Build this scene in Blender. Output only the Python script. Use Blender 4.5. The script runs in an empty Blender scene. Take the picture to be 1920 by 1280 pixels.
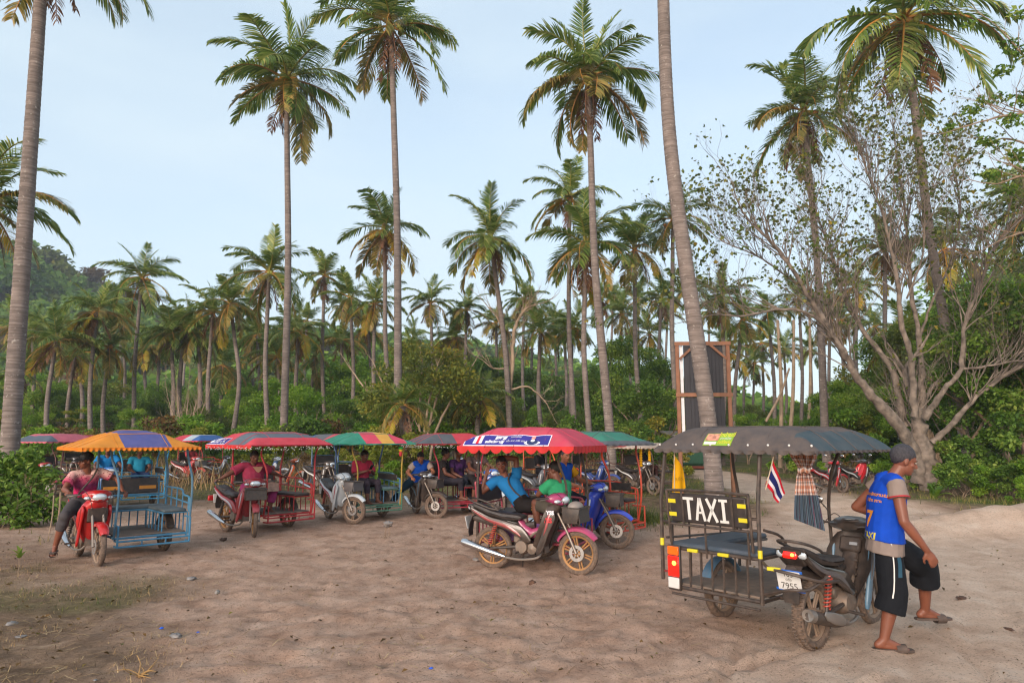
import bpy, bmesh, math, random
import numpy as np
from mathutils import Vector, Matrix, Euler
from mathutils.bvhtree import BVHTree
random.seed(7); RNG = np.random.default_rng(11)
PI = math.pi
SC = bpy.context.scene; COL = SC.collection
# ------------------------------------------------------------------ camera
F = 1300.0; CAMH = 1.78; PITCH = math.atan(180.0 / F)
cd = bpy.data.cameras.new('camera'); cam = bpy.data.objects.new('camera', cd); COL.objects.link(cam)
cd.sensor_width = 36.0; cd.lens = F / 1920 * 36.0; cd.clip_end = 3000; cd.clip_start = 0.05
cam.location = (0, 0, CAMH); cam.rotation_euler = (PI / 2 + PITCH, 0, 0)
SC.camera = cam
# ------------------------------------------------------------------ sky, sun, exposure
SUN_EL, SUN_AZ = 18.0, 205.0          # azimuth clockwise from +Y: behind the camera, to its left
w = bpy.data.worlds.new('World'); SC.world = w; w.use_nodes = True
nt = w.node_tree; nt.nodes.clear()
sky = nt.nodes.new('ShaderNodeTexSky'); sky.sky_type = 'NISHITA'; sky.sun_disc = False
sky.sun_elevation = math.radians(SUN_EL); sky.sun_rotation = math.radians(SUN_AZ)
sky.air_density = 1.0; sky.dust_density = 1.2; sky.ozone_density = 1.0
tc = nt.nodes.new('ShaderNodeTexCoord'); mp = nt.nodes.new('ShaderNodeMapping'); mp.inputs['Scale'].default_value = (1, 1, 3.2)
nz = nt.nodes.new('ShaderNodeTexNoise'); nz.inputs['Scale'].default_value = 1.6; nz.inputs['Detail'].default_value = 5; nz.inputs['Roughness'].default_value = .5
rp = nt.nodes.new('ShaderNodeValToRGB'); rp.color_ramp.elements[0].position = .3; rp.color_ramp.elements[1].position = .78
rp.color_ramp.elements[0].color = (.50, .50, .50, 1); rp.color_ramp.elements[1].color = (1, 1, 1, 1)
veil = nt.nodes.new('ShaderNodeMix'); veil.data_type = 'RGBA'
veil.inputs[7].default_value = (2.92, 3.45, 3.80, 1)      # thin pale cloud veil, in the sky's own units
bg = nt.nodes.new('ShaderNodeBackground'); bg.inputs['Strength'].default_value = 0.10
out = nt.nodes.new('ShaderNodeOutputWorld')
L_ = nt.links.new
L_(tc.outputs['Generated'], mp.inputs[0]); L_(mp.outputs[0], nz.inputs['Vector']); L_(nz.outputs['Fac'], rp.inputs[0])
L_(rp.outputs[0], veil.inputs[0]); L_(sky.outputs[0], veil.inputs[6]); L_(veil.outputs[2], bg.inputs[0]); L_(bg.outputs[0], out.inputs[0])
sd = bpy.data.lights.new('sun', 'SUN'); sun = bpy.data.objects.new('sun', sd); COL.objects.link(sun)
sd.energy = 1.25; sd.angle = math.radians(22); sd.color = (1.0, .83, .71)
_a, _e = math.radians(SUN_AZ), math.radians(SUN_EL)
_sd = Vector((math.sin(_a) * math.cos(_e), math.cos(_a) * math.cos(_e), math.sin(_e)))
sun.rotation_euler = _sd.to_track_quat('Z', 'Y').to_euler(); sun.location = (0, -20, 30)
vs = SC.view_settings; SC.display_settings.display_device = 'sRGB'
vs.view_transform = 'Standard'; vs.look = 'None'; vs.gamma = 1; vs.exposure = 1.45; vs.use_curve_mapping = False
SC.render.engine = 'CYCLES'
try:
    SC.cycles.use_denoising = True
except Exception: pass
SC.cycles.filter_width = 1.25; SC.cycles.sample_clamp_indirect = 3; SC.cycles.max_bounces = 6; SC.cycles.transparent_max_bounces = 8

# ------------------------------------------------------------------ photo pixel (1920 x 1280) -> place
def ray(u, v):
    x = (u - 960) / F; y = (640 - v) / F; c, s = math.cos(PITCH), math.sin(PITCH)
    return Vector((x, c - y * s, s + y * c))
def ground(u, v, z=0.0):
    d = ray(u, v); t = (z - CAMH) / d.z
    return Vector((d.x * t, d.y * t, z))
def at(u, v, Y):
    d = ray(u, v); t = Y / d.y
    return Vector((d.x * t, Y, CAMH + d.z * t))
# ------------------------------------------------------------------ colour, materials
def lin(h):
    if isinstance(h, (tuple, list)): return tuple(h[:3])
    h = h.lstrip('#'); o = []
    for i in (0, 2, 4):
        c = int(h[i:i + 2], 16) / 255
        o.append(c / 12.92 if c <= .04045 else ((c + .055) / 1.055) ** 2.4)
    return tuple(o)
MATS = {}
DUST = (.36, .235, .165)
def mat(name, col, rough=.5, metal=0.0, var=.12, scale=6., bump=0., bscale=50., dust=0., coat=0., emit=0., spec=.5, subs=0.):
    if name in MATS: return MATS[name]
    m = bpy.data.materials.new(name); m.use_nodes = True; n = m.node_tree.nodes; l = m.node_tree.links
    b = n['Principled BSDF']; c = lin(col)
    b.inputs['Roughness'].default_value = rough; b.inputs['Metallic'].default_value = metal
    b.inputs['Coat Weight'].default_value = coat; b.inputs['Specular IOR Level'].default_value = spec
    if subs: b.inputs['Subsurface Weight'].default_value = subs; b.inputs['Subsurface Radius'].default_value = (.02, .008, .004)
    t = n.new('ShaderNodeTexCoord'); z = n.new('ShaderNodeTexNoise'); z.inputs['Scale'].default_value = scale; z.inputs['Detail'].default_value = 5
    l.new(t.outputs['Object'], z.inputs['Vector'])
    r = n.new('ShaderNodeValToRGB'); r.color_ramp.elements[0].position = .3; r.color_ramp.elements[1].position = .72
    r.color_ramp.elements[0].color = tuple(max(0, x * (1 - var)) for x in c) + (1,); r.color_ramp.elements[1].color = tuple(min(1, x * (1 + var)) for x in c) + (1,)
    l.new(z.outputs['Fac'], r.inputs[0]); src = r.outputs[0]
    if dust:
        z2 = n.new('ShaderNodeTexNoise'); z2.inputs['Scale'].default_value = scale * 1.7 + 2; z2.inputs['Detail'].default_value = 8; z2.inputs['Roughness'].default_value = .65
        l.new(t.outputs['Object'], z2.inputs['Vector'])
        r2 = n.new('ShaderNodeValToRGB'); r2.color_ramp.elements[0].position = .35; r2.color_ramp.elements[1].position = .75
        r2.color_ramp.elements[0].color = (dust * .35,) * 3 + (1,); r2.color_ramp.elements[1].color = (min(1, dust * 1.3),) * 3 + (1,)
        l.new(z2.outputs['Fac'], r2.inputs[0])
        mx = n.new('ShaderNodeMix'); mx.data_type = 'RGBA'; mx.inputs[7].default_value = DUST + (1,)
        l.new(r2.outputs[0], mx.inputs[0]); l.new(src, mx.inputs[6]); src = mx.outputs[2]
        mr = n.new('ShaderNodeMix'); mr.data_type = 'FLOAT'; mr.inputs[2].default_value = rough; mr.inputs[3].default_value = .9
        l.new(r2.outputs[0], mr.inputs[0]); l.new(mr.outputs[0], b.inputs['Roughness'])
    l.new(src, b.inputs['Base Color'])
    if bump:
        z3 = n.new('ShaderNodeTexNoise'); z3.inputs['Scale'].default_value = bscale; z3.inputs['Detail'].default_value = 4
        l.new(t.outputs['Object'], z3.inputs['Vector'])
        bp = n.new('ShaderNodeBump'); bp.inputs['Strength'].default_value = bump; bp.inputs['Distance'].default_value = .01
        l.new(z3.outputs['Fac'], bp.inputs['Height']); l.new(bp.outputs[0], b.inputs['Normal'])
    if emit: b.inputs['Emission Color'].default_value = c + (1,); b.inputs['Emission Strength'].default_value = emit
    MATS[name] = m; return m
def leafmat(name, stops, rough=.55, trans=.42):
    """leaf colour picked by the mesh attribute 'tint' (0..1)"""
    if name in MATS: return MATS[name]
    m = bpy.data.materials.new(name); m.use_nodes = True; n = m.node_tree.nodes; l = m.node_tree.links
    b = n['Principled BSDF']; a = n.new('ShaderNodeAttribute'); a.attribute_name = 'tint'
    oi = n.new('ShaderNodeObjectInfo'); ad = n.new('ShaderNodeMath'); ad.operation = 'MULTIPLY_ADD'; ad.inputs[1].default_value = .24; 
    sb = n.new('ShaderNodeMath'); sb.operation = 'SUBTRACT'; sb.inputs[1].default_value = .12
    l.new(oi.outputs['Random'], ad.inputs[0]); l.new(a.outputs['Fac'], ad.inputs[2]); l.new(ad.outputs[0], sb.inputs[0])
    r = n.new('ShaderNodeValToRGB'); e = r.color_ramp.elements
    while len(e) < len(stops): e.new(.5)
    for i, (p, c) in enumerate(stops): e[i].position = p; e[i].color = lin(c) + (1,)
    l.new(sb.outputs[0], r.inputs[0]); l.new(r.outputs[0], b.inputs['Base Color'])
    b.inputs['Roughness'].default_value = rough; b.inputs['Specular IOR Level'].default_value = .35
    t = n.new('ShaderNodeBsdfTranslucent'); l.new(r.outputs[0], t.inputs[0])
    mx = n.new('ShaderNodeMixShader'); mx.inputs[0].default_value = trans
    o = n['Material Output']; l.new(b.outputs[0], mx.inputs[1]); l.new(t.outputs[0], mx.inputs[2]); l.new(mx.outputs[0], o.inputs['Surface'])
    MATS[name] = m; return m
# ------------------------------------------------------------------ mesh helpers
def frames(P):
    P = [Vector(p) for p in P]; T = []
    for i in range(len(P)):
        a = P[max(0, i - 1)]; b = P[min(len(P) - 1, i + 1)]; d = b - a
        T.append(d.normalized() if d.length > 1e-9 else Vector((0, 0, 1)))
    up = Vector((0, 0, 1)) if abs(T[0].z) < .9 else Vector((1, 0, 0))
    N = [(up - T[0] * up.dot(T[0])).normalized()]
    for i in range(1, len(P)):
        n = N[-1] - T[i] * N[-1].dot(T[i])
        N.append(n.normalized() if n.length > 1e-6 else N[-1])
    return P, T, N
def smooth_path(P, k=4):
    P = [Vector(p) for p in P]
    if len(P) < 3: return P
    Q = [2 * P[0] - P[1]] + P + [2 * P[-1] - P[-2]]; o = []
    for i in range(1, len(Q) - 2):
        a, b, c, d = Q[i - 1:i + 3]
        for j in range(k):
            t = j / k
            o.append(.5 * ((2 * b) + (c - a) * t + (2 * a - 5 * b + 4 * c - d) * t * t + (3 * b - a - 3 * c + d) * t ** 3))
    o.append(P[-1]); return o
class MB:
    def __init__(s): s.v = []; s.f = []; s.m = []
    def add(s, V, Fc, mi=0):
        o = len(s.v); s.v.extend([tuple(p) for p in V])
        for f in Fc: s.f.append(tuple(i + o for i in f)); s.m.append(mi)
    def box(s, c, size, rot=None, mi=0, bev=None):
        a, b, d = [x / 2 for x in size]; k = min(a, b, d) * .35 if bev is None else bev; k = min(k, a * .9, b * .9, d * .9)
        R = Euler(rot).to_matrix() if rot else Matrix.Identity(3); c = Vector(c); V = []; ix = {}
        for sx in (-1, 1):
            for sy in (-1, 1):
                for sz in (-1, 1):
                    for q in range(3):
                        p = Vector((sx * (a - (q != 0) * k), sy * (b - (q != 1) * k), sz * (d - (q != 2) * k)))
                        ix[(sx, sy, sz, q)] = len(V); V.append(c + R @ p)
        Fc = []
        for sg in (-1, 1):
            Fc.append([ix[(sg, y, z, 0)] for y, z in ((-1, -1), (1, -1), (1, 1), (-1, 1))])
            Fc.append([ix[(x, sg, z, 1)] for x, z in ((-1, -1), (1, -1), (1, 1), (-1, 1))])
            Fc.append([ix[(x, y, sg, 2)] for x, y in ((-1, -1), (1, -1), (1, 1), (-1, 1))])
            for sh in (-1, 1):
                Fc.append([ix[(sg, sh, -1, 0)], ix[(sg, sh, 1, 0)], ix[(sg, sh, 1, 1)], ix[(sg, sh, -1, 1)]])
                Fc.append([ix[(sg, -1, sh, 0)], ix[(sg, 1, sh, 0)], ix[(sg, 1, sh, 2)], ix[(sg, -1, sh, 2)]])
                Fc.append([ix[(-1, sg, sh, 1)], ix[(1, sg, sh, 1)], ix[(1, sg, sh, 2)], ix[(-1, sg, sh, 2)]])
                for sk in (-1, 1): Fc.append([ix[(sg, sh, sk, q)] for q in range(3)])
        s.add(V, Fc, mi)
    def tube(s, P, r, n=8, mi=0, k=0, cap=True):
        if k: 
            m = len(P); P2 = smooth_path(P, k)
            if not isinstance(r, (int, float)): r = list(np.interp(np.linspace(0, m - 1, len(P2)), range(m), r))
            P = P2
        P, T, N = frames(P); V = []; Fc = []; m = len(P)
        for i in range(m):
            B = T[i].cross(N[i]); rr = r if isinstance(r, (int, float)) else r[i]
            for j in range(n):
                a = 2 * PI * j / n; V.append(P[i] + (N[i] * math.cos(a) + B * math.sin(a)) * rr)
        for i in range(m - 1):
            for j in range(n):
                j2 = (j + 1) % n; Fc.append((i * n + j, i * n + j2, (i + 1) * n + j2, (i + 1) * n + j))
        if cap: Fc.append(tuple(range(n - 1, -1, -1))); Fc.append(tuple((m - 1) * n + j for j in range(n)))
        s.add(V, Fc, mi)
    def cap(s, a, b, ra, rb, n=10, mi=0):
        a = Vector(a); b = Vector(b); d = b - a; L = d.length
        if L < 1e-5: s.ell(a, (ra, ra, ra), mi=mi); return
        d /= L; P = []; R = []
        for q in (-.98, -.8, -.45, 0): P.append(a + d * ra * q); R.append(ra * math.sqrt(max(0, 1 - q * q)))
        for q in (0, .45, .8, .98): P.append(b + d * rb * q); R.append(rb * math.sqrt(max(0, 1 - q * q)))
        s.tube(P, R, n, mi)
    def ell(s, c, r, nu=14, nv=9, rot=None, mi=0):
        c = Vector(c); R = Euler(rot).to_matrix() if rot else Matrix.Identity(3)
        V = [c + R @ Vector((0, 0, -r[2]))]
        for i in range(1, nv):
            t = PI * i / nv - PI / 2
            for j in range(nu):
                a = 2 * PI * j / nu; V.append(c + R @ Vector((r[0] * math.cos(t) * math.cos(a), r[1] * math.cos(t) * math.sin(a), r[2] * math.sin(t))))
        V.append(c + R @ Vector((0, 0, r[2]))); Fc = []; top = len(V) - 1
        for j in range(nu):
            j2 = (j + 1) % nu; Fc.append((0, 1 + j2, 1 + j)); Fc.append((top, top - nu + j, top - nu + j2))
            for i in range(nv - 2): Fc.append((1 + i * nu + j, 1 + i * nu + j2, 1 + (i + 1) * nu + j2, 1 + (i + 1) * nu + j))
        s.add(V, Fc, mi)
    def lathe(s, prof, n=24, c=(0, 0, 0), axis='x', mi=0, close=False):
        """prof: (radius, height along the axis)"""
        c = Vector(c); V = []; m = len(prof); Fc = []
        for r, h in prof:
            for j in range(n):
                a = 2 * PI * j / n; p = (h, r * math.cos(a), r * math.sin(a))
                V.append(c + Vector(p if axis == 'x' else (p[1], p[2], p[0]) if axis == 'z' else (p[1], p[0], p[2])))
        for i in range(m if close else m - 1):
            i2 = (i + 1) % m
            for j in range(n):
                j2 = (j + 1) % n; Fc.append((i * n + j, i * n + j2, i2 * n + j2, i2 * n + j))
        if not close:
            if prof[0][0] > 1e-4: Fc.append(tuple(range(n)))
            if prof[-1][0] > 1e-4: Fc.append(tuple((m - 1) * n + j for j in range(n)))
        s.add(V, Fc, mi)
    def pillow(s, poly, x0, x1, bev=.02, mi=0, k=0):
        """rounded slab: outline poly in (y, z), thick along x"""
        if k:
            q = [Vector((p[0], p[1], 0)) for p in poly]; n0 = len(q); o = []
            for i in range(n0):
                a, b, c, d = q[i - 1], q[i], q[(i + 1) % n0], q[(i + 2) % n0]
                for j in range(k):
                    t = j / k; o.append(.5 * ((2 * b) + (c - a) * t + (2 * a - 5 * b + 4 * c - d) * t * t + (3 * b - a - 3 * c + d) * t ** 3))
            poly = [(p.x, p.y) for p in o]
        n = len(poly); ar = sum(poly[i][0] * poly[(i + 1) % n][1] - poly[(i + 1) % n][0] * poly[i][1] for i in range(n))
        sg = 1 if ar > 0 else -1
        def inset(d):
            o = []
            for i in range(n):
                a, b, c = poly[i - 1], poly[i], poly[(i + 1) % n]
                t = Vector((c[0] - a[0], c[1] - a[1])); t = t.normalized() if t.length > 1e-9 else Vector((1, 0))
                o.append((b[0] - t.y * sg * d, b[1] + t.x * sg * d))
            return o
        V = []; Fc = []; h = (x1 - x0)
        bx = min(bev, h * .45)
        for x, d in ((x0, bev), (x0 + bx * .3, bev * .3), (x0 + bx, 0), (x1 - bx, 0), (x1 - bx * .3, bev * .3), (x1, bev)):
            for p in inset(d): V.append((x, p[0], p[1]))
        for i in range(5):
            for j in range(n):
                j2 = (j + 1) % n; Fc.append((i * n + j, i * n + j2, (i + 1) * n + j2, (i + 1) * n + j))
        Fc.append(tuple(range(n))); Fc.append(tuple(5 * n + j for j in range(n)))
        s.add(V, Fc, mi)
    def loft(s, rings, mi=0, cap=True):
        n = len(rings[0]); V = [p for r in rings for p in r]; Fc = []
        for i in range(len(rings) - 1):
            for j in range(n):
                j2 = (j + 1) % n; Fc.append((i * n + j, i * n + j2, (i + 1) * n + j2, (i + 1) * n + j))
        if cap: Fc.append(tuple(range(n))); Fc.append(tuple((len(rings) - 1) * n + j for j in range(n)))
        s.add(V, Fc, mi)
    def mesh(s, name, mats, angle=40):
        me = bpy.data.meshes.new(name); me.from_pydata(s.v, [], s.f)
        for m in (mats if isinstance(mats, (list, tuple)) else [mats]): me.materials.append(m)
        if len(set(s.m)) > 1: me.polygons.foreach_set('material_index', s.m)
        bm = bmesh.new(); bm.from_mesh(me); bmesh.ops.recalc_face_normals(bm, faces=bm.faces); bm.to_mesh(me); bm.free()
        me.polygons.foreach_set('use_smooth', [True] * len(me.polygons)); me.set_sharp_from_angle(angle=math.radians(angle))
        me.update(); return me
    def build(s, name, mats, parent=None, loc=(0, 0, 0), rot=(0, 0, 0), angle=40):
        return link(name, s.mesh(name, mats, angle), parent, loc, rot)
def link(name, data, parent=None, loc=(0, 0, 0), rot=(0, 0, 0), scale=None):
    o = bpy.data.objects.new(name, data); COL.objects.link(o); o.parent = parent
    o.location = loc; o.rotation_euler = rot
    if scale is not None: o.scale = scale if isinstance(scale, (tuple, list)) else (scale,) * 3
    return o
def tag(o, label, cat, group=None, kind=None):
    if label: o['label'] = label
    if cat: o['category'] = cat
    if group: o['group'] = group
    if kind: o['kind'] = kind
    return o
def thing(name, label, cat, loc=(0, 0, 0), rz=0., group=None):
    return tag(link(name, None, None, loc, (0, 0, rz)), label, cat, group)
def world_matrix(o):
    M = Matrix.LocRotScale(o.location, o.rotation_euler, o.scale)
    return world_matrix(o.parent) @ M if o.parent else M
def npmesh(name, V, Fq, mats, tint=None, smooth=False, mi=None, attrs=None):
    """fast mesh from arrays: V (n,3), Fq (m,k) with k = 3 or 4"""
    V = np.asarray(V, dtype=np.float32); Fq = np.asarray(Fq, dtype=np.int32); k = Fq.shape[1]
    me = bpy.data.meshes.new(name); me.vertices.add(len(V)); me.vertices.foreach_set('co', V.ravel())
    me.loops.add(Fq.size); me.loops.foreach_set('vertex_index', Fq.ravel())
    me.polygons.add(len(Fq)); me.polygons.foreach_set('loop_start', np.arange(0, Fq.size, k, dtype=np.int32))
    for m in (mats if isinstance(mats, (list, tuple)) else [mats]): me.materials.append(m)
    if mi is not None: me.polygons.foreach_set('material_index', np.asarray(mi, dtype=np.int32))
    if smooth: me.polygons.foreach_set('use_smooth', np.ones(len(Fq), dtype=bool))
    if tint is not None:
        attrs = dict(attrs or {}); attrs['tint'] = tint
    for an, av in (attrs or {}).items():
        me.attributes.new(an, 'FLOAT', 'POINT').data.foreach_set('value', np.asarray(av, dtype=np.float32))
    me.update(calc_edges=True); me.validate(); return me
def text_mesh(body, size, mats, thick=0.0, align='CENTER', shear=0., name='lettering', bold=0.):
    c = bpy.data.curves.new(name, 'FONT'); c.body = body; c.size = size; c.align_x = align; c.align_y = 'CENTER'; c.extrude = thick; c.shear = shear
    c.offset = bold; c.resolution_u = 3
    o = bpy.data.objects.new(name, c); COL.objects.link(o)
    dg = bpy.context.evaluated_depsgraph_get(); me = bpy.data.meshes.new_from_object(o.evaluated_get(dg))
    bpy.data.objects.remove(o); bpy.data.curves.remove(c)
    me.name = name; me.materials.clear(); me.materials.append(mats); return me
# value noise / fbm in numpy
def vnoise(x, y, seed=0):
    xi = np.floor(x).astype(np.int64); yi = np.floor(y).astype(np.int64); fx = x - xi; fy = y - yi
    fx = fx * fx * (3 - 2 * fx); fy = fy * fy * (3 - 2 * fy)
    def h(a, b):
        n = (a * 374761393 + b * 668265263 + seed * 974634777) & 0xffffffff
        n = ((n ^ (n >> 13)) * 1274126177) & 0xffffffff
        return ((n ^ (n >> 16)) & 0xffff) / 65535.0
    return (h(xi, yi) * (1 - fx) + h(xi + 1, yi) * fx) * (1 - fy) + (h(xi, yi + 1) * (1 - fx) + h(xi + 1, yi + 1) * fx) * fy
def fbm(x, y, oct=4, seed=0, gain=.5):
    a = 1.; s = 0; t = 0
    for i in range(oct): s = s + a * vnoise(x * 2 ** i, y * 2 ** i, seed + i); t += a; a *= gain
    return s / t
def sstep(a, b, x): t = np.clip((x - a) / (b - a), 0, 1); return t * t * (3 - 2 * t)
# ================================================================== ground
PATH = [ground(*p) for p in ((1990, 1420), (1840, 1180), (1760, 1040), (1620, 965), (1480, 925), (1400, 902), (1330, 886), (1270, 876), (1150, 868))]
PATHW = [1.9, 1.9, 1.8, 1.7, 1.6, 1.5, 1.4, 1.4, 1.4]
def pdist(X, Y, P, W):
    best = np.full(X.shape, 1e9)
    for i in range(len(P) - 1):
        a, b = P[i], P[i + 1]; dx, dy = b.x - a.x, b.y - a.y; L2 = dx * dx + dy * dy
        t = np.clip(((X - a.x) * dx + (Y - a.y) * dy) / L2, 0, 1)
        d = np.hypot(X - a.x - t * dx, Y - a.y - t * dy) / (W[i] * (1 - t) + W[i + 1] * t)
        best = np.minimum(best, d)
    return best
MOUNDS = [(9.9, 13.9, 1.8, .8, .36), (12.6, 14.6, 2.4, .95, .44), (7.6, 13.6, 1.7, .7, .16), (13.5, 12.0, 2.0, 1.0, .30), (9.6, 18.2, 3.5, 1.0, .2), (2.35, 14.6, 1.3, .9, .14), (-10.4, 11.6, 2.4, 1.0, .10)]
def ground_masks(X, Y):
    wob = (fbm(X * .45, Y * .45, 4, 3) - .5)
    path = 1 - sstep(.75, 1.35, pdist(X, Y, PATH, PATHW) + wob * .9)
    # grassy, dirty strip on the left: below the line through the photo's (0, 960) and (820, 1300)
    l = sstep(-.8, 1.6, -(X + 1.6) - (Y - 4.2) * .62 + wob * 4.2) * (1 - sstep(9, 14, Y)) 
    far = sstep(14.5, 20, Y + wob * 5 + np.where(X > 3, 1.5, -1.0)) 
    g = np.clip(np.maximum(l * .85, far), 0, 1) * (1 - path)
    tuft = sstep(.50, .66, fbm(X * .9, Y * .9, 5, 21)); 
    edge = sstep(22, 30, Y + wob * 8)
    green = np.clip(g * (.42 * tuft + .75 * edge * sstep(.36, .6, fbm(X * .5, Y * .5, 3, 5))) , 0, 1)
    green = np.maximum(green, sstep(.25, .9, np.exp(-(((X - 2.45) / .95) ** 2 + ((Y - 14.8) / .8) ** 2))))           # clump by the teal taxi
    green = np.maximum(green, sstep(.15, .8, np.exp(-(((X - 8.2) / 3.4) ** 2 + ((Y - 20.0) / 2.2) ** 2))))             # verge under the scooters
    green = np.maximum(green, sstep(.2, .8, np.exp(-(((X - 13) / 3.4) ** 2 + ((Y - 18.9) / 1.6) ** 2))))
    green = np.maximum(green, .5 * sstep(.45, .6, fbm(X * 2.2, Y * 2.2, 4, 95)) * sstep(.3, .9, np.exp(-(((X + 6.9) / .9) ** 2 + ((Y - 9.0) / .55) ** 2)) + wob * .3))
    light = np.maximum(path, sstep(-1.4, 2.6, X - 1.6 - (Y - 4) * .22 + wob * 3.0) * (1 - sstep(12, 17, Y)))
    for cx, cy, rx, ry, h in MOUNDS[:4]: light = np.maximum(light, sstep(.15, .6, np.exp(-(((X - cx) / rx) ** 2 + ((Y - cy) / ry) ** 2)) + wob * .3))
    g = g * (1 - light * sstep(4, 8, X)); green = green * (1 - light * sstep(6.5, 9, X) * (1 - sstep(15.8, 17.2, Y)))
    return g, green * (1 - path * .9), light, path
def ground_h(X, Y, fine=True):
    z = (fbm(X * .23, Y * .23, 3, 8) - .5) * .06
    for cx, cy, rx, ry, h in MOUNDS:
        z = z + h * np.exp(-(((X - cx) / rx) ** 2 + ((Y - cy) / ry) ** 2)) * (1 + .5 * (fbm(X * 1.3, Y * 1.3, 3, 31) - .5))
    if fine:
        g, gr, light, path = ground_masks(X, Y)
        near = 1 - sstep(14, 24, Y)
        lump = (fbm(X * 2.6, Y * 3.4, 4, 17) - .5)
        small = (fbm(X * 6.5, Y * 8.5, 4, 19, .6) - .5)
        grit = np.abs(fbm(X * 15 + 7, Y * 19, 3, 23, .6) - .5) * 2 - .25
        crat = np.abs(fbm(X * 4.2 + 3, Y * 4.8, 3, 41) - .5)                                   # scuffed footprints
        soft = (1 - .55 * path) * (1 - .5 * light)
        z = z + near * ((.055 * lump + .07 * small + .035 * grit - .17 * np.maximum(0, .09 - crat)) * (1 - .45 * g) * soft + .014 * small)
        d = pdist(X, Y, [Vector((p.x + .15 * math.sin(i), p.y, 0)) for i, p in enumerate(PATH)], [1.0] * len(PATH))
        for o in (.22, .75, 1.15, 1.6):                                                       # tyre ruts along the track
            z = z - near * .036 * np.exp(-((d + .12 * (fbm(X * .6, Y * .6, 2, 77) - .5) - o) / .07) ** 2)
        for k, (x0, y0, x1, y1) in enumerate(((-1.2, 4.2, 3.3, 6.6), (.1, 3.6, 3.2, 5.2), (.8, 5.0, 2.5, 6.2), (1.2, 4.0, 2.9, 5.7), (.9, 4.3, 2.2, 6.6), (-3, 7.2, 2, 8.2), (3.4, 4.5, 4.7, 9.5), (2.9, 3.4, 5.6, 8))):
            L = math.hypot(x1 - x0, y1 - y0); nx, ny = -(y1 - y0) / L, (x1 - x0) / L
            t = ((X - x0) * (x1 - x0) + (Y - y0) * (y1 - y0)) / (L * L); q = (X - x0) * nx + (Y - y0) * ny + .35 * (t - .5) ** 2 * (1 if k % 2 else -1) + .05 * (fbm(X * 1.4, Y * 1.4, 2, k) - .5)
            m = sstep(0, .15, t) * (1 - sstep(.85, 1, t))
            z = z + m * (-.040 * np.exp(-(q / .05) ** 2) + .020 * np.exp(-((np.abs(q) - .09) / .03) ** 2) - .010 * np.exp(-(q / .04) ** 2) * np.sin(t * L * 95))
    return z
def gz(x, y): return float(ground_h(np.array([[float(x)]]), np.array([[float(y)]]))[0, 0])
def axis_steps(lo, hi, s0, grow):
    o = [0.0]; 
    while o[-1] < hi: o.append(o[-1] + max(s0, grow * o[-1]))
    n = [0.0]
    while n[-1] > lo: n.append(n[-1] - max(s0, grow * -n[-1]))
    return np.array(n[:0:-1] + o)
xs = axis_steps(-420, 420, .05, .021)
ys = [-30, -15, -6, -2, 0, 1., 1.8, 2.4]
while ys[-1] < 900: ys.append(ys[-1] + max(.03, (ys[-1]) * .0098))
ys = np.array(ys)
GX, GY = np.meshgrid(xs, ys); GZ = ground_h(GX, GY); GZ = np.where(GY < 2.3, GZ * .3, GZ)
ny_, nx_ = GX.shape
ii = (np.arange(ny_ - 1)[:, None] * nx_ + np.arange(nx_ - 1)[None, :]).ravel()
GF = np.stack([ii, ii + 1, ii + nx_ + 1, ii + nx_], 1)
mg, mgr, ml, mpth = ground_masks(GX, GY)
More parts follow.
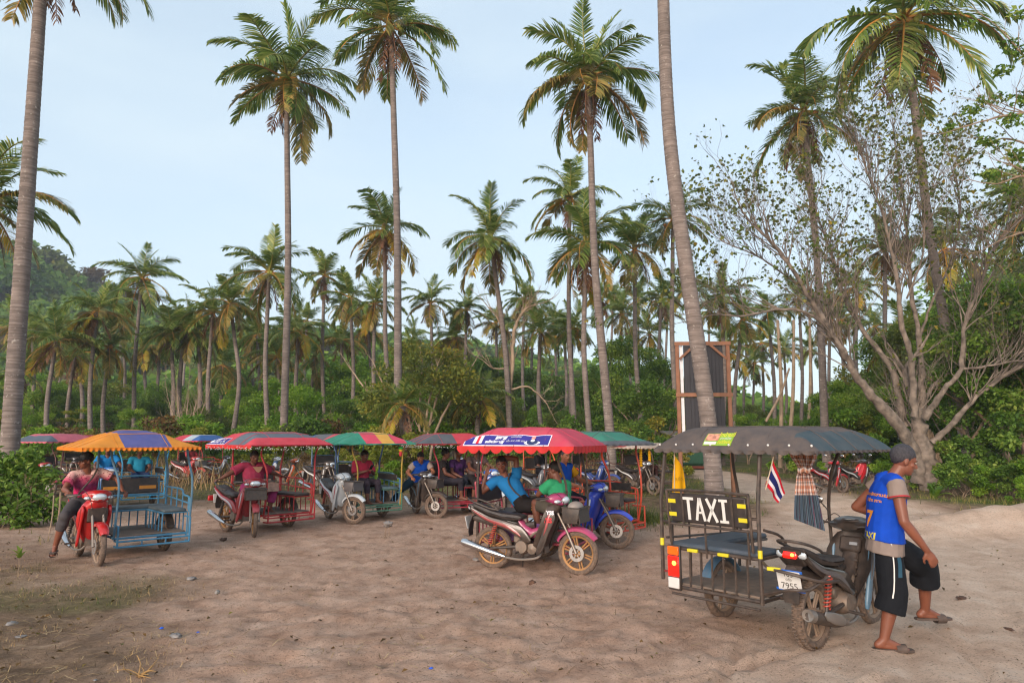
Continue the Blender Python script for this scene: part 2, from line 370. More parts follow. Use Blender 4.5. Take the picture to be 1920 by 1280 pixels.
def ground_mat():
    m = bpy.data.materials.new('sandy_ground'); m.use_nodes = True; n = m.node_tree.nodes; l = m.node_tree.links; b = n['Principled BSDF']
    b.inputs['Roughness'].default_value = .95; b.inputs['Specular IOR Level'].default_value = .15
    t = n.new('ShaderNodeTexCoord')
    def noise(s, d=6, r=.6):
        z = n.new('ShaderNodeTexNoise'); z.inputs['Scale'].default_value = s; z.inputs['Detail'].default_value = d; z.inputs['Roughness'].default_value = r
        l.new(t.outputs['Object'], z.inputs['Vector']); return z.outputs['Fac']
    def ramp(src, *st):
        r = n.new('ShaderNodeValToRGB'); e = r.color_ramp.elements
        while len(e) < len(st): e.new(.5)
        for i, (p, c) in enumerate(st): e[i].position = p; e[i].color = (lin(c) if isinstance(c, str) else c) + (1,)
        l.new(src, r.inputs[0]); return r.outputs[0]
    def attr(a): q = n.new('ShaderNodeAttribute'); q.attribute_name = a; return q.outputs['Fac']
    def mix(f, a, b_):
        q = n.new('ShaderNodeMix'); q.data_type = 'RGBA'; l.new(f, q.inputs[0]); l.new(a, q.inputs[6]); l.new(b_, q.inputs[7]); return q.outputs[2]
    sand = ramp(noise(2.2, 9, .7), (.26, '#846857'), (.42, '#b8957f'), (.60, '#d0ae98'), (.76, '#e0c3ae'))
    pale = ramp(noise(1.7, 9, .65), (.3, '#bfa08a'), (.52, '#dabda6'), (.72, '#ead3bf'))
    dirt = ramp(noise(3.1, 10, .72), (.3, '#3c3022'), (.44, '#675440'), (.58, '#8f765e'), (.72, '#b59b82'))
    gras = ramp(noise(7, 8, .7), (.3, '#36451a'), (.5, '#56652a'), (.66, '#7c7540'), (.8, '#948050'))
    c = mix(attr('light'), sand, pale); c = mix(attr('dirt'), c, dirt); c = mix(attr('green'), c, gras)
    speck = ramp(noise(46, 3, .6), (.56, (0, 0, 0)), (.66, (.5, .5, .5))); dk = ramp(noise(5, 3), (.4, '#4a392c'), (.6, '#6a5544'))
    c = mix(speck, c, dk); l.new(c, b.inputs['Base Color'])
    h = n.new('ShaderNodeMath'); h.operation = 'ADD'; l.new(noise(30, 6, .65), h.inputs[0]); l.new(noise(120, 3, .6), h.inputs[1])
    bp = n.new('ShaderNodeBump'); bp.inputs['Strength'].default_value = .85; bp.inputs['Distance'].default_value = .03; l.new(h.outputs[0], bp.inputs['Height']); l.new(bp.outputs[0], b.inputs['Normal'])
    return m
gme = npmesh('ground', np.stack([GX, GY, GZ], 2).reshape(-1, 3), GF, ground_mat(), smooth=True,
             attrs={'dirt': mg.ravel(), 'green': mgr.ravel(), 'light': ml.ravel()})
tag(link('ground', gme), 'sandy trampled clearing with tyre tracks, bare dirt and grassy edges', None, kind='structure')
# ------------------------------------------------------------------ leaf clouds
def unit(n):
    v = RNG.normal(size=(n, 3)); return v / np.linalg.norm(v, axis=1)[:, None]
def leaves_at(P, size, aspect=.5, up=.8, tint=None, fold=.18, dirs=None):
    """one folded quad a leaf"""
    n = len(P); N = unit(n); N[:, 2] = np.abs(N[:, 2]) + up * .45; N /= np.linalg.norm(N, axis=1)[:, None]
    D = unit(n) if dirs is None else dirs + .35 * unit(n); D -= N * (D * N).sum(1)[:, None]; D /= np.linalg.norm(D, axis=1)[:, None] + 1e-9
    S = np.cross(N, D); s = size * RNG.uniform(.6, 1.35, n)[:, None]
    V = np.stack([P, P + D * s * .5 + S * s * aspect * .5 + N * s * fold, P + D * s - N * s * fold * .6, P + D * s * .5 - S * s * aspect * .5 + N * s * fold], 1).reshape(-1, 3)
    Fq = np.arange(n * 4).reshape(-1, 4); t = RNG.uniform(0, 1, n) if tint is None else tint
    return V, Fq, np.repeat(t, 4)
def cloud_points(blobs, n, shell=.38):
    c = np.array([b[0] for b in blobs]); r = np.array([b[1] for b in blobs]); w = (r.prod(1)) ** .6; k = RNG.choice(len(blobs), n, p=w / w.sum())
    u = unit(n) * (RNG.uniform(0, 1, n) ** shell)[:, None]; return c[k] + u * r[k], k
G_DARK = leafmat('leaf_dark_green', ((0., '#446024'), (.4, '#628434'), (.75, '#84a042'), (1., '#a4b054')))
G_MID = leafmat('leaf_mid_green', ((0., '#4f7024'), (.4, '#739a30'), (.75, '#94b440'), (1., '#b4c450')))
G_YEL = leafmat('leaf_yellow_green', ((0., '#5a6a1e'), (.45, '#869034'), (.8, '#9a9a3a'), (1., '#b39a3c')))
G_DRY = leafmat('leaf_dry_brown', ((0., '#4a3a20'), (.45, '#6b5530'), (.8, '#86663c'), (1., '#7a7a34')))
G_OLV = leafmat('leaf_olive', ((0., '#48552a'), (.4, '#687634'), (.75, '#88903e'), (1., '#a8983f')))
BARK = mat('grey_brown_bark', '#8a7561', .9, var=.3, scale=5, bump=.8, bscale=22)
BARKP = mat('pale_bark', '#a18b75', .9, var=.28, scale=3, bump=.7, bscale=18)
# ------------------------------------------------------------------ hill with its forest
HILL = [(-900, 520), (-500, 430), (-150, 420), (0, 452), (95, 470), (160, 492), (210, 535), (260, 566), (340, 590), (450, 612), (560, 622), (650, 618), (760, 640), (900, 640), (1000, 662), (1150, 705), (1280, 745), (1400, 790), (2300, 800)]
RY = 240.0
hx = np.linspace(-420, 300, 110); hy = np.linspace(85, 420, 60)
def ridge(X): 
    u = 960 + X / RY * F
    return np.array([max(0, at(960, v, RY).z - 7) for v in np.interp(u, [p[0] for p in HILL], [p[1] for p in HILL])])
def hill_h(X, Y):
    r = ridge(X.ravel() * RY / np.maximum(Y.ravel(), RY * .55) if False else X.ravel()).reshape(X.shape)
    return r * np.where(Y < RY, sstep(85, RY, Y) ** .9, 1 - .35 * sstep(RY, 420, Y)) + (fbm(X * .03, Y * .03, 3, 50) - .5) * 5 * sstep(110, 160, Y) - 1.0
HX, HY = np.meshgrid(hx, hy); HZ = hill_h(HX, HY); n1, n2 = HX.shape
ii = (np.arange(n1 - 1)[:, None] * n2 + np.arange(n2 - 1)[None, :]).ravel()
tag(link('hill', npmesh('hill', np.stack([HX, HY, HZ], 2).reshape(-1, 3), np.stack([ii, ii + 1, ii + n2 + 1, ii + n2], 1), mat('hill_soil', '#3c3a20', .95, var=.3, scale=.05), smooth=True)),
    'forested hill rising at the left behind the palms', None, kind='structure')
def scatter(name, label, pts, scales, src_mesh, seed=0):
    """a mass nobody could count: instances of one crown on points"""
    me = bpy.data.meshes.new(name); me.vertices.add(len(pts)); me.vertices.foreach_set('co', np.asarray(pts, np.float32).ravel())
    me.attributes.new('scl', 'FLOAT', 'POINT').data.foreach_set('value', np.asarray(scales, np.float32))
    me.attributes.new('rot', 'FLOAT_VECTOR', 'POINT').data.foreach_set('vector', np.stack([RNG.normal(0, .06, len(pts)), RNG.normal(0, .06, len(pts)), RNG.uniform(0, 6.28, len(pts))], 1).astype(np.float32).ravel())
    for m in src_mesh.materials: me.materials.append(m)
    o = tag(link(name, me), label, None, kind='stuff')
    src = bpy.data.objects.new(name + '_source', src_mesh)            # lives only inside the node group
    g = bpy.data.node_groups.new(name, 'GeometryNodeTree'); g.interface.new_socket('Geometry', in_out='INPUT', socket_type='NodeSocketGeometry'); g.interface.new_socket('Geometry', in_out='OUTPUT', socket_type='NodeSocketGeometry')
    N = g.nodes; gi = N.new('NodeGroupInput'); go = N.new('NodeGroupOutput'); ip = N.new('GeometryNodeInstanceOnPoints'); oi = N.new('GeometryNodeObjectInfo'); oi.inputs[0].default_value = src
    a = N.new('GeometryNodeInputNamedAttribute'); a.data_type = 'FLOAT'; a.inputs[0].default_value = 'scl'
    r = N.new('GeometryNodeInputNamedAttribute'); r.data_type = 'FLOAT_VECTOR'; r.inputs[0].default_value = 'rot'
    mp_ = N.new('GeometryNodeMeshToPoints'); K = g.links.new
    K(gi.outputs[0], mp_.inputs['Mesh']); K(mp_.outputs[0], ip.inputs['Points']); K(oi.outputs['Geometry'], ip.inputs['Instance'])
    K(r.outputs['Attribute'], ip.inputs['Rotation']); K(a.outputs['Attribute'], ip.inputs['Scale']); K(ip.outputs[0], go.inputs[0])
    md = o.modifiers.new('scatter', 'NODES'); md.node_group = g; return o
def far_crown(matl, n=420):
    bl = [((RNG.normal(0, .45), RNG.normal(0, .45), RNG.uniform(.2, .75)), (RNG.uniform(.35, .6),) * 2 + (RNG.uniform(.25, .42),)) for _ in range(7)]
    P, k = cloud_points(bl, n, .25); tint = np.clip(RNG.uniform(0, .9, 7)[k] * .6 + RNG.uniform(0, .4, n), 0, 1)
    V, Fq, t = leaves_at(P, .30, .8, 1.2, tint); return npmesh('crown', V, Fq, matl, t)
for i, (matl, cnt) in enumerate(((G_DARK, 1000), (G_MID, 520), (G_OLV, 520), (G_DRY, 190))):
    # kinds of tree gather in patches on the slope
    X = RNG.uniform(-330, 130, cnt * 9); Y = 96 + (RNG.uniform(0, 1, cnt * 9) ** 1.0) * 175; pn = fbm(X * .02, Y * .02, 2, 90 + i)
    keep = (pn > .47) & (960 + X / Y * F > -260) & (hill_h(X[None], Y[None])[0] > .4); X = X[keep][:cnt]; Y = Y[keep][:cnt]; Z = hill_h(X[None], Y[None])[0]
    scatter('hill_forest', ('dark green forest covering the hill', 'bright green trees in patches on the hill', 'olive green forest on the hill slope', 'brown leafless trees in patches on the hill')[i],
            np.stack([X, Y, Z - .5], 1), RNG.uniform(3.2, 7.0, len(X)), far_crown(matl))
# ================================================================== palms
P_G = leafmat('frond_green', ((0., '#475f26'), (.4, '#698338'), (.75, '#8e9c4c'), (1., '#b8b468')), .36, .44)
P_O = leafmat('frond_olive', ((0., '#55582a'), (.4, '#75702f'), (.75, '#948240'), (1., '#a88c4a')), .42, .3)
P_Y = leafmat('frond_yellow', ((0., '#8f8f2c'), (.5, '#b5a034'), (1., '#cf9a38')), .5, .35)
P_D = leafmat('frond_dry', ((0., '#54392a'), (.5, '#75503a'), (1., '#8b6a4e')), .8, .15)
R_G = mat('frond_stalk_green', '#8a8436', .5, var=.2); R_O = mat('frond_stalk_orange', '#b07a34', .5, var=.2); R_D = mat('frond_stalk_dry', '#7a5640', .8, var=.2)
def frond_mesh(e0, e1, lm, rm, L=1.0, nl=46, ll=.27, sag=.5, seed=0, sparse=0., curl=0.):
    """unit frond growing along +X from the origin, elevation e0 -> e1 (degrees)"""
    R = np.random.default_rng(seed); K = 14; e = np.radians(e0 + (e1 - e0) * np.linspace(0, 1, K) ** 1.25); st = L / (K - 1)
    side = curl * np.linspace(0, 1, K) ** 2
    P = np.zeros((K, 3)); 
    for i in range(1, K): P[i] = P[i - 1] + st * np.array([math.cos(e[i]) * math.cos(side[i]), math.cos(e[i]) * math.sin(side[i]), math.sin(e[i])])
    V = []; Fc = []; T = []; MI = []
    for i in range(K):                                   # stalk: three-sided, tapering
        r = .016 * (1 - i / (K - 1)) ** .8 + .002; 
        if i == 0: r = .03
        t = P[min(i + 1, K - 1)] - P[max(i - 1, 0)]; t /= np.linalg.norm(t); s = np.cross(t, [0, 0, 1.]); s /= np.linalg.norm(s) + 1e-9; u = np.cross(s, t)
        for a in (90, 210, 330): V.append(P[i] + r * (math.cos(math.radians(a)) * s + math.sin(math.radians(a)) * u)); T.append(.5)
    for i in range(K - 1):
        for j in range(3): Fc.append((i * 3 + j, i * 3 + (j + 1) % 3, i * 3 + 3 + (j + 1) % 3, i * 3 + 3 + j)); MI.append(1)
    pt = np.linspace(0, 1, K)
    for sg in (-1, 1):
        g0 = R.uniform(.3, .9); gw = R.uniform(.04, .12)
        for q in range(nl):
            if R.uniform() < sparse or (abs(q / nl - g0) < gw and R.uniform() < .65): continue
            f = .13 + .86 * (q + R.uniform(-.3, .3)) / nl; f = min(max(f, .1), .995)
            p = np.array([np.interp(f, pt, P[:, c]) for c in range(3)]); k = min(int(f * (K - 1)), K - 2); t = P[k + 1] - P[k]; t /= np.linalg.norm(t)
            s = np.cross(t, [0, 0, 1.]); s /= np.linalg.norm(s) + 1e-9; u = np.cross(s, t)
            ln = ll * 1.02 * (math.sin(PI * min(1, .22 + .70 * f)) ** .7) * R.uniform(.82, 1.12)
            fw = .35 + .75 * f + R.uniform(-.12, .12)
            d = sg * s + fw * t + u * (.22 + R.uniform(-.15, .15)); d /= np.linalg.norm(d)
            pts = [p]; g = sag * R.uniform(.6, 1.4)
            for z in range(3):
                d = d + np.array([0, 0, -g * (.35 + .35 * z)]); d /= np.linalg.norm(d); pts.append(pts[-1] + d * ln / 3)
            wd = np.cross(d, t); wd = t * .8 + .3 * wd; wd -= d * np.dot(wd, d); wd /= np.linalg.norm(wd) + 1e-9
            o = len(V); ti = R.uniform(0, 1)
            for z, wz in enumerate((.005, .0092, .0078)): V.append(pts[z] - wd * wz); V.append(pts[z] + wd * wz); T += [ti] * 2
            V.append(pts[3] - wd * .001); V.append(pts[3] + wd * .001); T += [ti] * 2
            for z in range(3): Fc.append((o + z * 2, o + z * 2 + 1, o + z * 2 + 3, o + z * 2 + 2)); MI.append(0)
    return npmesh('frond', np.array(V), np.array(Fc), [lm, rm], np.array(T), mi=MI)
FR = {}
for k, a in dict(up=(84, 50, P_G, R_G, 1., 62, .24, .10), high=(64, -8, P_G, R_G, 1., 66, .27, .30), mid=(34, -42, P_G, R_G, 1., 66, .28, .42), low=(6, -66, P_G, R_O, 1., 66, .28, .5),
                 lowo=(-2, -68, P_O, R_O, 1., 62, .27, .5), hang=(-34, -84, P_O, R_O, 1., 60, .25, .3), hangg=(-30, -82, P_G, R_O, 1., 60, .25, .3), yel=(-25, -80, P_Y, R_O, 1., 58, .24, .3), dry=(-66, -88, P_D, R_D, .9, 34, .20, .5)).items():
    FR[k] = [frond_mesh(a[0] + dv, a[1] + dv, *a[2:], seed=s + len(k) * 17, sparse=.25 if k == 'dry' else .03, curl=cv) for s, (dv, cv) in enumerate(((0, .25), (-9, -.35), (8, .05), (-16, .55), (14, -.2)))]
nut = MB(); nut.ell((0, 0, 0), (.105, .105, .13), 10, 7)
NUT_O = nut.mesh('coconut', mat('coconut_orange', '#b5762c', .5, var=.25)); NUT_G = nut.mesh('coconut', mat('coconut_green', '#86852e', .5, var=.25))
def trunk_mat():
    m = mat('palm_trunk', '#8a7d76', .95, var=.2, scale=3)
    n = m.node_tree.nodes; l = m.node_tree.links; b = n['Principled BSDF']; src = b.inputs['Base Color'].links[0].from_socket
    t = n.new('ShaderNodeTexCoord'); mp = n.new('ShaderNodeMapping'); mp.inputs['Scale'].default_value = (.8, .8, 15); l.new(t.outputs['Object'], mp.inputs[0])
    z = n.new('ShaderNodeTexNoise'); z.inputs['Scale'].default_value = 1.6; z.inputs['Detail'].default_value = 6; z.inputs['Roughness'].default_value = .7; l.new(mp.outputs[0], z.inputs['Vector'])
    r = n.new('ShaderNodeValToRGB'); r.color_ramp.elements[0].position = .42; r.color_ramp.elements[1].position = .62; r.color_ramp.elements[0].color = lin('#54433a') + (1,); r.color_ramp.elements[1].color = (1, 1, 1, 1)
    l.new(z.outputs['Fac'], r.inputs[0]); x = n.new('ShaderNodeMix'); x.data_type = 'RGBA'; x.blend_type = 'MULTIPLY'; x.inputs[0].default_value = .5; l.new(src, x.inputs[6]); l.new(r.outputs[0], x.inputs[7])
    z2 = n.new('ShaderNodeTexNoise'); z2.inputs['Scale'].default_value = 11; z2.inputs['Detail'].default_value = 4; l.new(t.outputs['Object'], z2.inputs['Vector'])
    r2 = n.new('ShaderNodeValToRGB'); r2.color_ramp.elements[0].position = .62; r2.color_ramp.elements[1].position = .72; l.new(z2.outputs['Fac'], r2.inputs[0])
    y = n.new('ShaderNodeMix'); y.data_type = 'RGBA'; y.inputs[7].default_value = lin('#a39a92') + (1,); l.new(r2.outputs[0], y.inputs[0]); l.new(x.outputs[2], y.inputs[6]); l.new(y.outputs[2], b.inputs['Base Color'])
    bp = n.new('ShaderNodeBump'); bp.inputs['Strength'].default_value = .7; bp.inputs['Distance'].default_value = .03; l.new(z.outputs['Fac'], bp.inputs['Height']); l.new(bp.outputs[0], b.inputs['Normal'])
    return m
TRUNK = trunk_mat()
def trunk(path, r0, r1, ring, n=14, flare=1.45):
    P = smooth_path(path, 24); L = sum((P[i + 1] - P[i]).length for i in range(len(P) - 1)); m = max(12, int(L / ring))
    cum = [0]
    for i in range(len(P) - 1): cum.append(cum[-1] + (P[i + 1] - P[i]).length)
    Q = []; R = []
    for i in range(m + 1):
        s = L * i / m; Q.append(Vector([float(np.interp(s, cum, [p[c] for p in P])) for c in range(3)])); f = i / m
        R.append((r0 + (r1 - r0) * f) * (1 + (flare - 1) * math.exp(-s / .45)) * (1 + (.028 if i % 2 else -.018) + random.uniform(-.012, .012)))
    b = MB(); b.tube(Q, R, n, cap=True); return b.mesh('trunk', TRUNK, 60)
def palm(base, top, label, r0=.19, r1=.12, scale=3.3, nf=32, bend=.5, nuts=None, near=False, yellow=.08, dry=4, group='coconut palms round the clearing', az0=None, spear=3, sparse_top=False):
    base = Vector(base); top = Vector(top); t = thing('coconut_palm', label, 'palm tree', base, 0, group); D = top - base
    mid = D * .5 + Vector((bend * random.choice((-1, 1)) if bend > 0 else bend, 0, 0)) * .6
    link('trunk', trunk([(0, 0, -.1), D * .12 + mid * .03, mid, D * .8 + (mid - D * .5) * .45, D], r0, r1, .07 if near else .16, 16 if near else 9), t)
    rs = random.Random(hash(label) % 9999 if False else int(base.x * 131 + base.y * 17 + top.z * 7) % 9999); a0 = rs.uniform(0, 6.28) if az0 is None else az0
    tl, td = rs.uniform(.05, .26), rs.uniform(0, 6.28)
    for i in range(nf + dry):
        f = i / (nf - 1); az = a0 + i * 2.39996 + rs.uniform(-.3, .3); s = scale * (1.24 if near else 1.14) * rs.uniform(.84, 1.12)
        if i >= nf: k = 'dry'; s *= .8
        elif f < spear / nf: k = 'up'; s *= .85
        elif f < .30: k = 'high'
        elif f < .56: k = 'mid'
        elif f < .76: k = 'low' if rs.random() > yellow * 2 else 'lowo'
        else: k = (rs.choice(('hangg', 'hang', 'hang', 'lowo')) if yellow else rs.choice(('hangg', 'hangg', 'hang', 'low'))) if rs.random() > yellow else 'yel'
        h = .28 * (1 - f) * scale / 3.3 if i < nf else -.1
        o = link('frond', rs.choice(FR[k]), t, D + Vector((math.cos(az) * .07, math.sin(az) * .07, h)), (rs.uniform(-.28, .28), rs.uniform(-.12, .12) + tl * math.cos(az - td) * (f < 1), az), s)
    if nuts:
        for i in range(nuts[1]):
            a = rs.uniform(0, 6.28); link('coconut', NUT_O if nuts[0] == 'o' else NUT_G, t, D + Vector((math.cos(a) * rs.uniform(.3, .62), math.sin(a) * rs.uniform(.3, .62), rs.uniform(-.38, .05))), (rs.uniform(-.5, .5), rs.uniform(-.5, .5), a), rs.uniform(1.0, 1.4))
    return t
def palm_px(ub, ut, vt, Y, label, **k):
    b = at(ub, 820, Y); b.z = gz(b.x, Y) if Y < 60 else 0; return palm(b, at(ut, vt, Y + random.uniform(-.6, .6)), label, **k)
palm_px(24, 84, -120, 17.0, 'thick leaning palm at the left edge of the photo, trunk behind the green bush', yellow=0, r0=.215, r1=.14, scale=2.35, nf=24, bend=-.001, near=True, az0=.4)
palm_px(1337, 1233, -290, 17.5, 'thick palm trunk leaning left behind the black taxi, in front of the billboard', r0=.215, r1=.145, scale=3.0, nf=22, bend=-.6, near=True)
palm_px(535, 537, 152, 35, 'tall palm with a ring of orange coconuts above the red and grey roof', r0=.2, r1=.13, scale=3.35, nf=24, bend=.25, nuts=('o', 22), near=True, az0=1.0)
palm_px(750, 733, 52, 32, 'tallest palm, straight pale trunk left of the dark taxi with the rider in blue', r0=.2, r1=.13, scale=3.2, nf=22, bend=.2, nuts=('g', 8), near=True, az0=2.0, dry=5)
palm_px(1147, 1103, 148, 31, 'tall palm with a leaning pale trunk rising between the pink and teal roofs', r0=.22, r1=.125, scale=3.2, nf=24, bend=-.35, nuts=('g', 7), near=True, az0=.2)
palm_px(1812, 1695, 40, 27, 'big palm at the upper right whose trunk leans behind the bare tree', yellow=0, r0=.2, r1=.14, scale=3.75, nf=24, bend=.3, nuts=('g', 6), near=True, az0=2.7)
palm_px(1548, 1507, 212, 34, 'palm behind the bare tree with a feathery crown and pale speckled trunk', r0=.2, r1=.13, scale=2.9, nf=23, bend=.3, near=True, nuts=('o', 4))
palm_px(-60, -30, 385, 24, 'palm cut by the left edge with fronds hanging past the thick trunk', r0=.18, r1=.12, scale=2.7, nf=24)
palm_px(1945, 1930, 400, 40, 'palm cut by the right edge beyond the bare tree', scale=3.0)
for ub, ut, vt, Y, sc, lab, kw in (
    (252, 266, 522, 52, 2.9, 'lone palm with a wide crown before the hill, above the purple canopy', dict(nuts=('g', 6))),
    (172, 181, 585, 48, 2.5, 'yellowing palm with a reddish dead skirt, second tall one left of the lone wide palm', dict(yellow=.5, dry=6)),
    (88, 105, 640, 46, 2.7, 'short yellow-green palm nearest the thick left trunk', dict(yellow=.6)),
    (196, 205, 652, 50, 2.3, 'short olive palm just right of the reddish-skirted palm', dict(yellow=.3, nuts=('o', 4))),
    (322, 321, 626, 52, 2.3, 'low drooping palm with twin trunk shadow left of the leafless thicket', dict(nuts=('o', 4))),
    (394, 399, 588, 50, 2.5, 'narrow palm with a brown skirt, left one of a close pair above the maroon taxi', dict(dry=6)),
    (438, 432, 570, 47, 2.4, 'slim palm with a kinked trunk, right one of the close pair above the maroon taxi', dict(bend=.9)),
    (505, 505, 512, 44, 2.8, 'grey-trunked palm just left of the tall orange-coconut palm', dict(nuts=('g', 3))),
    (612, 608, 518, 56, 2.2, 'slim curved palm standing alone against the sky above the striped roof', dict(dry=4)),
    (660, 657, 560, 54, 2.3, 'loose palm left of the olive big-headed palm', dict()),
    (738, 722, 432, 44, 2.9, 'olive big-headed palm right behind the tallest trunk', dict(yellow=.3, dry=7, nuts=('g', 5))),
    (712, 702, 570, 50, 2.2, 'short brownish palm in front of the olive big-headed palm', dict(yellow=.35, dry=5)),
    (808, 807, 568, 58, 2.4, 'low bright palm above the round shrubby tree', dict()),
    (962, 920, 450, 38, 2.75, 'well rounded palm with a leaning pink-grey trunk behind the pink roof', dict(nuts=('g', 4))),
    (1078, 1068, 372, 43, 2.8, 'high palm whose head pokes above the full-crowned palm', dict(nuts=('o', 4))),
    (1106, 1098, 462, 37, 3.0, 'full-crowned palm left of the tall leaning pale trunk, dead fronds hanging', dict(dry=8)),
    (1205, 1190, 470, 44, 2.6, 'dark-headed palm right of the tall leaning pale trunk', dict(dry=4)),
    (1270, 1262, 412, 42, 2.6, 'high palm hidden behind the thick leaning trunk', dict(nuts=('o', 3))),
    (878, 875, 582, 60, 2.1, 'short palm with a brown skirt low beside the rounded palm', dict(dry=7)),
    (985, 983, 562, 62, 2.2, 'thin palm behind the forked leafless trunk', dict()),
    (1018, 1013, 622, 46, 2.2, 'low dark palm between the rounded palm and the full-crowned palm', dict()),
    (1075, 1074, 618, 50, 2.2, 'low palm below the full-crowned palm', dict(nuts=('o', 3))),
    (485, 482, 628, 60, 2.3, 'low blurred palm left of the grey-trunked palm', dict()),
    (545, 541, 622, 64, 2.4, 'low palm behind the trunk of the orange-coconut palm', dict()),
    (905, 900, 745, 38, 1.9, 'stub palm with drooping yellow fronds low behind the pink roof', dict(yellow=.5, dry=5)),
    (1415, 1415, 682, 80, 2.6, 'small round palm standing in the open gap right of the billboard', dict()),
    (1352, 1352, 560, 46, 2.3, 'palm right behind the billboard top', dict(dry=5)),
    (1372, 1392, 600, 52, 2.2, 'brown-skirted palm over the right billboard edge', dict(dry=6)),
    (1452, 1440, 585, 58, 2.3, 'thin palm left of the leaning grey pole trunks', dict(dry=4)),
    (1236, 1240, 560, 56, 2.2, 'thin palm left of the billboard with a brown skirt', dict(dry=5)),
    (1162, 1166, 590, 60, 2.3, 'thin background palm under the dark-headed palm', dict()),
    (1130, 1128, 560, 66, 2.4, 'background palm showing through under the full-crowned palm', dict()),
    (1500, 1498, 560, 62, 2.4, 'thin palm behind the long left limb of the bare tree', dict(dry=4)),
    (1560, 1556, 600, 60, 2.3, 'thin palm under the left limbs of the bare tree', dict()),
    (1612, 1606, 540, 58, 2.5, 'shaded palm seen through the bare tree, left of its main stems', dict(yellow=.3)),
    (1668, 1660, 470, 44, 2.5, 'olive palm seen through the middle of the bare tree', dict(yellow=.4)),
    (1820, 1770, 470, 36, 2.4, 'yellow-green palm behind the right stems of the bare tree', dict(yellow=.4, dry=4)),
    (1840, 1850, 640, 30, 2.3, 'low shaded palm in the thicket right of the bare tree', dict()),
    (1700, 1700, 640, 38, 2.3, 'low palm filling the fork of the bare tree', dict()),
    (44, 40, 700, 55, 2.2, 'low palm behind the thick left trunk', dict()),
    (128, 140, 668, 52, 2.2, 'low palm between the yellow-green palm and the reddish-skirted palm', dict(yellow=.3)),
    (745, 755, 760, 30, 1.5, 'small bushy palm beside the round shrubby tree, fronds near the ground', dict(yellow=.4, r0=.2, r1=.2)),
):
    k = dict(r0=.18, r1=.115, nf=20, bend=.35, dry=3); k.update(kw); palm_px(ub, ut, vt, Y, lab, scale=sc, **k)
# a stand of thin trunks deep in the plantation
BACKP = [(u, random.uniform(545, 660), random.uniform(62, 95)) for u in (1150, 1178, 1196, 1218, 1252, 1290, 1330, 1362, 1400, 1428, 1470, 1520, 1545, 1575, 1600, 1640, 1000, 1040, 1058, 930, 850, 775, 640, 575, 465, 350, 225)] + [(u, random.uniform(590, 690), random.uniform(52, 74)) for u in (30, 62, 118, 148, 232, 268, 300, 345, 372, 418, 470, 520, 560, 590, 640, 690, 770, 830, 855, 950)]
for u, v, Y in BACKP:
    wd = next(s for lim, s in ((120, 'at the far left before the hill'), (300, 'above the orange and purple roof'), (480, 'above the maroon taxi'), (700, 'above the striped roof'), (900, 'behind the round shrubby tree'),
                               (1090, 'behind the pink roof'), (1240, 'above the teal roof'), (1380, 'behind the billboard'), (1535, 'in the open gap above the black roof'), (9999, 'behind the bare tree limbs')) if u < lim)
    palm_px(u + random.uniform(-6, 6), u, v, Y, 'small far palm ' + wd, scale=random.uniform(2.3, 2.9), nf=18, bend=.4, dry=2, yellow=.3, r0=.2, r1=.13, group='far palms deep in the plantation ' + wd)
# ================================================================== leafy trees and shrubs
def limbs(mb, p, d, L, r, depth, R, tips, spread=.7, grav=.0, n=6, seg=3):
    P = [Vector(p)]; d = Vector(d).normalized()
    for i in range(seg):
        d = (d + Vector((R.uniform(-.22, .22), R.uniform(-.22, .22), R.uniform(-.12, .2) - grav))).normalized(); P.append(P[-1] + d * L / seg)
    r1 = r * (.62 if depth else .3); mb.tube(P, [r + (r1 - r) * i / seg for i in range(seg + 1)], n, 0, cap=False)
    if depth == 0: tips.append((P[-1], d)); tips.append((P[-2], d)); return
    for q in range(R.choice((2, 3, 3))):
        ax = Vector((R.uniform(-1, 1), R.uniform(-1, 1), R.uniform(-.5, .7))).normalized(); nd = (d + ax * spread).normalized()
        limbs(mb, P[-1] if q < 2 else P[-2], nd, L * R.uniform(.62, .85), r1 * (.9 if q == 0 else .7), depth - 1, R, tips, spread, grav, max(3, n - 1), seg)
def leafy_variant(H, W, lm, bark, seed, stems=1, nleaf=3600, leaf=.16, trunk_h=.3, flat=.7, shell=.4, blobs=24, r=.12, layers=False, lean=.25):
    R = random.Random(seed); mb = MB(); tips = []
    for s in range(stems):
        a = 2 * PI * s / stems + R.uniform(-.4, .4); d = (math.cos(a) * lean * (stems > 1), math.sin(a) * lean * (stems > 1), 1)
        limbs(mb, (math.cos(a) * .12 * (stems > 1), math.sin(a) * .12 * (stems > 1), -.1), d, H * trunk_h, r / math.sqrt(stems), 3, R, tips, .75, 0, 7)
    tr = mb.mesh('trunk', bark, 60); bl = []
    for i in range(blobs):
        a = R.uniform(0, 6.28); q = math.sqrt(R.uniform(0, 1)) * .72; z = R.uniform(trunk_h + .02, .92)
        if layers: z = R.choice((.42, .6, .78, .93)) + R.uniform(-.03, .03)
        k = math.sin(PI * min(1, .25 + .7 * z)) ** .5
        rr = R.uniform(.15, .27) * W; bl.append(((math.cos(a) * q * W * k, math.sin(a) * q * W * k, z * H), (rr, rr, rr * (flat if not layers else .28))))
    P, k = cloud_points(bl, nleaf, shell); hue = np.array([R.uniform(0, 1) for _ in bl]); tint = np.clip(.55 * hue[k] + RNG.uniform(0, .45, nleaf), 0, 1)
    V, Fq, t = leaves_at(P, leaf, .55, .7, tint); return tr, npmesh('crown', V, Fq, lm, t)
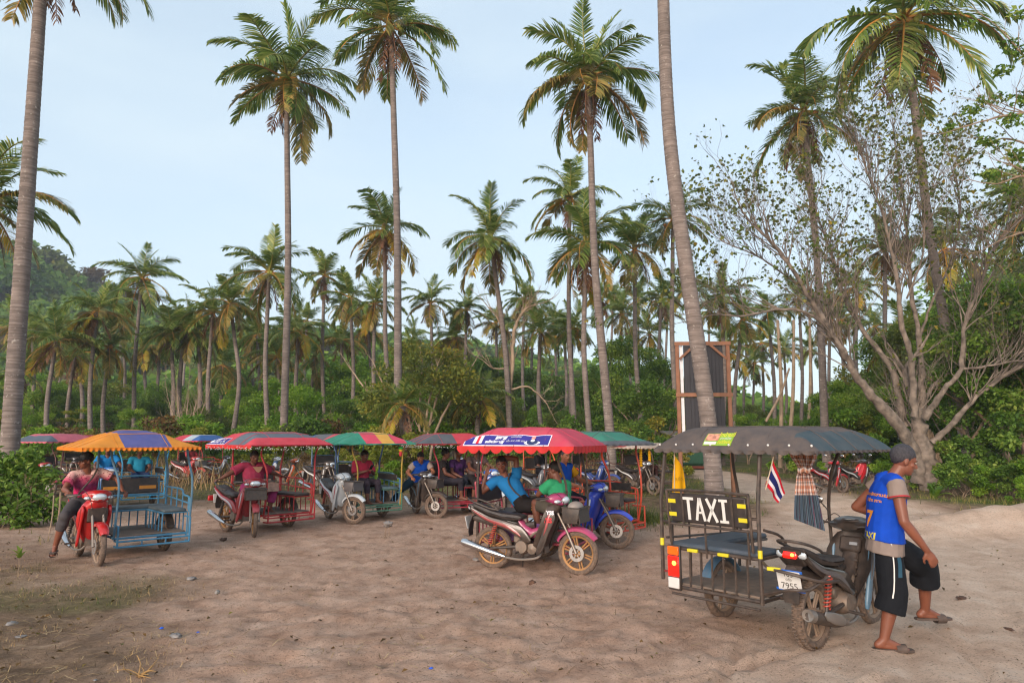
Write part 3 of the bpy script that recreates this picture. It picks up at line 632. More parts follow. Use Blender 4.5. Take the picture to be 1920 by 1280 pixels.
LV = {'dark': [leafy_variant(7, 3.4, G_DARK, BARK, s, 1, 9500, .16) for s in (1, 2)], 'mid': [leafy_variant(6, 2.8, G_MID, BARK, s, 2, 8500, .14) for s in (3, 4)],
      'layer': [leafy_variant(6.5, 3.2, G_YEL, BARKP, s, 1, 7000, .14, layers=True) for s in (5, 6)], 'olive': [leafy_variant(5, 2.8, G_OLV, BARK, s, 4, 7500, .125, lean=.6) for s in (7, 8)],
      'dry': [leafy_variant(3.6, 2.0, G_DRY, BARKP, s, 5, 1300, .13, lean=.7, r=.16) for s in (9, 10)]}
SV = {'green': [leafy_variant(1.5, 1.1, G_MID, BARK, s, 4, 3000, .10, .15, lean=.7, r=.05, blobs=14) for s in (11, 12)], 'dark': [leafy_variant(1.8, 1.3, G_DARK, BARK, s, 4, 3000, .115, .15, lean=.7, r=.05, blobs=14) for s in (13, 14)],
      'yellow': [leafy_variant(1.4, 1.0, G_YEL, BARK, s, 4, 2400, .09, .15, lean=.7, r=.05, blobs=12) for s in (15, 16)], 'dry': [leafy_variant(1.3, 1.0, G_DRY, BARKP, s, 6, 600, .1, .15, lean=.8, r=.06, blobs=10) for s in (17, 18)]}
def where_u(u):
    return next(s for lim, s in ((-40, 'beyond the left edge of the clearing'), (110, 'behind the thick left palm'), (215, 'behind the rose roof'), (330, 'behind the orange and purple roof'), (460, 'behind the purple banner'), (590, 'behind the tall orange-coconut palm'),
                                 (690, 'behind the striped roof'), (770, 'beside the tallest pale trunk'), (870, 'behind the dark taxi'), (960, 'behind the banner of the pink roof'), (1060, 'behind the pink roof'), (1160, 'behind the teal roof'), (1255, 'just left of the billboard'),
                                 (1375, 'behind the billboard'), (1460, 'in the gap right of the billboard'), (1540, 'above the middle of the black roof'), (1640, 'behind the parked scooters'), (1760, 'behind the bare tree'), (1850, 'right of the bare tree'), (9999, 'at the right edge of the photo')) if u < lim)
def plant_tree(kind, u, Y, H, hw=None, shrub=False, label=None, name=None, group=None):
    src = (SV if shrub else LV)[kind]; tr, cr = random.choice(src); h0 = dict(dark=1.8, green=1.5, yellow=1.4, dry=1.3)[kind] if shrub else dict(dark=7, mid=6, layer=6.5, olive=5, dry=3.6)[kind]
    ad = dict(dark='dark green', green='mid green', yellow='yellow-green', dry='dry brown', mid='bright green', layer='layered yellow-green', olive='dull olive')[kind]
    p = at(u, 820, Y); lab = label or f"{ad} {'shrub' if shrub else 'bushy tree'} {where_u(u)}"
    t = thing(name or ('shrub' if shrub else 'bushy_tree'), lab, 'shrub' if shrub else 'tree', (p.x, Y, gz(p.x, Y) if Y < 40 else 0), random.uniform(0, 6.28), group or f"{ad} {'shrubs' if shrub else 'trees'} {where_u(u)}")
    s = H / h0; sw = s if hw is None else hw
    link('trunk', tr, t, scale=(sw, sw, s)); link('crown', cr, t, scale=(sw, sw, s)); return t
TOPS = [(-100, 650), (0, 675), (100, 690), (220, 695), (330, 700), (440, 690), (500, 700), (600, 705), (680, 635), (760, 690), (870, 650), (960, 690), (1060, 715), (1150, 700), (1240, 700), (1300, 720), (1380, 745), (1470, 752), (1540, 735), (1600, 690), (1700, 620), (1800, 520), (1930, 470), (2050, 450)]
def topv(u): return float(np.interp(u, [p[0] for p in TOPS], [p[1] for p in TOPS]))
rs = random.Random(5)
for row, (Y0, dv, st) in enumerate(((74, 0, 52), (60, 26, 58), (50, 62, 62), (43, 98, 66))):
    u = -130 + rs.uniform(0, 40)
    while u < 2050:
        Y = Y0 + rs.uniform(-4, 4); 
        if 1385 < u < 1530 and row != 0: u += st; continue
        v = topv(u) + dv + rs.uniform(-14, 26); H = max(1.6, at(u, v, Y).z)
        k = rs.choice(('dark', 'mid', 'layer', 'olive', 'dark', 'mid', 'olive') if u < 900 else ('dark', 'dark', 'mid', 'olive', 'dark'))
        if 330 < u < 420 and row == 3: k = 'dry'
        plant_tree(k, u, Y, H, H / dict(dark=7, mid=6, layer=6.5, olive=5, dry=3.6)[k] * rs.uniform(.95, 1.35)); u += st * rs.uniform(.75, 1.25)
# undergrowth along the edge of the clearing
for row, (Y0, st, h) in enumerate(((38, 44, 2.6), (33, 62, 1.9))):
    u = -80
    while u < 2000:
        if not (1255 < u < 1560) or rs.random() < .18:
            Y = Y0 + rs.uniform(-2.5, 2.5); k = rs.choice(('green', 'dark', 'dry', 'yellow', 'green', 'dark')); plant_tree(k, u, Y, h * rs.uniform(.6, 1.25), shrub=True)
        u += st * rs.uniform(.7, 1.3)
plant_tree('mid', 578, 40, 5.2, 1.05, label='rounded bright green tree standing behind the maroon and striped roofs', group='single trees behind the taxis')
plant_tree('mid', 520, 46, 6.0, 1.1, label='fresh green tree left of the rounded one, behind the orange-coconut palm trunk', group='single trees behind the taxis')
for u, Y, H in ((1180, 46, 8.6), (1245, 50, 7.6), (1128, 52, 7.4), (1215, 40, 5.0)):
    plant_tree('dark', u, Y, H, 1.0)
for u, Y, H, k in ((1830, 26, 6.2, 'dark'), (1900, 24, 7.0, 'dark'), (1960, 25, 8.0, 'mid'), (1880, 30, 8.5, 'olive'), (1790, 30, 5.5, 'dark'), (1840, 34, 9.5, 'dark'), (1760, 36, 8.0, 'olive'), (1700, 40, 8.0, 'dark'), (1910, 33, 10.0, 'mid'), (1800, 40, 9.5, 'mid'), (1660, 44, 7.5, 'olive'), (1720, 33, 5.0, 'mid'), (1600, 38, 5.2, 'mid'), (1560, 40, 4.6, 'mid'), (1650, 36, 4.5, 'dark'), (1400, 47, 3.6, 'mid'), (1450, 50, 3.4, 'mid'), (1500, 46, 3.5, 'mid')):
    plant_tree(k, u, Y, H)
for u, Y, H, k in ((1790, 21.5, 1.3, 'dark'), (1850, 21, 1.0, 'green'), (1900, 20.5, 1.1, 'dark'), (1940, 19.5, 1.2, 'green'), (1820, 23, 1.9, 'dark'), (1890, 22.5, 2.2, 'dark'), (1960, 21, 2.4, 'dark'), (1690, 24.5, .9, 'green'), (1640, 27, .9, 'green'), (1540, 29, .8, 'green'), (1910, 18.6, .7, 'green'), (1760, 25, 1.6, 'dark'), (720, 27, 1.4, 'yellow'), (730, 24, 1.0, 'green'), (748, 26, 1.9, 'yellow'), (700, 28, 1.2, 'dry'), (760, 29, 1.6, 'dry')):
    plant_tree(k, u, Y, H, shrub=True)
# the leafy bush in front of the thick left palm
def lush_bush():
    p = ground(18, 985); t = thing('lush_bush', 'lush green bush at the foot of the thick left palm, leaning into the red taxi', 'bush', (p.x, p.y, 0))
    mb = MB(); tips = []; R = random.Random(3); bl = []
    for i in range(22):
        a = R.uniform(0, 6.28); limbs(mb, (R.uniform(-.6, .6), R.uniform(-.4, .4), -.05), (math.cos(a) * .7, math.sin(a) * .5, 1), R.uniform(.35, .6), .014, 2, R, tips, .7, 0, 4)
    mb.build('stem', BARK, t)
    for cx, cy, cz, r in ((-.9, .1, 1.3, .55), (-1.3, .2, 1.0, .7), (.15, .1, 1.35, .34), (.5, .1, .95, .36), (-.6, .1, .75, .6), (-.1, 0, .6, .55), (.35, -.1, .5, .5), (.75, 0, .35, .36), (1.1, .05, .22, .3), (-1., 0, .5, .6), (-.35, .2, 1.15, .38), (.05, .2, .95, .35), (-.8, .3, 1.15, .4), (1.35, 0, .16, .22), (.5, -.35, .2, .35), (-.4, -.4, .3, .5), (-1.1, -.3, .3, .5)):
        bl.append(((cx, cy, cz), (r, r * .8, r * .75)))
    P, k = cloud_points(bl, 6400, .4); P[:, 2] = np.maximum(P[:, 2], .02); h = np.array([R.uniform(0, 1) for _ in bl])
    V, Fq, ti = leaves_at(P, .13, .5, .9, np.clip(.4 * h[k] + RNG.uniform(0, .6, len(P)), 0, 1)); link('foliage', npmesh('foliage', V, Fq, G_DARK, ti), t)
lush_bush()
# ================================================================== single trees
def twig_tree(name, label, cat, base, main, bark, depthY, seed, twig=3, tw_len=1.5, twr=.022, leaf=None, nleaf=0, lsize=.14, extra=(), upb=.35, dens=1.9, thin=.84):
    """main limbs given as polylines of (u, v, depth offset, radius); twigs and sparse leaves grow from them"""
    R = random.Random(seed); base = Vector(base); t = thing(name, label, cat, base); tips = []
    for li, pl in enumerate(main):
        P = [at(u, v, depthY + d) - base for u, v, d, r in pl]; rr = [r * thin for *_, r in pl]; mb = MB(); S = smooth_path(P, 6); mS = len(S); rS = [float(np.interp(i / (mS - 1) * (len(rr) - 1), range(len(rr)), rr)) for i in range(mS)]
        S = [p + Vector((R.uniform(-1, 1), R.uniform(-1, 1), R.uniform(-1, 1))) * rS[i] * (.45 if rS[i] < .15 else .2) * (0 < i < mS - 1) for i, p in enumerate(S)]; mb.tube(S, [q * R.uniform(.88, 1.14) for q in rS], 10 if rr[0] > .07 else 6, 0, cap=True)
        tw = MB(); m = len(S); cnt = max(3, int(sum((S[i + 1] - S[i]).length for i in range(m - 1)) * dens))
        for q in range(cnt):
            f = R.uniform(.38, 1.0); i = min(m - 2, int(f * (m - 1))); d = (S[i + 1] - S[i]).normalized(); r0 = float(np.interp(f * (len(rr) - 1), range(len(rr)), rr))
            ax = Vector((R.uniform(-1, 1), R.uniform(-1, 1), R.uniform(-.3, 1) + upb)).normalized()
            limbs(tw, S[i], d * .8 + ax * .75, tw_len * R.uniform(.6, 1.2) * (1.15 - .4 * f), min(twr * 1.6, max(twr * .5, r0 * .55)), twig, R, tips, .62, -.05, 5)
        limbs(tw, S[-1], (S[-1] - S[-2]), tw_len, rr[-1], twig, R, tips, .55, -.05, 5)
        l = mb.build('limb', bark, t, angle=80); tw.build('twigs', bark, l, angle=80)['kind'] = 'stuff'
    if leaf and tips:
        T = np.array([tuple(p) for p, d in tips]); idx = RNG.integers(0, len(T), nleaf); w_ = sstep(0, 1, (T[idx, 2] - 2.0) / 5.0) 
        keep = RNG.uniform(0, 1, nleaf) < .12 + .88 * w_; idx = idx[keep]; P = T[idx] + RNG.normal(0, .045, (len(idx), 3)); hue = RNG.uniform(0, 1, len(T))[idx]
        V, Fq, ti = leaves_at(P, lsize, .8, .2, np.clip(.5 * hue + RNG.uniform(0, .5, len(P)), 0, 1)); link('foliage', npmesh('foliage', V, Fq, leaf, ti), t)
    return t
SPARSE = leafmat('leaf_sparse', ((0., '#3a4a20'), (.45, '#58682e'), (.8, '#7c7c36'), (.93, '#8f7a24'), (1., '#b08a2a')), .5, .25)
B0 = ground(1738, 905); BARKL = mat('lichen_bark', '#75695f', .92, var=.6, scale=4.5, bump=.8, bscale=15)
main = [
    [(1748, 915, 0, .62), (1740, 880, 0, .5), (1730, 840, 0, .46), (1722, 800, 0, .40), (1718, 765, 0, .24)],
    [(1722, 905, 0, .42), (1712, 840, -.1, .34), (1660, 770, -.3, .27), (1621, 728, -.5, .23), (1585, 668, -.8, .19), (1545, 604, -1.1, .15), (1498, 525, -1.4, .11), (1452, 462, -1.6, .075), (1405, 415, -1.8, .04)],
    [(1545, 606, -1.1, .10), (1505, 584, -1.3, .08), (1455, 580, -1.5, .065), (1395, 592, -1.8, .05), (1340, 590, -2.1, .035), (1300, 600, -2.3, .02)],
    [(1571, 645, -.9, .09), (1530, 560, -.2, .075), (1478, 520, .2, .06), (1420, 480, .5, .045), (1360, 455, .8, .03), (1325, 430, 1, .018)],
    [(1700, 800, .3, .2), (1671, 694, .5, .16), (1628, 633, .8, .13), (1585, 565, 1.0, .1), (1560, 480, 1.2, .075), (1530, 400, 1.3, .05), (1505, 330, 1.4, .03)],
    [(1714, 780, -.4, .2), (1711, 690, -.6, .16), (1690, 600, -.9, .13), (1678, 500, -1.1, .1), (1655, 400, -1.3, .07), (1625, 320, -1.4, .045), (1600, 250, -1.5, .025)],
    [(1728, 790, .2, .2), (1726, 660, .2, .15), (1712, 570, .3, .12), (1704, 480, .4, .09), (1695, 380, .6, .06), (1680, 290, .8, .035), (1672, 215, .9, .02)],
    [(1734, 785, -.5, .18), (1772, 730, -.8, .14), (1801, 690, -1.0, .12), (1808, 610, -1.2, .1), (1838, 540, -1.4, .085), (1862, 470, -1.6, .07), (1905, 420, -1.7, .05), (1960, 380, -1.8, .03)],
    [(1748, 830, -.2, .19), (1790, 790, -.5, .15), (1840, 735, -.8, .12), (1925, 680, -1.1, .09), (2020, 640, -1.3, .05)],
    [(1720, 775, .6, .14), (1745, 730, .8, .12), (1790, 690, 1.0, .1), (1850, 640, 1.2, .08), (1925, 585, 1.4, .06), (2000, 540, 1.5, .03)],
    [(1803, 692, -1.0, .08), (1840, 688, -1.2, .065), (1920, 676, -1.4, .05), (1980, 690, -1.5, .03)],
    [(1722, 640, .2, .08), (1750, 560, .4, .07), (1790, 470, .6, .055), (1800, 380, .8, .04), (1780, 300, .9, .022)],
    [(1700, 560, -.9, .06), (1730, 480, -1.2, .05), (1735, 400, -1.5, .04), (1755, 330, -1.6, .025)],
]
twig_tree('bare_branched_tree', 'big spreading tree of pale bare limbs with sparse small leaves, behind the standing man', 'tree', B0, main, BARKL, 24.0, 4, 3, 1.35, .017, SPARSE, 9500, .135, dens=5.2, thin=.62)
bt = [o for o in COL.objects if o.name.startswith('bare_branched_tree')][0]
for i, (x, y, r, h) in enumerate(((-.30, -.15, .13, 2.0), (-.05, -.38, .10, 2.3), (.2, -.3, .14, 2.1), (.42, -.1, .11, 1.8), (-.5, .1, .12, 1.5), (.05, -.5, .055, 2.2), (.33, -.42, .05, 2.0))):
    mb = MB(); mb.tube([(x * 1.7, y * 1.5, -.1), (x * 1.25, y * 1.2, .45), (x, y, 1.0), (x * .8 - .1, y * .8, h)], [r * 1.7, r * 1.1, r, r * .8], 8, k=5); mb.build('aerial_root', BARKP, bt, angle=80)
# round shrubby tree with fanned stems
B1 = ground(785, 886)
fan = [[(790 + a * .25, 886, 0, .10), (785 + a * .5, 830, b * .3, .085), (780 + a, 775, b * .7, .07), (780 + a * 1.7, 715, b, .05), (780 + a * 2.1, 680, b * 1.2, .025)] for a, b in ((-62, .5), (-38, -.6), (-16, .4), (6, -.3), (30, .7), (52, -.5), (20, -1))]
t = twig_tree('round_shrubby_tree', 'broad round shrubby tree with fanned pale stems behind the dark taxi', 'tree', B1, fan, BARKP, B1.y, 6, 1, .5, .02)
bl = []; R = random.Random(8)
for i in range(44):
    a = R.uniform(0, 6.28); q = math.sqrt(R.uniform(.02, 1)); r = R.uniform(.5, 1.0); bl.append(((math.cos(a) * q * 2.9 + .15, math.sin(a) * q * 2.2 - .5, 3.5 + (1 - q * q) * 2.7 + R.uniform(-.9, .6)), (r, r, r * .7)))
P, k = cloud_points(bl, 9500, .42); hue = np.array([R.uniform(0, 1) for _ in bl]); V, Fq, ti = leaves_at(P, .17, .6, .7, np.clip(.5 * hue[k] + RNG.uniform(0, .5, len(P)), 0, 1)); link('crown', npmesh('crown', V, Fq, G_OLV, ti), t)
# forked leafless tree by the rounded palm, dry thicket, slanting poles
twig_tree('leafless_tree', 'forked pale leafless tree close beside the rounded palm behind the pink roof', 'tree', at(950, 868, 38) - Vector((0, 0, .1)), [[(950, 868, 0, .17), (955, 770, 0, .15), (960, 690, 0, .13), (965, 620, 0, .11), (985, 580, .1, .07), (1010, 570, .2, .03)], [(960, 700, 0, .1), (948, 640, 0, .08), (935, 600, -.2, .05), (915, 575, -.4, .03)], [(958, 730, 0, .07), (990, 725, .2, .06), (1020, 750, .4, .04), (1032, 770, .5, .02)], [(955, 690, 0, .06), (925, 690, -.2, .05), (905, 675, -.3, .025)]], BARKP, 38, 12, 2, .8, .016)
twig_tree('leafless_thicket', 'tangle of bleached bare branches in the undergrowth above the maroon taxi', 'shrub', at(352, 872, 44) - Vector((0, 0, .1)), [[(350, 872, 0, .06), (345 + a * .5, 800, b, .045), (345 + a, 745, b * 1.5, .02)] for a, b in ((-30, .4), (-12, -.5), (8, .5), (26, -.2), (45, .3))], BARKP, 44, 13, 2, 1.1, .014)
for i, (u0, v0, u1, v1, Y, r) in enumerate(((1463, 880, 1458, 600, 42, .13), (1476, 882, 1488, 600, 40, .12), (1436, 790, 1480, 690, 41, .08), (1512, 876, 1518, 600, 46, .12))):
    a = at(u0, v0, Y); b = at(u1, v1, Y); a.z = max(0, a.z) if i == 2 else 0; mb = MB(); m = (a + b) / 2 + Vector((.15, 0, 0)); mb.tube([a - a, m - a, b - a], [r, r * .9, r * .7], 8, k=4)
    o = mb.build('dead_tree', BARKP, None, a); tag(o, ('bare grey trunk, left of two standing together in the gap by the billboard', 'bare grey trunk, right of two standing together in the gap by the billboard', 'slanting grey trunk leaning against the two bare trunks', 'bare grey trunk between the pair and the big limb of the bare tree')[i], 'tree')
# tree whose leafy branches reach in from the upper right
BR = lambda *p: [tuple(q) for q in p]
B2 = Vector((15.5, 17.5, 0))
t = twig_tree('large_leaved_tree', 'large-leaved tree reaching in from the upper right corner', 'tree', B2, [
    BR((2060, 900, 0, .22), (2050, 600, 0, .18), (2030, 380, 0, .13), (2000, 250, 0, .08)),
    BR((2045, 480, 0, .08), (1985, 360, -.3, .06), (1930, 330, -.5, .04), (1870, 345, -.7, .02)), BR((2035, 400, 0, .07), (1960, 230, -.2, .05), (1900, 215, -.4, .035), (1800, 240, -.8, .018)),
    BR((2010, 280, 0, .06), (1960, 150, 0, .04), (1915, 100, -.2, .03), (1880, 60, -.3, .015)), BR((2030, 390, .2, .06), (1955, 290, .4, .04), (1880, 260, .5, .025), (1830, 290, .6, .012)),
    BR((2040, 440, .2, .05), (1950, 430, .2, .04), (1890, 445, .1, .022), (1840, 470, 0, .01))], BARK, 17.5, 22, 2, .8, .014)
bl = []; R = random.Random(9)
for u, v, n in ((1915, 30, 3), (1900, 95, 3), (1890, 140, 2), (1830, 200, 2), (1875, 190, 2), (1905, 235, 4), (1850, 255, 3), (1800, 245, 1), (1900, 300, 3), (1870, 325, 2), (1925, 180, 3), (1935, 100, 3), (1835, 55, 1), (1940, 260, 4), (1960, 330, 5), (1970, 200, 5), (1980, 60, 5), (2010, 150, 6), (2020, 300, 6), (2040, 430, 5), (1895, 360, 1), (1880, 275, 2)):
    for q in range(n):
        c = at(u + R.uniform(-16, 16), v + R.uniform(-12, 12), 17.3 + R.uniform(-.5, .5)) - B2; r = R.uniform(.12, .26); bl.append((tuple(c), (r * 1.25, r, r * .6)))
P, k = cloud_points(bl, 1900, .5); V, Fq, ti = leaves_at(P, .15, .55, .8); link('crown', npmesh('crown', V, Fq, G_DARK, ti), t)
# ------------------------------------------------------------------ plants at the right edge
def blade_plant(name, label, base, n, L, wd, matl, droop=.9, part='leaf', up=1.0):
    t = thing(name, label, 'plant', base); R = random.Random(int(base[0] * 31))
    for i in range(n):
        a = i * 2.4 + R.uniform(-.3, .3); e = math.radians(R.uniform(35, 82) * up); l = L * R.uniform(.7, 1.1); V = []; P = Vector((0, 0, .05)); d = Vector((math.cos(a) * math.cos(e), math.sin(a) * math.cos(e), math.sin(e))); s = Vector((-math.sin(a), math.cos(a), 0))
        for q in range(7):
            w_ = wd * (math.sin(PI * min(.97, .12 + q / 6 * .88)) ** .6 if wd > .08 else (1 - q / 6.2)); V += [P - s * w_ + Vector((0, 0, w_ * .35)), P, P + s * w_ + Vector((0, 0, w_ * .35))]
            d = (d + Vector((0, 0, -droop / 6 * (q / 3)))).normalized(); P = P + d * l / 6
        Fc = []
        for q in range(6): Fc += [(q * 3, q * 3 + 1, q * 3 + 4, q * 3 + 3), (q * 3 + 1, q * 3 + 2, q * 3 + 5, q * 3 + 4)]
        link(part, npmesh(part, [tuple(v) for v in V], Fc, matl, np.full(21, R.uniform(0, 1)), smooth=True), t)
    return t
PB = leafmat('leaf_broad', ((0., '#4c6a1e'), (.5, '#6b8a2c'), (1., '#8fa43c')), .45, .35); PS = leafmat('leaf_spiky', ((0., '#3f5638'), (.5, '#55704a'), (1., '#74875a')), .5, .2)
def gp(u, v): p = ground(u, v); p.z = gz(p.x, p.y); return p
blade_plant('broad_leaf_plant', 'plant with big pale green upright leaves right of the bare tree', gp(1838, 930), 6, .85, .17, PB, .5, up=1.05)
blade_plant('broad_leaf_plant', 'low plant with broad drooping leaves right behind the standing man', gp(1752, 940), 9, .5, .10, PB, 1.2)
blade_plant('spiky_plant', 'spiky blue-green rosette plant near the right edge of the photo', gp(1892, 925), 34, 1.55, .035, PS, .7)
blade_plant('spiky_plant', 'dark spiky plant half hidden behind the broad-leaved one', gp(1800, 905), 22, 1.2, .04, PS, .9)
blade_plant('young_sapling', 'young sapling with a few drooping yellow-green leaves at the lower left', gp(33, 1078), 6, .22, .028, leafmat('leaf_sapling', ((0., '#6f8a3a'), (.6, '#8a9a3c'), (1., '#c0a033')), .5, .4), 1.3, up=1.1)
for o in [x for x in COL.objects if x.name.startswith('young_sapling')]:
    mb = MB(); mb.tube([(0, 0, -.02), (.01, 0, .12), (-.01, .01, .3)], [.006, .005, .004], 5); mb.build('stem', BARK, o)
    for c in o.children:
        if c.name.startswith('leaf'): c.location.z = random.uniform(.15, .3)
# ------------------------------------------------------------------ billboard seen from behind
WOOD = mat('raw_timber', '#855a42', .75, var=.22, scale=4, bump=.3); BB = mat('black_sheet', '#26242a', .55, var=.15, scale=2); WH = mat('white_sheet_edge', '#d5d3d6', .6)
Yb = 20.0
def billboard():
    p = at(1316, 640, Yb); t = thing('billboard', 'tall billboard seen from behind, black sheets in a timber frame behind the leaning trunk', 'billboard', (p.x, Yb, 0), math.radians(-4))
    s = Yb / F; hw = 47 * s; zt = at(1316, 641, Yb).z; zm = at(1316, 740, Yb).z; zb = at(1316, 842, Yb).z
    for x in (-hw, hw):
        mb = MB(); mb.box((x, 0, (zt - .1) / 2), (.11, .10, zt + .1)); mb.build('post', WOOD, t)
    for z in (zt - .05, zm, zb):
        mb = MB(); mb.box((0, -.062, z), (hw * 2 + .16, .022, .11)); mb.build('rail', WOOD, t)
    for sg in (-1, 1):
        mb = MB(); mb.box((sg * (hw - .28), -.07, zt - .30), (.62, .025, .07), (0, sg * math.radians(42), 0)); mb.build('corner_brace', WOOD, t)
    for z0, z1 in ((zm + .06, zt - .1), (zb + .06, zm - .06)):
        mb = MB(); mb.box((.02, .02, (z0 + z1) / 2), (hw * 2 - .32, .03, z1 - z0)); pnl = mb.build('panel', BB, t)
        for q in range(9):
            x = .05 + (q - 4) * (hw * 2 - .5) / 9; mb = MB(); mb.box((x, -.001, (z0 + z1) / 2), (.012, .014, z1 - z0 - .02)); mb.build('rib', BB, pnl)
        mb = MB(); mb.box((-hw + .12, .03, (z0 + z1) / 2), (.09, .02, z1 - z0)); mb.build('sheet_edge', WH, t)
billboard()
# far green hut between the taxis
def hut():
    p = ground(1296, 878); t = thing('green_hut', 'small dark green hut with a pale roof far behind the black taxi', 'hut', (p.x, p.y, 0)); g = mat('hut_green', '#2e5a44', .7, var=.15)
    mb = MB(); mb.box((0, 0, .95), (2.4, 2.0, 1.9)); mb.build('wall', g, t)
    mb = MB(); mb.box((0, 0, 2.02), (3.0, 2.6, .1), (math.radians(5), 0, 0)); mb.build('roof', mat('hut_roof', '#8f8880', .7), t)
    mb = MB(); mb.box((-.75, -1.02, .9), (.55, .05, 1.0)); w0 = mb.build('window', mat('hut_frame', '#c9b7a4', .6), t); mb = MB(); mb.box((-.75, -1.05, .9), (.42, .02, .85)); mb.build('pane', mat('dark_glass', '#20262a', .15), w0)
    mb = MB(); mb.box((.2, -1.05, .12), (1.9, .4, .14)); mb.build('step', mat('brick_red', '#8a4a38', .8), t)
hut()
# ================================================================== motorcycle taxis
BLK = mat('black_paint', '#1b1b1d', .4, var=.2, scale=9, dust=.22); BLKP = mat('black_plastic', '#202022', .5, var=.15, scale=10, dust=.16)
RUB = mat('tyre_rubber', '#2b2a29', .85, var=.2, scale=14, dust=.5, bump=.3, bscale=60); VINYL = mat('black_vinyl', '#1d1e22', .45, var=.2, scale=7, bump=.15, bscale=40, dust=.1)
CHROME = mat('chrome', '#c9c9cc', .22, 1.0, .08, dust=.08); STEEL = mat('dull_steel', '#8d8984', .45, .8, .15, dust=.35); ENG = mat('engine_metal', '#6d6862', .5, .6, .25, 14, dust=.5)
LENS = mat('clear_lens', '#cfd6dc', .08, .35, .1, coat=1.); GREYM = mat('grey_paint', '#4c4f55', .5, dust=.2); FLOOR = mat('floor_plate', '#5a544e', .7, var=.2, dust=.4, bump=.2)
GOLD = mat('rim_gold', '#a9752f', .5, .35, .2, 12, dust=.5); GREYRIM = mat('rim_dark', '#54504c', .5, .5, .2, 12, dust=.55); BROWNRIM = mat('rim_dusty', '#8c7a68', .6, .3, .2, 12, dust=.6)
DISC = mat('brake_disc', '#b9b7b6', .35, .8, .1, dust=.15); TAILR = mat('tail_lens_red', '#a01414', .25, coat=1.); TAIL_ON = mat('tail_lamp_lit', '#e0180c', .3, emit=.55, coat=.6); TAIL_HOT = mat('lamp_bulb_lit', '#ff8a30', .3, emit=3.0); AMB = mat('amber_lens', '#d2560e', .3, emit=.25)
WHT = mat('white_paint', '#d8d6d2', .5, var=.06, dust=.08); YEL = mat('yellow_tape', '#d9c81e', .5, var=.1, dust=.08); PLATE_B = mat('plate_blue', '#1f63c0', .5); SHOCK = mat('shock_red', '#b03322', .4, var=.15, dust=.2)
def paint(n, c, dust=.16, rough=.3): return mat(n, c, rough, var=.1, scale=5, dust=dust, coat=.5)
def metalp(n, c, dust=.18): return mat(n, c, .45, var=.2, scale=12, dust=dust)
def cloth(n, c, dust=.15, var=.12): return mat(n, c, .75, var=var * 1.5, scale=3, bump=.55, bscale=7, dust=dust, spec=.25)
WR = .285; WB = 1.23
def _tyre(w, knob=False):
    mb = MB(); R = WR; r0 = .218
    mb.lathe([(r0, -w * .34), (r0 + .02, -w * .5), (R - .022, -w * .5), (R - .006, -w * .33), (R, -w * .12), (R, w * .12), (R - .006, w * .33), (R - .022, w * .5), (r0 + .02, w * .5), (r0, w * .34)], 36, close=True)
    if knob:
        for i in range(52):
            a = 2 * PI * i / 52
            for sx, o in ((-1, 0), (1, .5)):
                b = a + o * 2 * PI / 52; mb.box((sx * w * .26, (R + .001) * math.cos(b), (R + .001) * math.sin(b)), (w * .34, .019, .014), (b, 0, 0))
    return mb.mesh('wheel', RUB, 30)
def _rim(m, spokes=6, w=.055):
    mb = MB(); mb.lathe([(.198, -w * .3), (.222, -w * .5), (.222, w * .5), (.198, w * .3)], 36, close=True)
    mb.lathe([(.0, -.055), (.045, -.05), (.055, 0), (.045, .05), (0, .055)], 16)
    for i in range(spokes):
        a = 2 * PI * i / spokes
        for da in (-.10, .10):
            p0 = (0, .04 * math.cos(a + da * 3), .04 * math.sin(a + da * 3)); p1 = (0, .205 * math.cos(a + da), .205 * math.sin(a + da)); mb.tube([p0, p1], [.013, .011], 6)
    return mb.mesh('rim', m, 35)
def _disc(m):
    mb = MB(); mb.lathe([(.062, -.003), (.105, -.003), (.105, .003), (.062, .003)], 28, close=True)
    for i in range(6): a = i * PI / 3; mb.box((0, .045 * math.cos(a), .045 * math.sin(a)), (.005, .05, .012), (a, 0, 0))
    return mb.mesh('brake_disc', m, 35)
TY_F, TY_R, TY_K = _tyre(.072), _tyre(.082), _tyre(.10, True); RIMS = {}; DSC = _disc(DISC)
def wheel(par, x, y, rim, tyre, disc=0, steer=None, yaw=0.):
    if rim not in RIMS: RIMS[rim] = _rim(MATS[rim])
    w_ = link('wheel', tyre, par, (x, y, WR), (0, 0, yaw)); w_.rotation_euler = (0, 0, yaw)
    r = link('rim', RIMS[rim], w_, (0, 0, 0), (random.uniform(0, 1), 0, 0))
    if disc: link('brake_disc', DSC, w_, (disc * .062, 0, 0))
    return w_
def TL(mb):
    mb.v = [(x, y * .74, z - y * .14) if y < 0 else (x, y, z) for x, y, z in mb.v]; return mb
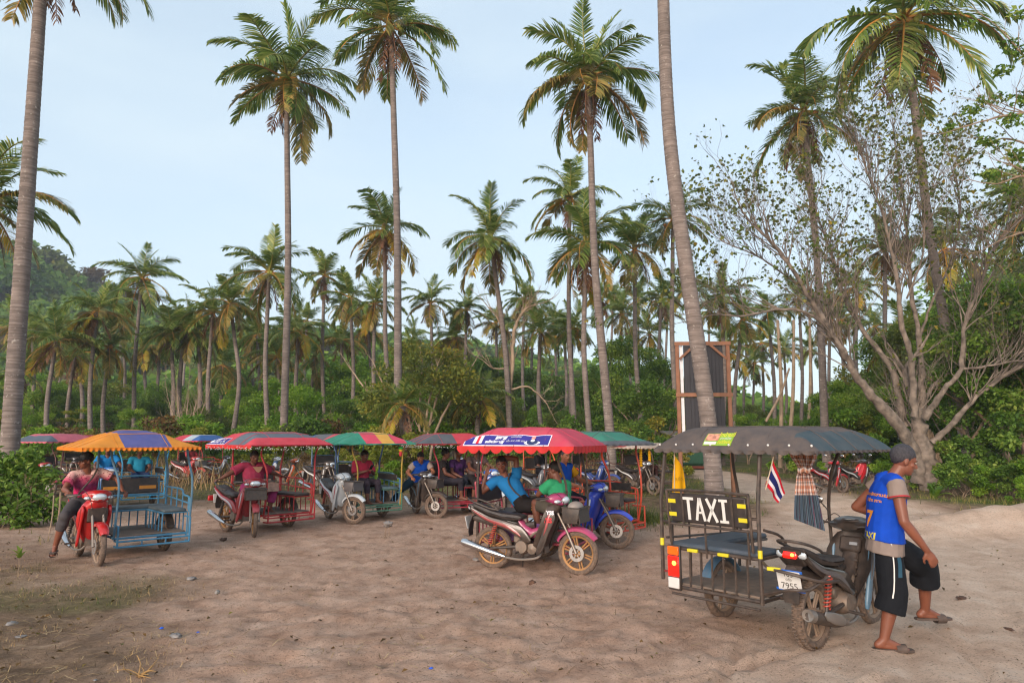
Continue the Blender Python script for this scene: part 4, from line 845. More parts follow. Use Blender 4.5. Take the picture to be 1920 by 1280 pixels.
def motorcycle(par, S):
    """underbone motorcycle, rear axle at y = 0, pointing +Y; S: style"""
    A, B2, C = S['body'], S['accent'], S.get('shield', S['body']); st = math.radians(S.get('steer', 0)); piv = Vector((0, 1.02, 0)); Rz = Matrix.Rotation(st, 3, 'Z')
    def steer(o): o.location = piv - Rz @ piv; o.rotation_euler = (0, 0, st); return o
    wheel(par, 0, 0, S['rim'], S.get('rear_tyre', TY_R)); fw = Rz @ (Vector((0, WB, 0)) - piv) + piv; wheel(par, fw.x, fw.y, S['rim'], TY_F, 1, yaw=st)
    # seat, tail, side covers
    mb = MB(); mb.pillow([(-.37, .83), (-.2, .825), (.0, .80), (.18, .765), (.36, .755), (.46, .73), (.45, .68), (.3, .66), (.1, .69), (-.15, .735), (-.36, .775)], -.125, .125, .045, k=3); TL(mb).build('seat', S.get('seat', VINYL), par)
    for sg in (-1, 1):
        x0, x1 = (.085, .135) if sg > 0 else (-.135, -.085)
        mb = MB(); mb.pillow([(-.44, .80), (-.36, .775), (-.1, .725), (.12, .685), (.3, .645), (.46, .60), (.58, .47), (.6, .40), (.52, .39), (.40, .46), (.22, .55), (.0, .61), (-.2, .655), (-.38, .72)], x0, x1, .022, k=2); sc = TL(mb).build('side_cover', A, par)
        x0, x1 = (.128, .142) if sg > 0 else (-.142, -.128)
        mb = MB(); mb.pillow([(-.36, .745), (-.12, .70), (.1, .655), (.3, .60), (.42, .52), (.46, .46), (.28, .56), (.05, .625), (-.2, .68)], x0, x1, .006, k=2); TL(mb).build('stripe', B2, sc)
    mb = MB(); mb.pillow([(-.46, .80), (-.36, .79), (-.3, .70), (-.36, .68), (-.44, .74)], -.10, .10, .02, k=2); TL(mb).build('tail_cowl', A, par)
    mb = MB(); mb.box((0, -.452, .765), (.13, .03, .075), (math.radians(-20), 0, 0), bev=.012); TL(mb).build('tail_light', S.get('tail', TAILR), par)
    for sg in (-1, 1): mb = MB(); mb.box((sg * .098, -.425, .765), (.07, .05, .055), (math.radians(-20), 0, sg * .35), bev=.014); TL(mb).build('indicator', LENS, par)
    mb = MB(); mb.tube([(-.10, .12, .80), (-.145, -.15, .84), (-.12, -.42, .865), (0, -.5, .87), (.12, -.42, .865), (.145, -.15, .84), (.10, .12, .80)], .013, 7, k=4); TL(mb).build('grab_rail', S.get('grab', BLKP), par)
    mb = MB(); mb.loft([[(sx * .07, y, z), (-sx * .07, y, z), (-sx * .07, y + .012, z + .012), (sx * .07, y + .012, z + .012)] for sx, y, z in ((1, -.30, .70), (1, -.40, .64), (1, -.46, .53), (1.05, -.48, .42), (.9, -.47, .36))]); TL(mb).build('mudguard', BLKP, par)
    PY_ = -.372; PZ_ = .615
    pl = MB(); pl.box((0, PY_, PZ_), (.21, .008, .17), (math.radians(14), 0, 0), bev=.003); P_ = pl.build('number_plate', WHT, par)
    if S.get('plate'):
        for tx, sz, dz in S['plate']:
            me = text_mesh(tx, sz, BLKP); me.transform(Matrix.Translation((0, PY_ - .0065 - dz * .25, PZ_ + dz)) @ Matrix.Rotation(math.radians(14) + PI / 2, 4, 'X')); link('lettering', me, P_)
        for z in (PZ_ + .08, PZ_ - .078): mb = MB(); mb.box((.0, PY_ + .001 - (z - PZ_) * .25, z), (.255, .006, .022), (math.radians(14), 0, 0), bev=.002); mb.build('plate_holder', PLATE_B, P_)
    # engine, exhaust, swing arm, shocks
    mb = MB(); mb.lathe([(0, -.13), (.08, -.125), (.105, -.07), (.105, .07), (.08, .135), (0, .14)], 18, (0, .46, .33)); mb.lathe([(0, -.09), (.07, -.085), (.07, .10), (0, .12)], 14, (0, .60, .31))
    mb.box((0, .70, .33), (.13, .16, .12), (math.radians(8), 0, 0)); [mb.box((0, .66 + q * .03, .33), (.17, .008, .15), (math.radians(8), 0, 0), bev=.001) for q in range(5)]
    mb.box((0, .42, .42), (.12, .2, .1)); mb.tube([(.05, .5, .4), (.09, .62, .5), (.05, .72, .55)], .02, 7, k=3); mb.build('engine', ENG, par)
    mb = MB(); mb.tube([(.04, .74, .29), (.10, .68, .20), (.14, .45, .17), (.15, .22, .19)], .017, 8, k=4); mb.build('exhaust_pipe', STEEL, par)
    mb = MB(); mb.tube([(.155, .24, .195), (.16, .12, .225), (.165, .02, .25), (.17, -.36, .355), (.17, -.40, .367)], [.022, .040, .046, .052, .040], 14); mb.lathe([(.02, 0), (.022, .012)], 10, (.17, -.395, .365), 'y'); mb.build('muffler', S.get('muffler', CHROME), par)
    if S.get('muffler') is not None:
        mb = MB(); mb.pillow([(-.12, .33), (.2, .25), (.22, .21), (.0, .23), (-.14, .29)], .205, .22, .008, k=2); mb.build('heat_shield', STEEL, par)
    mb = MB()
    for sg in (-1, 1): mb.tube([(sg * .10, .48, .34), (sg * .105, .2, .31), (sg * .095, -.03, WR)], .02, 7, k=3)
    mb.box((-.115, .22, .31), (.03, .5, .09), (math.radians(4), 0, 0)); mb.build('swing_arm', BLKP, par)
    for sg in (-1, 1):
        mb = MB(); n = 90; a0 = Vector((sg * .135, -.02, .30)); a1 = Vector((sg * .125, .10, .64)); P = []
        for q in range(n): f = .16 + .78 * q / n; c = a0 + (a1 - a0) * f; g = q * 2 * PI / 10; P.append(c + Vector((math.cos(g) * .027, math.sin(g) * .027, 0)))
        mb.tube(P, .0075, 5); sp = mb.build('shock_spring', S.get('shock', SHOCK), par); mb = MB(); mb.tube([a0, a1], .015, 8); mb.build('damper', BLKP, sp)
    mb = MB(); mb.tube([(0, .62, .62), (0, .35, .58), (0, .05, .60), (0, -.3, .68)], .045, 8, k=3); mb.tube([(0, .38, .56), (0, .42, .38)], .04, 8); mb.build('chassis_tube', BLKP, par)
    # leg shield, spine, front
    lev = [(.29, .70, .085, .05), (.36, .73, .12, .07), (.46, .77, .17, .07), (.60, .84, .215, .05), (.74, .895, .21, .055), (.84, .93, .17, .07), (.90, .945, .12, .075), (.93, .95, .07, .05)]
    rg = []
    for z, y, hw, dp in lev:
        rg.append([(hw * math.copysign(abs(math.cos(a)) ** .7, math.cos(a)), y + (dp if math.sin(a) > 0 else dp * .15) * math.copysign(abs(math.sin(a)) ** .9, math.sin(a)) - .10 * abs(math.cos(a)) ** 2.5 * (hw > .1), z) for a in np.linspace(0, 2 * PI, 24, endpoint=False)])
    mb = MB(); mb.loft(rg); ls = mb.build('leg_shield', C, par)
    for sg in (-1, 1):
        x0, x1 = (.165, .205) if sg > 0 else (-.205, -.165)
        mb = MB(); mb.pillow([(.93, .83), (.97, .74), (.92, .62), (.86, .50), (.80, .33), (.72, .24), (.69, .30), (.76, .48), (.80, .60), (.83, .72), (.86, .82)], x0 * .95, x1 * .93, .016, k=2); mb.build('shield_wing', S.get('wing', A), ls)
        mb = MB(); mb.pillow([(.90, .78), (.86, .62), (.80, .50), (.83, .63), (.86, .76)], x1 * .93 - .004 if sg > 0 else x0 * .95 - .004, x1 * .93 + .006 if sg > 0 else x0 * .95 + .004, .003, k=2); mb.build('stripe', B2, ls)
    mb = MB(); rg = []
    for y, z, hw, hz in ((.88, .80, .07, .07), (.80, .64, .075, .075), (.70, .53, .085, .07), (.58, .50, .09, .065), (.48, .56, .085, .075), (.40, .66, .07, .05)):
        rg.append([(hw * math.cos(a), y, z + hz * math.sin(a)) for a in np.linspace(0, 2 * PI, 14, endpoint=False)])
    mb.loft(rg); mb.build('centre_spine', S.get('spine', C), par)
    for sg in (-1, 1): mb = MB(); mb.tube([(sg * .09, .42, .27), (sg * .27, .42, .26)], .014, 7); mb.build('foot_peg', BLKP, par)
    for sg in (-1, 1):
        mb = MB(); mb.tube([(sg * .07, .965, .80), (sg * .072, 1.11, .54), (sg * .075, WB, WR)], [.016, .018, .022], 8); steer(mb.build('fork_leg', S.get('fork', STEEL), par))
    rg = []
    for q in range(13):
        a = math.radians(36 + q * 9.8); r = WR + .032; hw = .062 if 0 < q < 12 else .045; y, z = WB + r * math.cos(a), WR + r * math.sin(a); cr = .022
        rg.append([(-hw, y - .02 * math.cos(a), z - .035 * math.sin(a)), (-hw, y, z), (-hw * .5, y + cr * math.cos(a), z + cr * math.sin(a)), (hw * .5, y + cr * math.cos(a), z + cr * math.sin(a)), (hw, y, z), (hw, y - .02 * math.cos(a), z - .035 * math.sin(a)), (hw * .6, y, z + .004), (-hw * .6, y, z + .004)])
    mb = MB(); mb.loft(rg); steer(mb.build('front_mudguard', S.get('fender', A), par))
    rg = []
    for y, z, hw, hz in ((.84, .965, .10, .03), (.89, .975, .19, .06), (.96, .975, .20, .08), (1.03, .965, .165, .08), (1.08, .95, .10, .05), (1.10, .945, .05, .025)):
        rg.append([(hw * math.copysign(abs(math.cos(a)) ** .8, math.cos(a)), y - .06 * abs(math.cos(a)) ** 2, z + hz * math.sin(a)) for a in np.linspace(0, 2 * PI, 18, endpoint=False)])
    mb = MB(); mb.loft(rg); cw = steer(mb.build('handlebar_cowl', S.get('cowl', A), par))
    mb = MB(); mb.ell((0, 1.055, .955), (.095, .05, .058), 16, 9, (math.radians(-12), 0, 0)); mb.build('headlight', LENS, cw)
    for sg in (-1, 1): mb = MB(); mb.ell((sg * .145, 1.0, .945), (.05, .035, .026), 10, 7, (0, 0, sg * -.6)); mb.build('indicator', LENS, cw)
    mb = MB(); mb.box((0, .885, 1.005), (.2, .07, .05), (math.radians(28), 0, 0), bev=.02); d_ = mb.build('instrument_panel', BLKP, cw)
    mb = MB(); mb.lathe([(0, 0), (.05, .001), (.05, .006), (.0, .008)], 18, (0, .868, 1.028), 'z'); mb.build('dial', mat('dial', '#8a9096', .2, .3, coat=.8), cw)
    mb = MB(); mb.tube([(-.36, .80, .985), (-.22, .88, .985), (-.08, .93, .97), (.08, .93, .97), (.22, .88, .985), (.36, .80, .985)], .012, 8, k=4); hb = steer(mb.build('handlebar', BLKP, par))
    for sg, e_ in ((-1, (-.06, 1.05, .62)), (1, (.05, 1.0, .66))):
        mb = MB(); mb.tube([(sg * .24, .88, 1.0), (sg * .20, 1.0, 1.06), (sg * .12, 1.08, .92), e_], .0045, 5, k=5); mb.build('cable', BLKP, hb)
    for sg in (-1, 1):
        mb = MB(); mb.tube([(sg * .25, .865, .985), (sg * .37, .795, .985)], [.019, .018], 9); mb.build('grip', BLKP, hb)
        mb = MB(); mb.tube([(sg * .22, .91, .985), (sg * .30, .90, .98), (sg * .37, .85, .97)], .0065, 6, k=3); mb.build('lever', STEEL, hb)
        if S.get('mirrors', True):
            mb = MB(); mb.tube([(sg * .2, .89, 1.0), (sg * .23, .90, 1.10), (sg * .29, .88, 1.18)], .006, 6, k=3); mm = mb.build('mirror', BLKP, hb); mb = MB(); mb.ell((sg * .32, .88, 1.20), (.065, .016, .042), 12, 7, (.1, 0, 0)); mb.build('mirror_glass', CHROME, mm)
    if S.get('basket'):
        c = (0, 1.20, .78); mb = MB(); hw, dp, hh = .18, .12, .10
        for x in (-hw, hw): mb.pillow([(c[1] - dp, c[2] + hh), (c[1] + dp * 1.1, c[2] + hh * .9), (c[1] + dp * .8, c[2] - hh), (c[1] - dp * .8, c[2] - hh)], x - .008, x + .008, .004)
        mb.box((0, c[1] + dp * .95, c[2]), (hw * 2, .014, hh * 2), (math.radians(7), 0, 0), bev=.003); mb.box((0, c[1] - dp * .9, c[2]), (hw * 2, .014, hh * 2), bev=.003); mb.box((0, c[1], c[2] - hh), (hw * 2, dp * 1.7, .012), bev=.003)
        bk = steer(mb.build('basket', S['basket'], par)); mb = MB(); mb.tube([(-hw - .01, c[1] - dp, c[2] + hh), (hw + .01, c[1] - dp, c[2] + hh), (hw + .01, c[1] + dp * 1.12, c[2] + hh * .9), (-hw - .01, c[1] + dp * 1.12, c[2] + hh * .9), (-hw - .01, c[1] - dp, c[2] + hh)], .009, 6); mb.build('basket_rim', BLKP, bk)
        if S.get('basket_load'): mb = MB(); mb.ell((0, c[1], c[2] + .09), (.15, .10, .08), 14, 9); mb.build('bundle', S['basket_load'], bk)
    if S.get('stand'): mb = MB(); mb.tube([(-.1, .4, .25), (-.2, .36, .02)], .01, 6); mb.build('side_stand', BLKP, par)
# ------------------------------------------------------------------ canopy
class Canopy:
    def __init__(s, x0, x1, y0, y1, ze, zt, hip=.5, hipy=.42, flat=.90, ex=1.22): s.flat = flat; s.ex = ex; s.sd = random.uniform(0, 90); s.b = (x0, x1, y0, y1); s.ze, s.zt, s.hip, s.hipy = ze, zt, hip, hipy
    def z(s, x, y):
        x0, x1, y0, y1 = s.b; t = max(0, min(1, min((x - x0) / s.hip, (x1 - x) / s.hip, (y - y0) / s.hipy, (y1 - y) / s.hipy)))
        cx = 1 - ((x - (x0 + x1) / 2) / ((x1 - x0) / 2)) ** 2; cy = 1 - ((y - (y0 + y1) / 2) / ((y1 - y0) / 2)) ** 2
        return s.ze + (s.zt - s.ze) * ((1 - (1 - t) ** s.ex) * s.flat + (1 - s.flat) * cx * max(0, cy) ** .35 * t ** .3) - .022 * math.sin(PI * (y - y0) / (y1 - y0) * 4) ** 2 * t * (1.2 - t) * 1.6 + .022 * (float(fbm(np.array([x * 3 + s.sd]), np.array([y * 4.5]), 2, 5)[0]) - .5) * min(1, t * 3)
    def on(s, side, a, d, lift=.004):
        """point on the cloth: a along the edge, d inward from it"""
        x0, x1, y0, y1 = s.b; x, y = {'x1': (x1 - d, a), 'x0': (x0 + d, a), 'y0': (a, y0 + d), 'y1': (a, y1 - d)}[side]
        z = s.z(x, y); e = .004; n = Vector((-(s.z(x + e, y) - s.z(x - e, y)) / (2 * e), -(s.z(x, y + e) - s.z(x, y - e)) / (2 * e), 1)).normalized(); return Vector((x, y, z)) + n * lift
    def build(s, par, mats, section, val, vcol, scal=.14, drop=.07, vsides='x0x1y0y1', fringe=None):
        x0, x1, y0, y1 = s.b; nx, ny = 30, 34; V = []; mb = MB(); X = np.linspace(x0, x1, nx + 1); Y = np.linspace(y0, y1, ny + 1)
        for y in Y:
            for x in X: V.append((x, y, s.z(x, y)))
        Fc = []; mi = []
        for j in range(ny):
            for i in range(nx): Fc.append((j * (nx + 1) + i, j * (nx + 1) + i + 1, (j + 1) * (nx + 1) + i + 1, (j + 1) * (nx + 1) + i)); mi.append(section(((X[i] + X[i + 1]) / 2 - x0) / (x1 - x0), ((Y[j] + Y[j + 1]) / 2 - y0) / (y1 - y0)))
        c = link('canopy', npmesh('canopy', V, Fc, mats, smooth=True, mi=mi), par)
        if val:
            V = []; Fc = []
            for sd in ('x0', 'x1', 'y0', 'y1'):
                if sd not in vsides: continue
                a0, a1 = (y0, y1) if sd[0] == 'x' else (x0, x1); n = max(2, round((a1 - a0) / scal)) * 8
                for i in range(n + 1):
                    a = a0 + (a1 - a0) * i / n; q = abs(math.sin(PI * i / 8)); dr = drop * (.45 + .55 * q) * (.85 + .3 * float(vnoise(np.array([i / 11.0 + s.sd]), np.array([.5]), 3)[0])); wv = .012 * math.sin(2 * PI * i / 8)
                    for k in range(3):
                        f = k / 2; p = {'x1': (x1 + wv * f, a), 'x0': (x0 - wv * f, a), 'y0': (a, y0 - wv * f), 'y1': (a, y1 + wv * f)}[sd]; V.append((p[0], p[1], s.ze - dr * f + .002))
                    if i: o = len(V) - 6; Fc += [(o, o + 1, o + 4, o + 3), (o + 1, o + 2, o + 5, o + 4)]
            link('valance', npmesh('valance', V, Fc, vcol, smooth=True), c)
        if fringe:
            mb = MB(); R = random.Random(4)
            for i in range(150):
                sd = R.choice(('x1', 'y1')); a = R.uniform(y0, y1) if sd == 'x1' else R.uniform(x0, x1); p = s.on(sd, a, 0, 0); L = R.uniform(.03, .1); mb.box((p.x + R.uniform(-.01, .01), p.y, p.z - L), (.012, .012, .012), (R.uniform(0, 2), R.uniform(0, 2), 0), bev=.002)
            mb.build('tassels', fringe, c)['kind'] = 'stuff'
        return c
    def seams(s, c, m):
        x0, x1, y0, y1 = s.b
        for q in range(1, 4):
            y = y0 + (y1 - y0) * q / 4; mb = MB(); mb.tube([(x0 + (x1 - x0) * k / 16, y + .004 * math.sin(k * 2.1), s.z(x0 + (x1 - x0) * k / 16, y) + .003) for k in range(17)], .0055, 5); mb.build('seam', m, c)
        for fx in (.30, .72): x = x0 + (x1 - x0) * fx; mb = MB(); mb.tube([(x, y0 + (y1 - y0) * k / 16, s.z(x, y0 + (y1 - y0) * k / 16) + .003) for k in range(17)], .0035, 5); mb.build('seam', m, c)
    def patch(s, par, name, m, side, a0, a1, d0, d1, lift=.004, n=16):
        V = [s.on(side, a0 + (a1 - a0) * i / n, d0 + (d1 - d0) * j / 5, lift) for j in range(6) for i in range(n + 1)]
        Fc = [(j * (n + 1) + i, j * (n + 1) + i + 1, (j + 1) * (n + 1) + i + 1, (j + 1) * (n + 1) + i) for j in range(5) for i in range(n)]
        return link(name, npmesh(name, V, Fc, m, smooth=True), par)
    def text(s, par, body, size, m, side, a, d, lift=.008, shear=0., bold=0.):
        me = text_mesh(body, size, m, shear=shear, bold=bold)
        for v in me.vertices: p = s.on(side, a + v.co.x, max(0.004, d + v.co.y), lift); v.co = p
        me.update(); return link('lettering', me, par)
# ------------------------------------------------------------------ sidecar
def sidecar(par, S):
    lod = S.get('lod', 0); fm = S['frame']; fm2 = S.get('frame2', fm); xi, xo, yr, yf, zf = -.27, S.get('xo', -1.27), S.get('yr', -.34), S.get('yf', .92), S.get('zf', .36); r = .015; n = 7 if not lod else 5
    mb = MB(); mb.box(((xi + xo) / 2, (yr + yf) / 2, zf), (xi - xo - .03, yf - yr - .03, .02), bev=.004); mb.build('floor_board', S.get('floor', FLOOR), par)
    mb = MB(); mb.tube([(xo, yr, zf - .03), (xi, yr, zf - .03), (xi, yf, zf - .03), (xo, yf, zf - .03), (xo, yr, zf - .03)], r * 1.2, n); mb.tube([(xo + .05, yr - .03, zf - .09), (xi, yr - .03, zf - .09)], r * .8, n)
    for y in (-.05, .55): mb.tube([(xi, y, zf - .03), (-.05, y, zf - .02)], r * 1.2, n)
    mb.tube([(xo + .1, .33, .285), (xi, .33, .30)], r, n); mb.build('floor_frame', fm, par)
    # seats: rear bench and outer side bench
    zs = S.get('zs', .68); sm = S.get('pad', VINYL)
    mb = MB(); mb.box(((xi + xo) / 2, yr + .2, zs), (xi - xo - .02, .38, .05), bev=.018); mb.build('seat_cushion', S.get('seatpad', sm), par)
    if S.get('side_bench', True): mb = MB(); mb.box((xo + .18, (yr + .4 + yf) / 2, zs), (.34, yf - yr - .44, .05), bev=.018); mb.build('seat_cushion', S.get('seatpad', sm), par)
    mb = MB(); mb.tube([(xo, yf - .05, zs - .03), (xo, yr, zs - .03), (xi, yr, zs - .03), (xi, yr + .4, zs - .03), (xo + .35, yr + .4, zs - .03), (xo + .35, yf - .05, zs - .03), (xo, yf - .05, zs - .03)], r, n); mb.build('seat_frame', fm, par)
    bars = [((xo + (xi - xo) * q / 8, yr), (xo + (xi - xo) * q / 8, yr)) for q in range(9)] + [((xo, yr + (yf - yr) * q / 7), (xo, yr + (yf - .05 - yr) * q / 7)) for q in range(1, 8)]
    bars += [((xo + .35, yr + .4 + (yf - yr - .45) * q / 5),) * 2 for q in range(6)] if S.get('inner_bars', True) else []
    if lod:
        mb = MB(); [mb.tube([(a[0], a[1], zf - .03), (b[0], b[1], zs - .03)], .009, 4) for a, b in bars[::2]]; mb.build('upright_bars', fm2, par)
    else:
        mb = MB(); mb.tube([(0, 0, zf - .03), (0, 0, zs - .03)], .0105, 6); bm_ = mb.mesh('upright_bar', fm2)
        for a, b in bars: link('upright_bar', bm_, par, (a[0], a[1], 0))
    # rear backrest
    z0, z1 = S.get('back', (.84, 1.2)); ty = yr - .03; tl = .05; x0, x1 = xo + .06, xi - .04
    if S.get('backrest', True):
        mb = MB(); mb.tube([(x0, ty, z0 - .18), (x0, ty - tl, z1 - .06), (x0 + .07, ty - tl, z1), (x1 - .07, ty - tl, z1), (x1, ty - tl, z1 - .06), (x1, ty, z0 - .18)], r * .95, n, k=0 if lod else 3); mb.tube([(x0, ty - .01, z0), (x1, ty - .01, z0)], r * .8, n); mb.build('backrest_frame', S.get('backframe', fm), par)
        mb = MB(); mb.box(((x0 + x1) / 2, ty - tl * .5, (z0 + z1) / 2), (x1 - x0 - .05, .035, z1 - z0 - .05), (math.radians(7), 0, 0), bev=.012); bk = mb.build('backrest', sm, par)
        if S.get('back_tape'):
            for sx in (-1, 1): mb = MB(); mb.box(((x0 + x1) / 2 + sx * (x1 - x0) * .3, ty - tl * .5 + .021, (z0 + z1) / 2 - .03), (.26, .004, .055), (math.radians(7), 0, 0), bev=.001); mb.build('reflective_tape', S['back_tape'], bk)
    # outer side rail with a stepped front end, front bumper
    zr = S.get('zr', .98)
    mb = MB(); mb.tube([(xo - .02, yr, zr), (xo - .02, yf - .42, zr), (xo - .02, yf - .30, zr - .08), (xo - .02, yf - .05, zr - .10), (xo - .02, yf, zr - .16), (xo - .02, yf, zs - .03)], r, n, k=0 if lod else 3); mb.tube([(xo - .02, yr, zr - .14), (xo - .02, yf, zr - .20)], r * .8, n); mb.build('side_rail', fm2, par)
    if not lod:
        for q in range(5): mb = MB(); y = yr + .1 + q * (yf - yr - .15) / 4; mb.tube([(xo - .02, y, zs), (xo - .02, y, zr - (.0 if q < 3 else .09))], .011, 6); mb.build('rail_bar', fm2, par)
    if S.get('side_back'): mb = MB(); mb.box((xo - .0, (yr + yf) / 2 - .02, zr - .08), (.03, yf - yr - .22, .13), bev=.01); mb.build('side_backrest', S['side_back'], par)
    if S.get('bumper', True):
        mb = MB(); yb = yf + .14
        for z in (zf - .14, zf - .06): mb.tube([(xi, yf - .02, z), (xi, yb, z), (xo, yb, z), (xo, yf - .02, z)], r, n)
        mb.tube([(xi, yb, zf - .14), (xi, yb, zf + .16), (xi, yf - .1, zf + .16)], r, n, k=0); mb.tube([(xo, yb, zf - .14), (xo, yb, zf + .22), (xo, yf - .1, zf + .22)], r, n)
        for q in (.33, .66): x = xi + (xo - xi) * q; mb.tube([(x, yb, zf - .14), (x, yb, zf - .06)], .010, 5)
        mb.build('front_bumper', fm, par)
    # wheel under the outer bench and its mudguard
    xw = S.get('xw', xo + .14); wheel(par, xw, .33, S['rim'], TY_R)
    rg = [];
    for q in range(9):
        a = math.radians(20 + q * 17.5); y, z = .33 + .31 * math.cos(a), WR + .31 * math.sin(a); rg.append([(xw - .055, y, z), (xw + .055, y, z), (xw + .055, y * 1 + .008 * math.cos(a), z + .008), (xw - .055, y + .008 * math.cos(a), z + .008)])
    mb = MB(); mb.loft(rg); mb.build('wheel_mudguard', S.get('wguard', BLK), par)
    # canopy posts: straight ones behind, bowed ones in front
    C = S['canopy']; bx0, bx1, by0, by1 = C.b; pm = S.get('posts', fm)
    for a, b, low in (((xo - .06, yr - .02), (bx0 + .07, by0 + .10), S.get('postlow', zf)), ((xi + .02, yr - .02), (xi + .02, by0 + .10), zf - .05)):
        mb = MB(); mb.tube([(a[0], a[1], low), (a[0], a[1], 1.2), (b[0], b[1], C.ze - .0)], .019, n); po = mb.build('canopy_post', pm, par)
        for z in S.get('tape_z', ()): mb = MB(); mb.tube([(a[0], a[1], z - .035), (a[0], a[1], z + .035)], .0205, 8); mb.build('reflective_tape', YEL, po)
    for a, b in (((xo - .02, yf), (bx0 + .10, by1 - .16)), ((xi + .02, yf), (-.1, by1 - .05))):
        mb = MB(); mb.tube([(a[0], a[1], zf - .04), (a[0], a[1] + .07, .75), (a[0], a[1] + .06, 1.15), (a[0] + (b[0] - a[0]) * .6, a[1] - .02, 1.48), (b[0], b[1] - .2, C.ze + .01)], .017, n, k=4); mb.build('canopy_bow', S.get('bows', pm), par)
    mb = MB(); e = .02; z = C.ze - .012; mb.tube([(bx0 + e, by0 + e, z), (bx1 - e, by0 + e, z), (bx1 - e, by1 - e, z), (bx0 + e, by1 - e, z), (bx0 + e, by0 + e, z)], .013, n)
    for q in range(1, 4):
        y = by0 + (by1 - by0) * q / 4; mb.tube([(bx0 + (bx1 - bx0) * k / 12, y, C.z(bx0 + (bx1 - bx0) * k / 12, y) - .016) for k in range(13)], .010, n)
    mb.build('canopy_frame', pm, par)
def place(o, u, v, heading, front=True):
    """stand the vehicle so that its front (or rear) wheel touches the ground under the pixel"""
    p = ground(u, v); h = math.radians(heading); f = Vector((math.cos(h), math.sin(h), 0)); r = p - f * WB if front else p
    o.location = (r.x, r.y, 0); o.rotation_euler = (0, 0, h - PI / 2)
    g = [gz(*(r + f * k).xy) for k in (-.1, 0, .6, 1.23)]; o.location.z = max(-.06, min(.2, sum(g) / 4 - .008)); bpy.context.view_layer.update(); return o
def taxi(label, u, v, heading, S, front=True, group='motorcycle taxis parked in the clearing'):
    t = thing('motorcycle_taxi', label, 'motorcycle taxi', group=group); motorcycle(t, S); sidecar(t, S); C = S['canopy']
    S['cloth'] = C.build(t, *S['roof']); C.seams(S['cloth'], S['roof'][0][0]) if not S.get('lod') else None; place(t, u, v, heading, front); return t
def bike(label, u, v, heading, S, front=True):
    t = thing('motorcycle', label, 'motorcycle', group='motorcycles without sidecars'); motorcycle(t, S); place(t, u, v, heading, front); return t
bands = lambda *e: (lambda fx, fy: sum(fy > q for q in e))
# --- 1 black taxi, seen from behind
CH = cloth('canvas_charcoal', '#3f4044', .22); CHT = cloth('canvas_teal_grey', '#2f4650', .12)
S1X = 0
C1 = Canopy(-1.36, .30, -.40, 1.24, 1.70, 1.92, .34, .24, .93, 1.7)
S1 = dict(body=mat('black_gloss_paint', '#15171a', .25, var=.2, dust=.12, coat=.6), accent=GREYM, rim='rim_dusty', rear_tyre=TY_K, tail=TAIL_ON, muffler=mat('burnt_muffler', '#3a3633', .5, .4, dust=.2), frame=BLK, floor=FLOOR, canopy=C1, seatpad=mat('seat_blue_grey', '#33495a', .5, dust=.15), backrest=True, back=(.985, 1.31), zs=.78, zf=.42, inner_bars=False, bumper=True, shock=SHOCK,
          roof=([CH, CHT], (lambda fx, fy: 1 if fx > .86 and fy > .06 else 0), True, CH, .11, .036), plate=(('103', .062, .052), ('ตรัง', .034, .008), ('7955', .075, -.046)), tape_z=(.80,), wguard=mat('mudguard_blue', '#2f6a8c', .5, dust=.25), postlow=.44, yr=-.36, wing=mat('shield_blue_grey', '#4f7f9c', .35, dust=.2), spine=BLKP, shield=mat('shield_plastic', '#1c1d20', .6, dust=.14), xo=-1.24)
T1 = taxi('black motorcycle taxi with a white TAXI sign and lit red tail lamps', 1526, 1207, 41, S1, front=False)
bk = [c for c in T1.children if c.name.startswith('backrest') and 'frame' not in c.name][0]
def T1p(x, y, z): return world_matrix(T1) @ Vector((x, y, z))
xm = (-1.24 + .06 - .27 - .04) / 2; yb = -.36 - .03 - .025; zb = 1.1475
def on_back(x, z, lift=.0): return Vector((xm + x, yb - .0205 - lift - (z) * .123, zb + z))
def letter(strokes, cx):
    mb = MB()
    for (ax, az, bx, bz, w_) in strokes:
        a = on_back(cx + ax, az, .003); b = on_back(cx + bx, bz, .003); d = b - a; L = d.length; zz = d.normalized(); yy = Vector((0, 1, .123)); yy = (yy - zz * yy.dot(zz)).normalized(); mb.box((a + b) / 2, (w_, .006, L), Matrix((yy.cross(zz), yy, zz)).transposed().to_euler(), bev=.001)
    return mb.build('letter', WHT, bk)
H_ = .105
letter(((-.052, H_, .052, H_, .03),), -.205) if False else None
mbs = {'T': ((-.058, H_ - .012, .058, H_ - .012, .026), (0, H_ - .025, 0, -H_, .03)), 'A': ((-.002, H_, -.045, -H_, .027), (.002, H_, .045, -H_, .027), (-.022, -.03, .022, -.03, .02)), 'X': ((-.05, H_, .05, -H_, .027), (.05, H_, -.05, -H_, .0271)), 'I': ((-.045, H_ - .01, .045, H_ - .01, .024), (-.045, -H_ + .01, .045, -H_ + .01, .024), (0, H_ - .02, 0, -H_ + .02, .03))}
for ch, cx in zip('TAXI', (-.19, -.065, .062, .185)): letter(mbs[ch], cx)
for sx in (-.38, .37):
    for z in (.06, -.065): mb = MB(); p = on_back(sx, z, .001); mb.box(p, (.085, .004, .038), (math.radians(7), 0, 0), bev=.001); mb.build('reflective_tape', YEL, bk)
for sx in (-.26, .27): mb = MB(); mb.box(on_back(sx, 0, .004), (.022, .008, .31), (math.radians(7), 0, 0), bev=.002); mb.build('strap', BLKP, bk)
for x in (-.95, -.62): mb = MB(); mb.box((x, -.3775, .75), (.11, .034, .03), bev=.004); mb.build('reflective_tape', YEL, T1)
for x in (-1.18, -.79, -.35): mb = MB(); mb.tube([(x, -.385, .70), (x, -.40, 1.0)], .011, 6); mb.build('backrest_stay', BLK, T1)
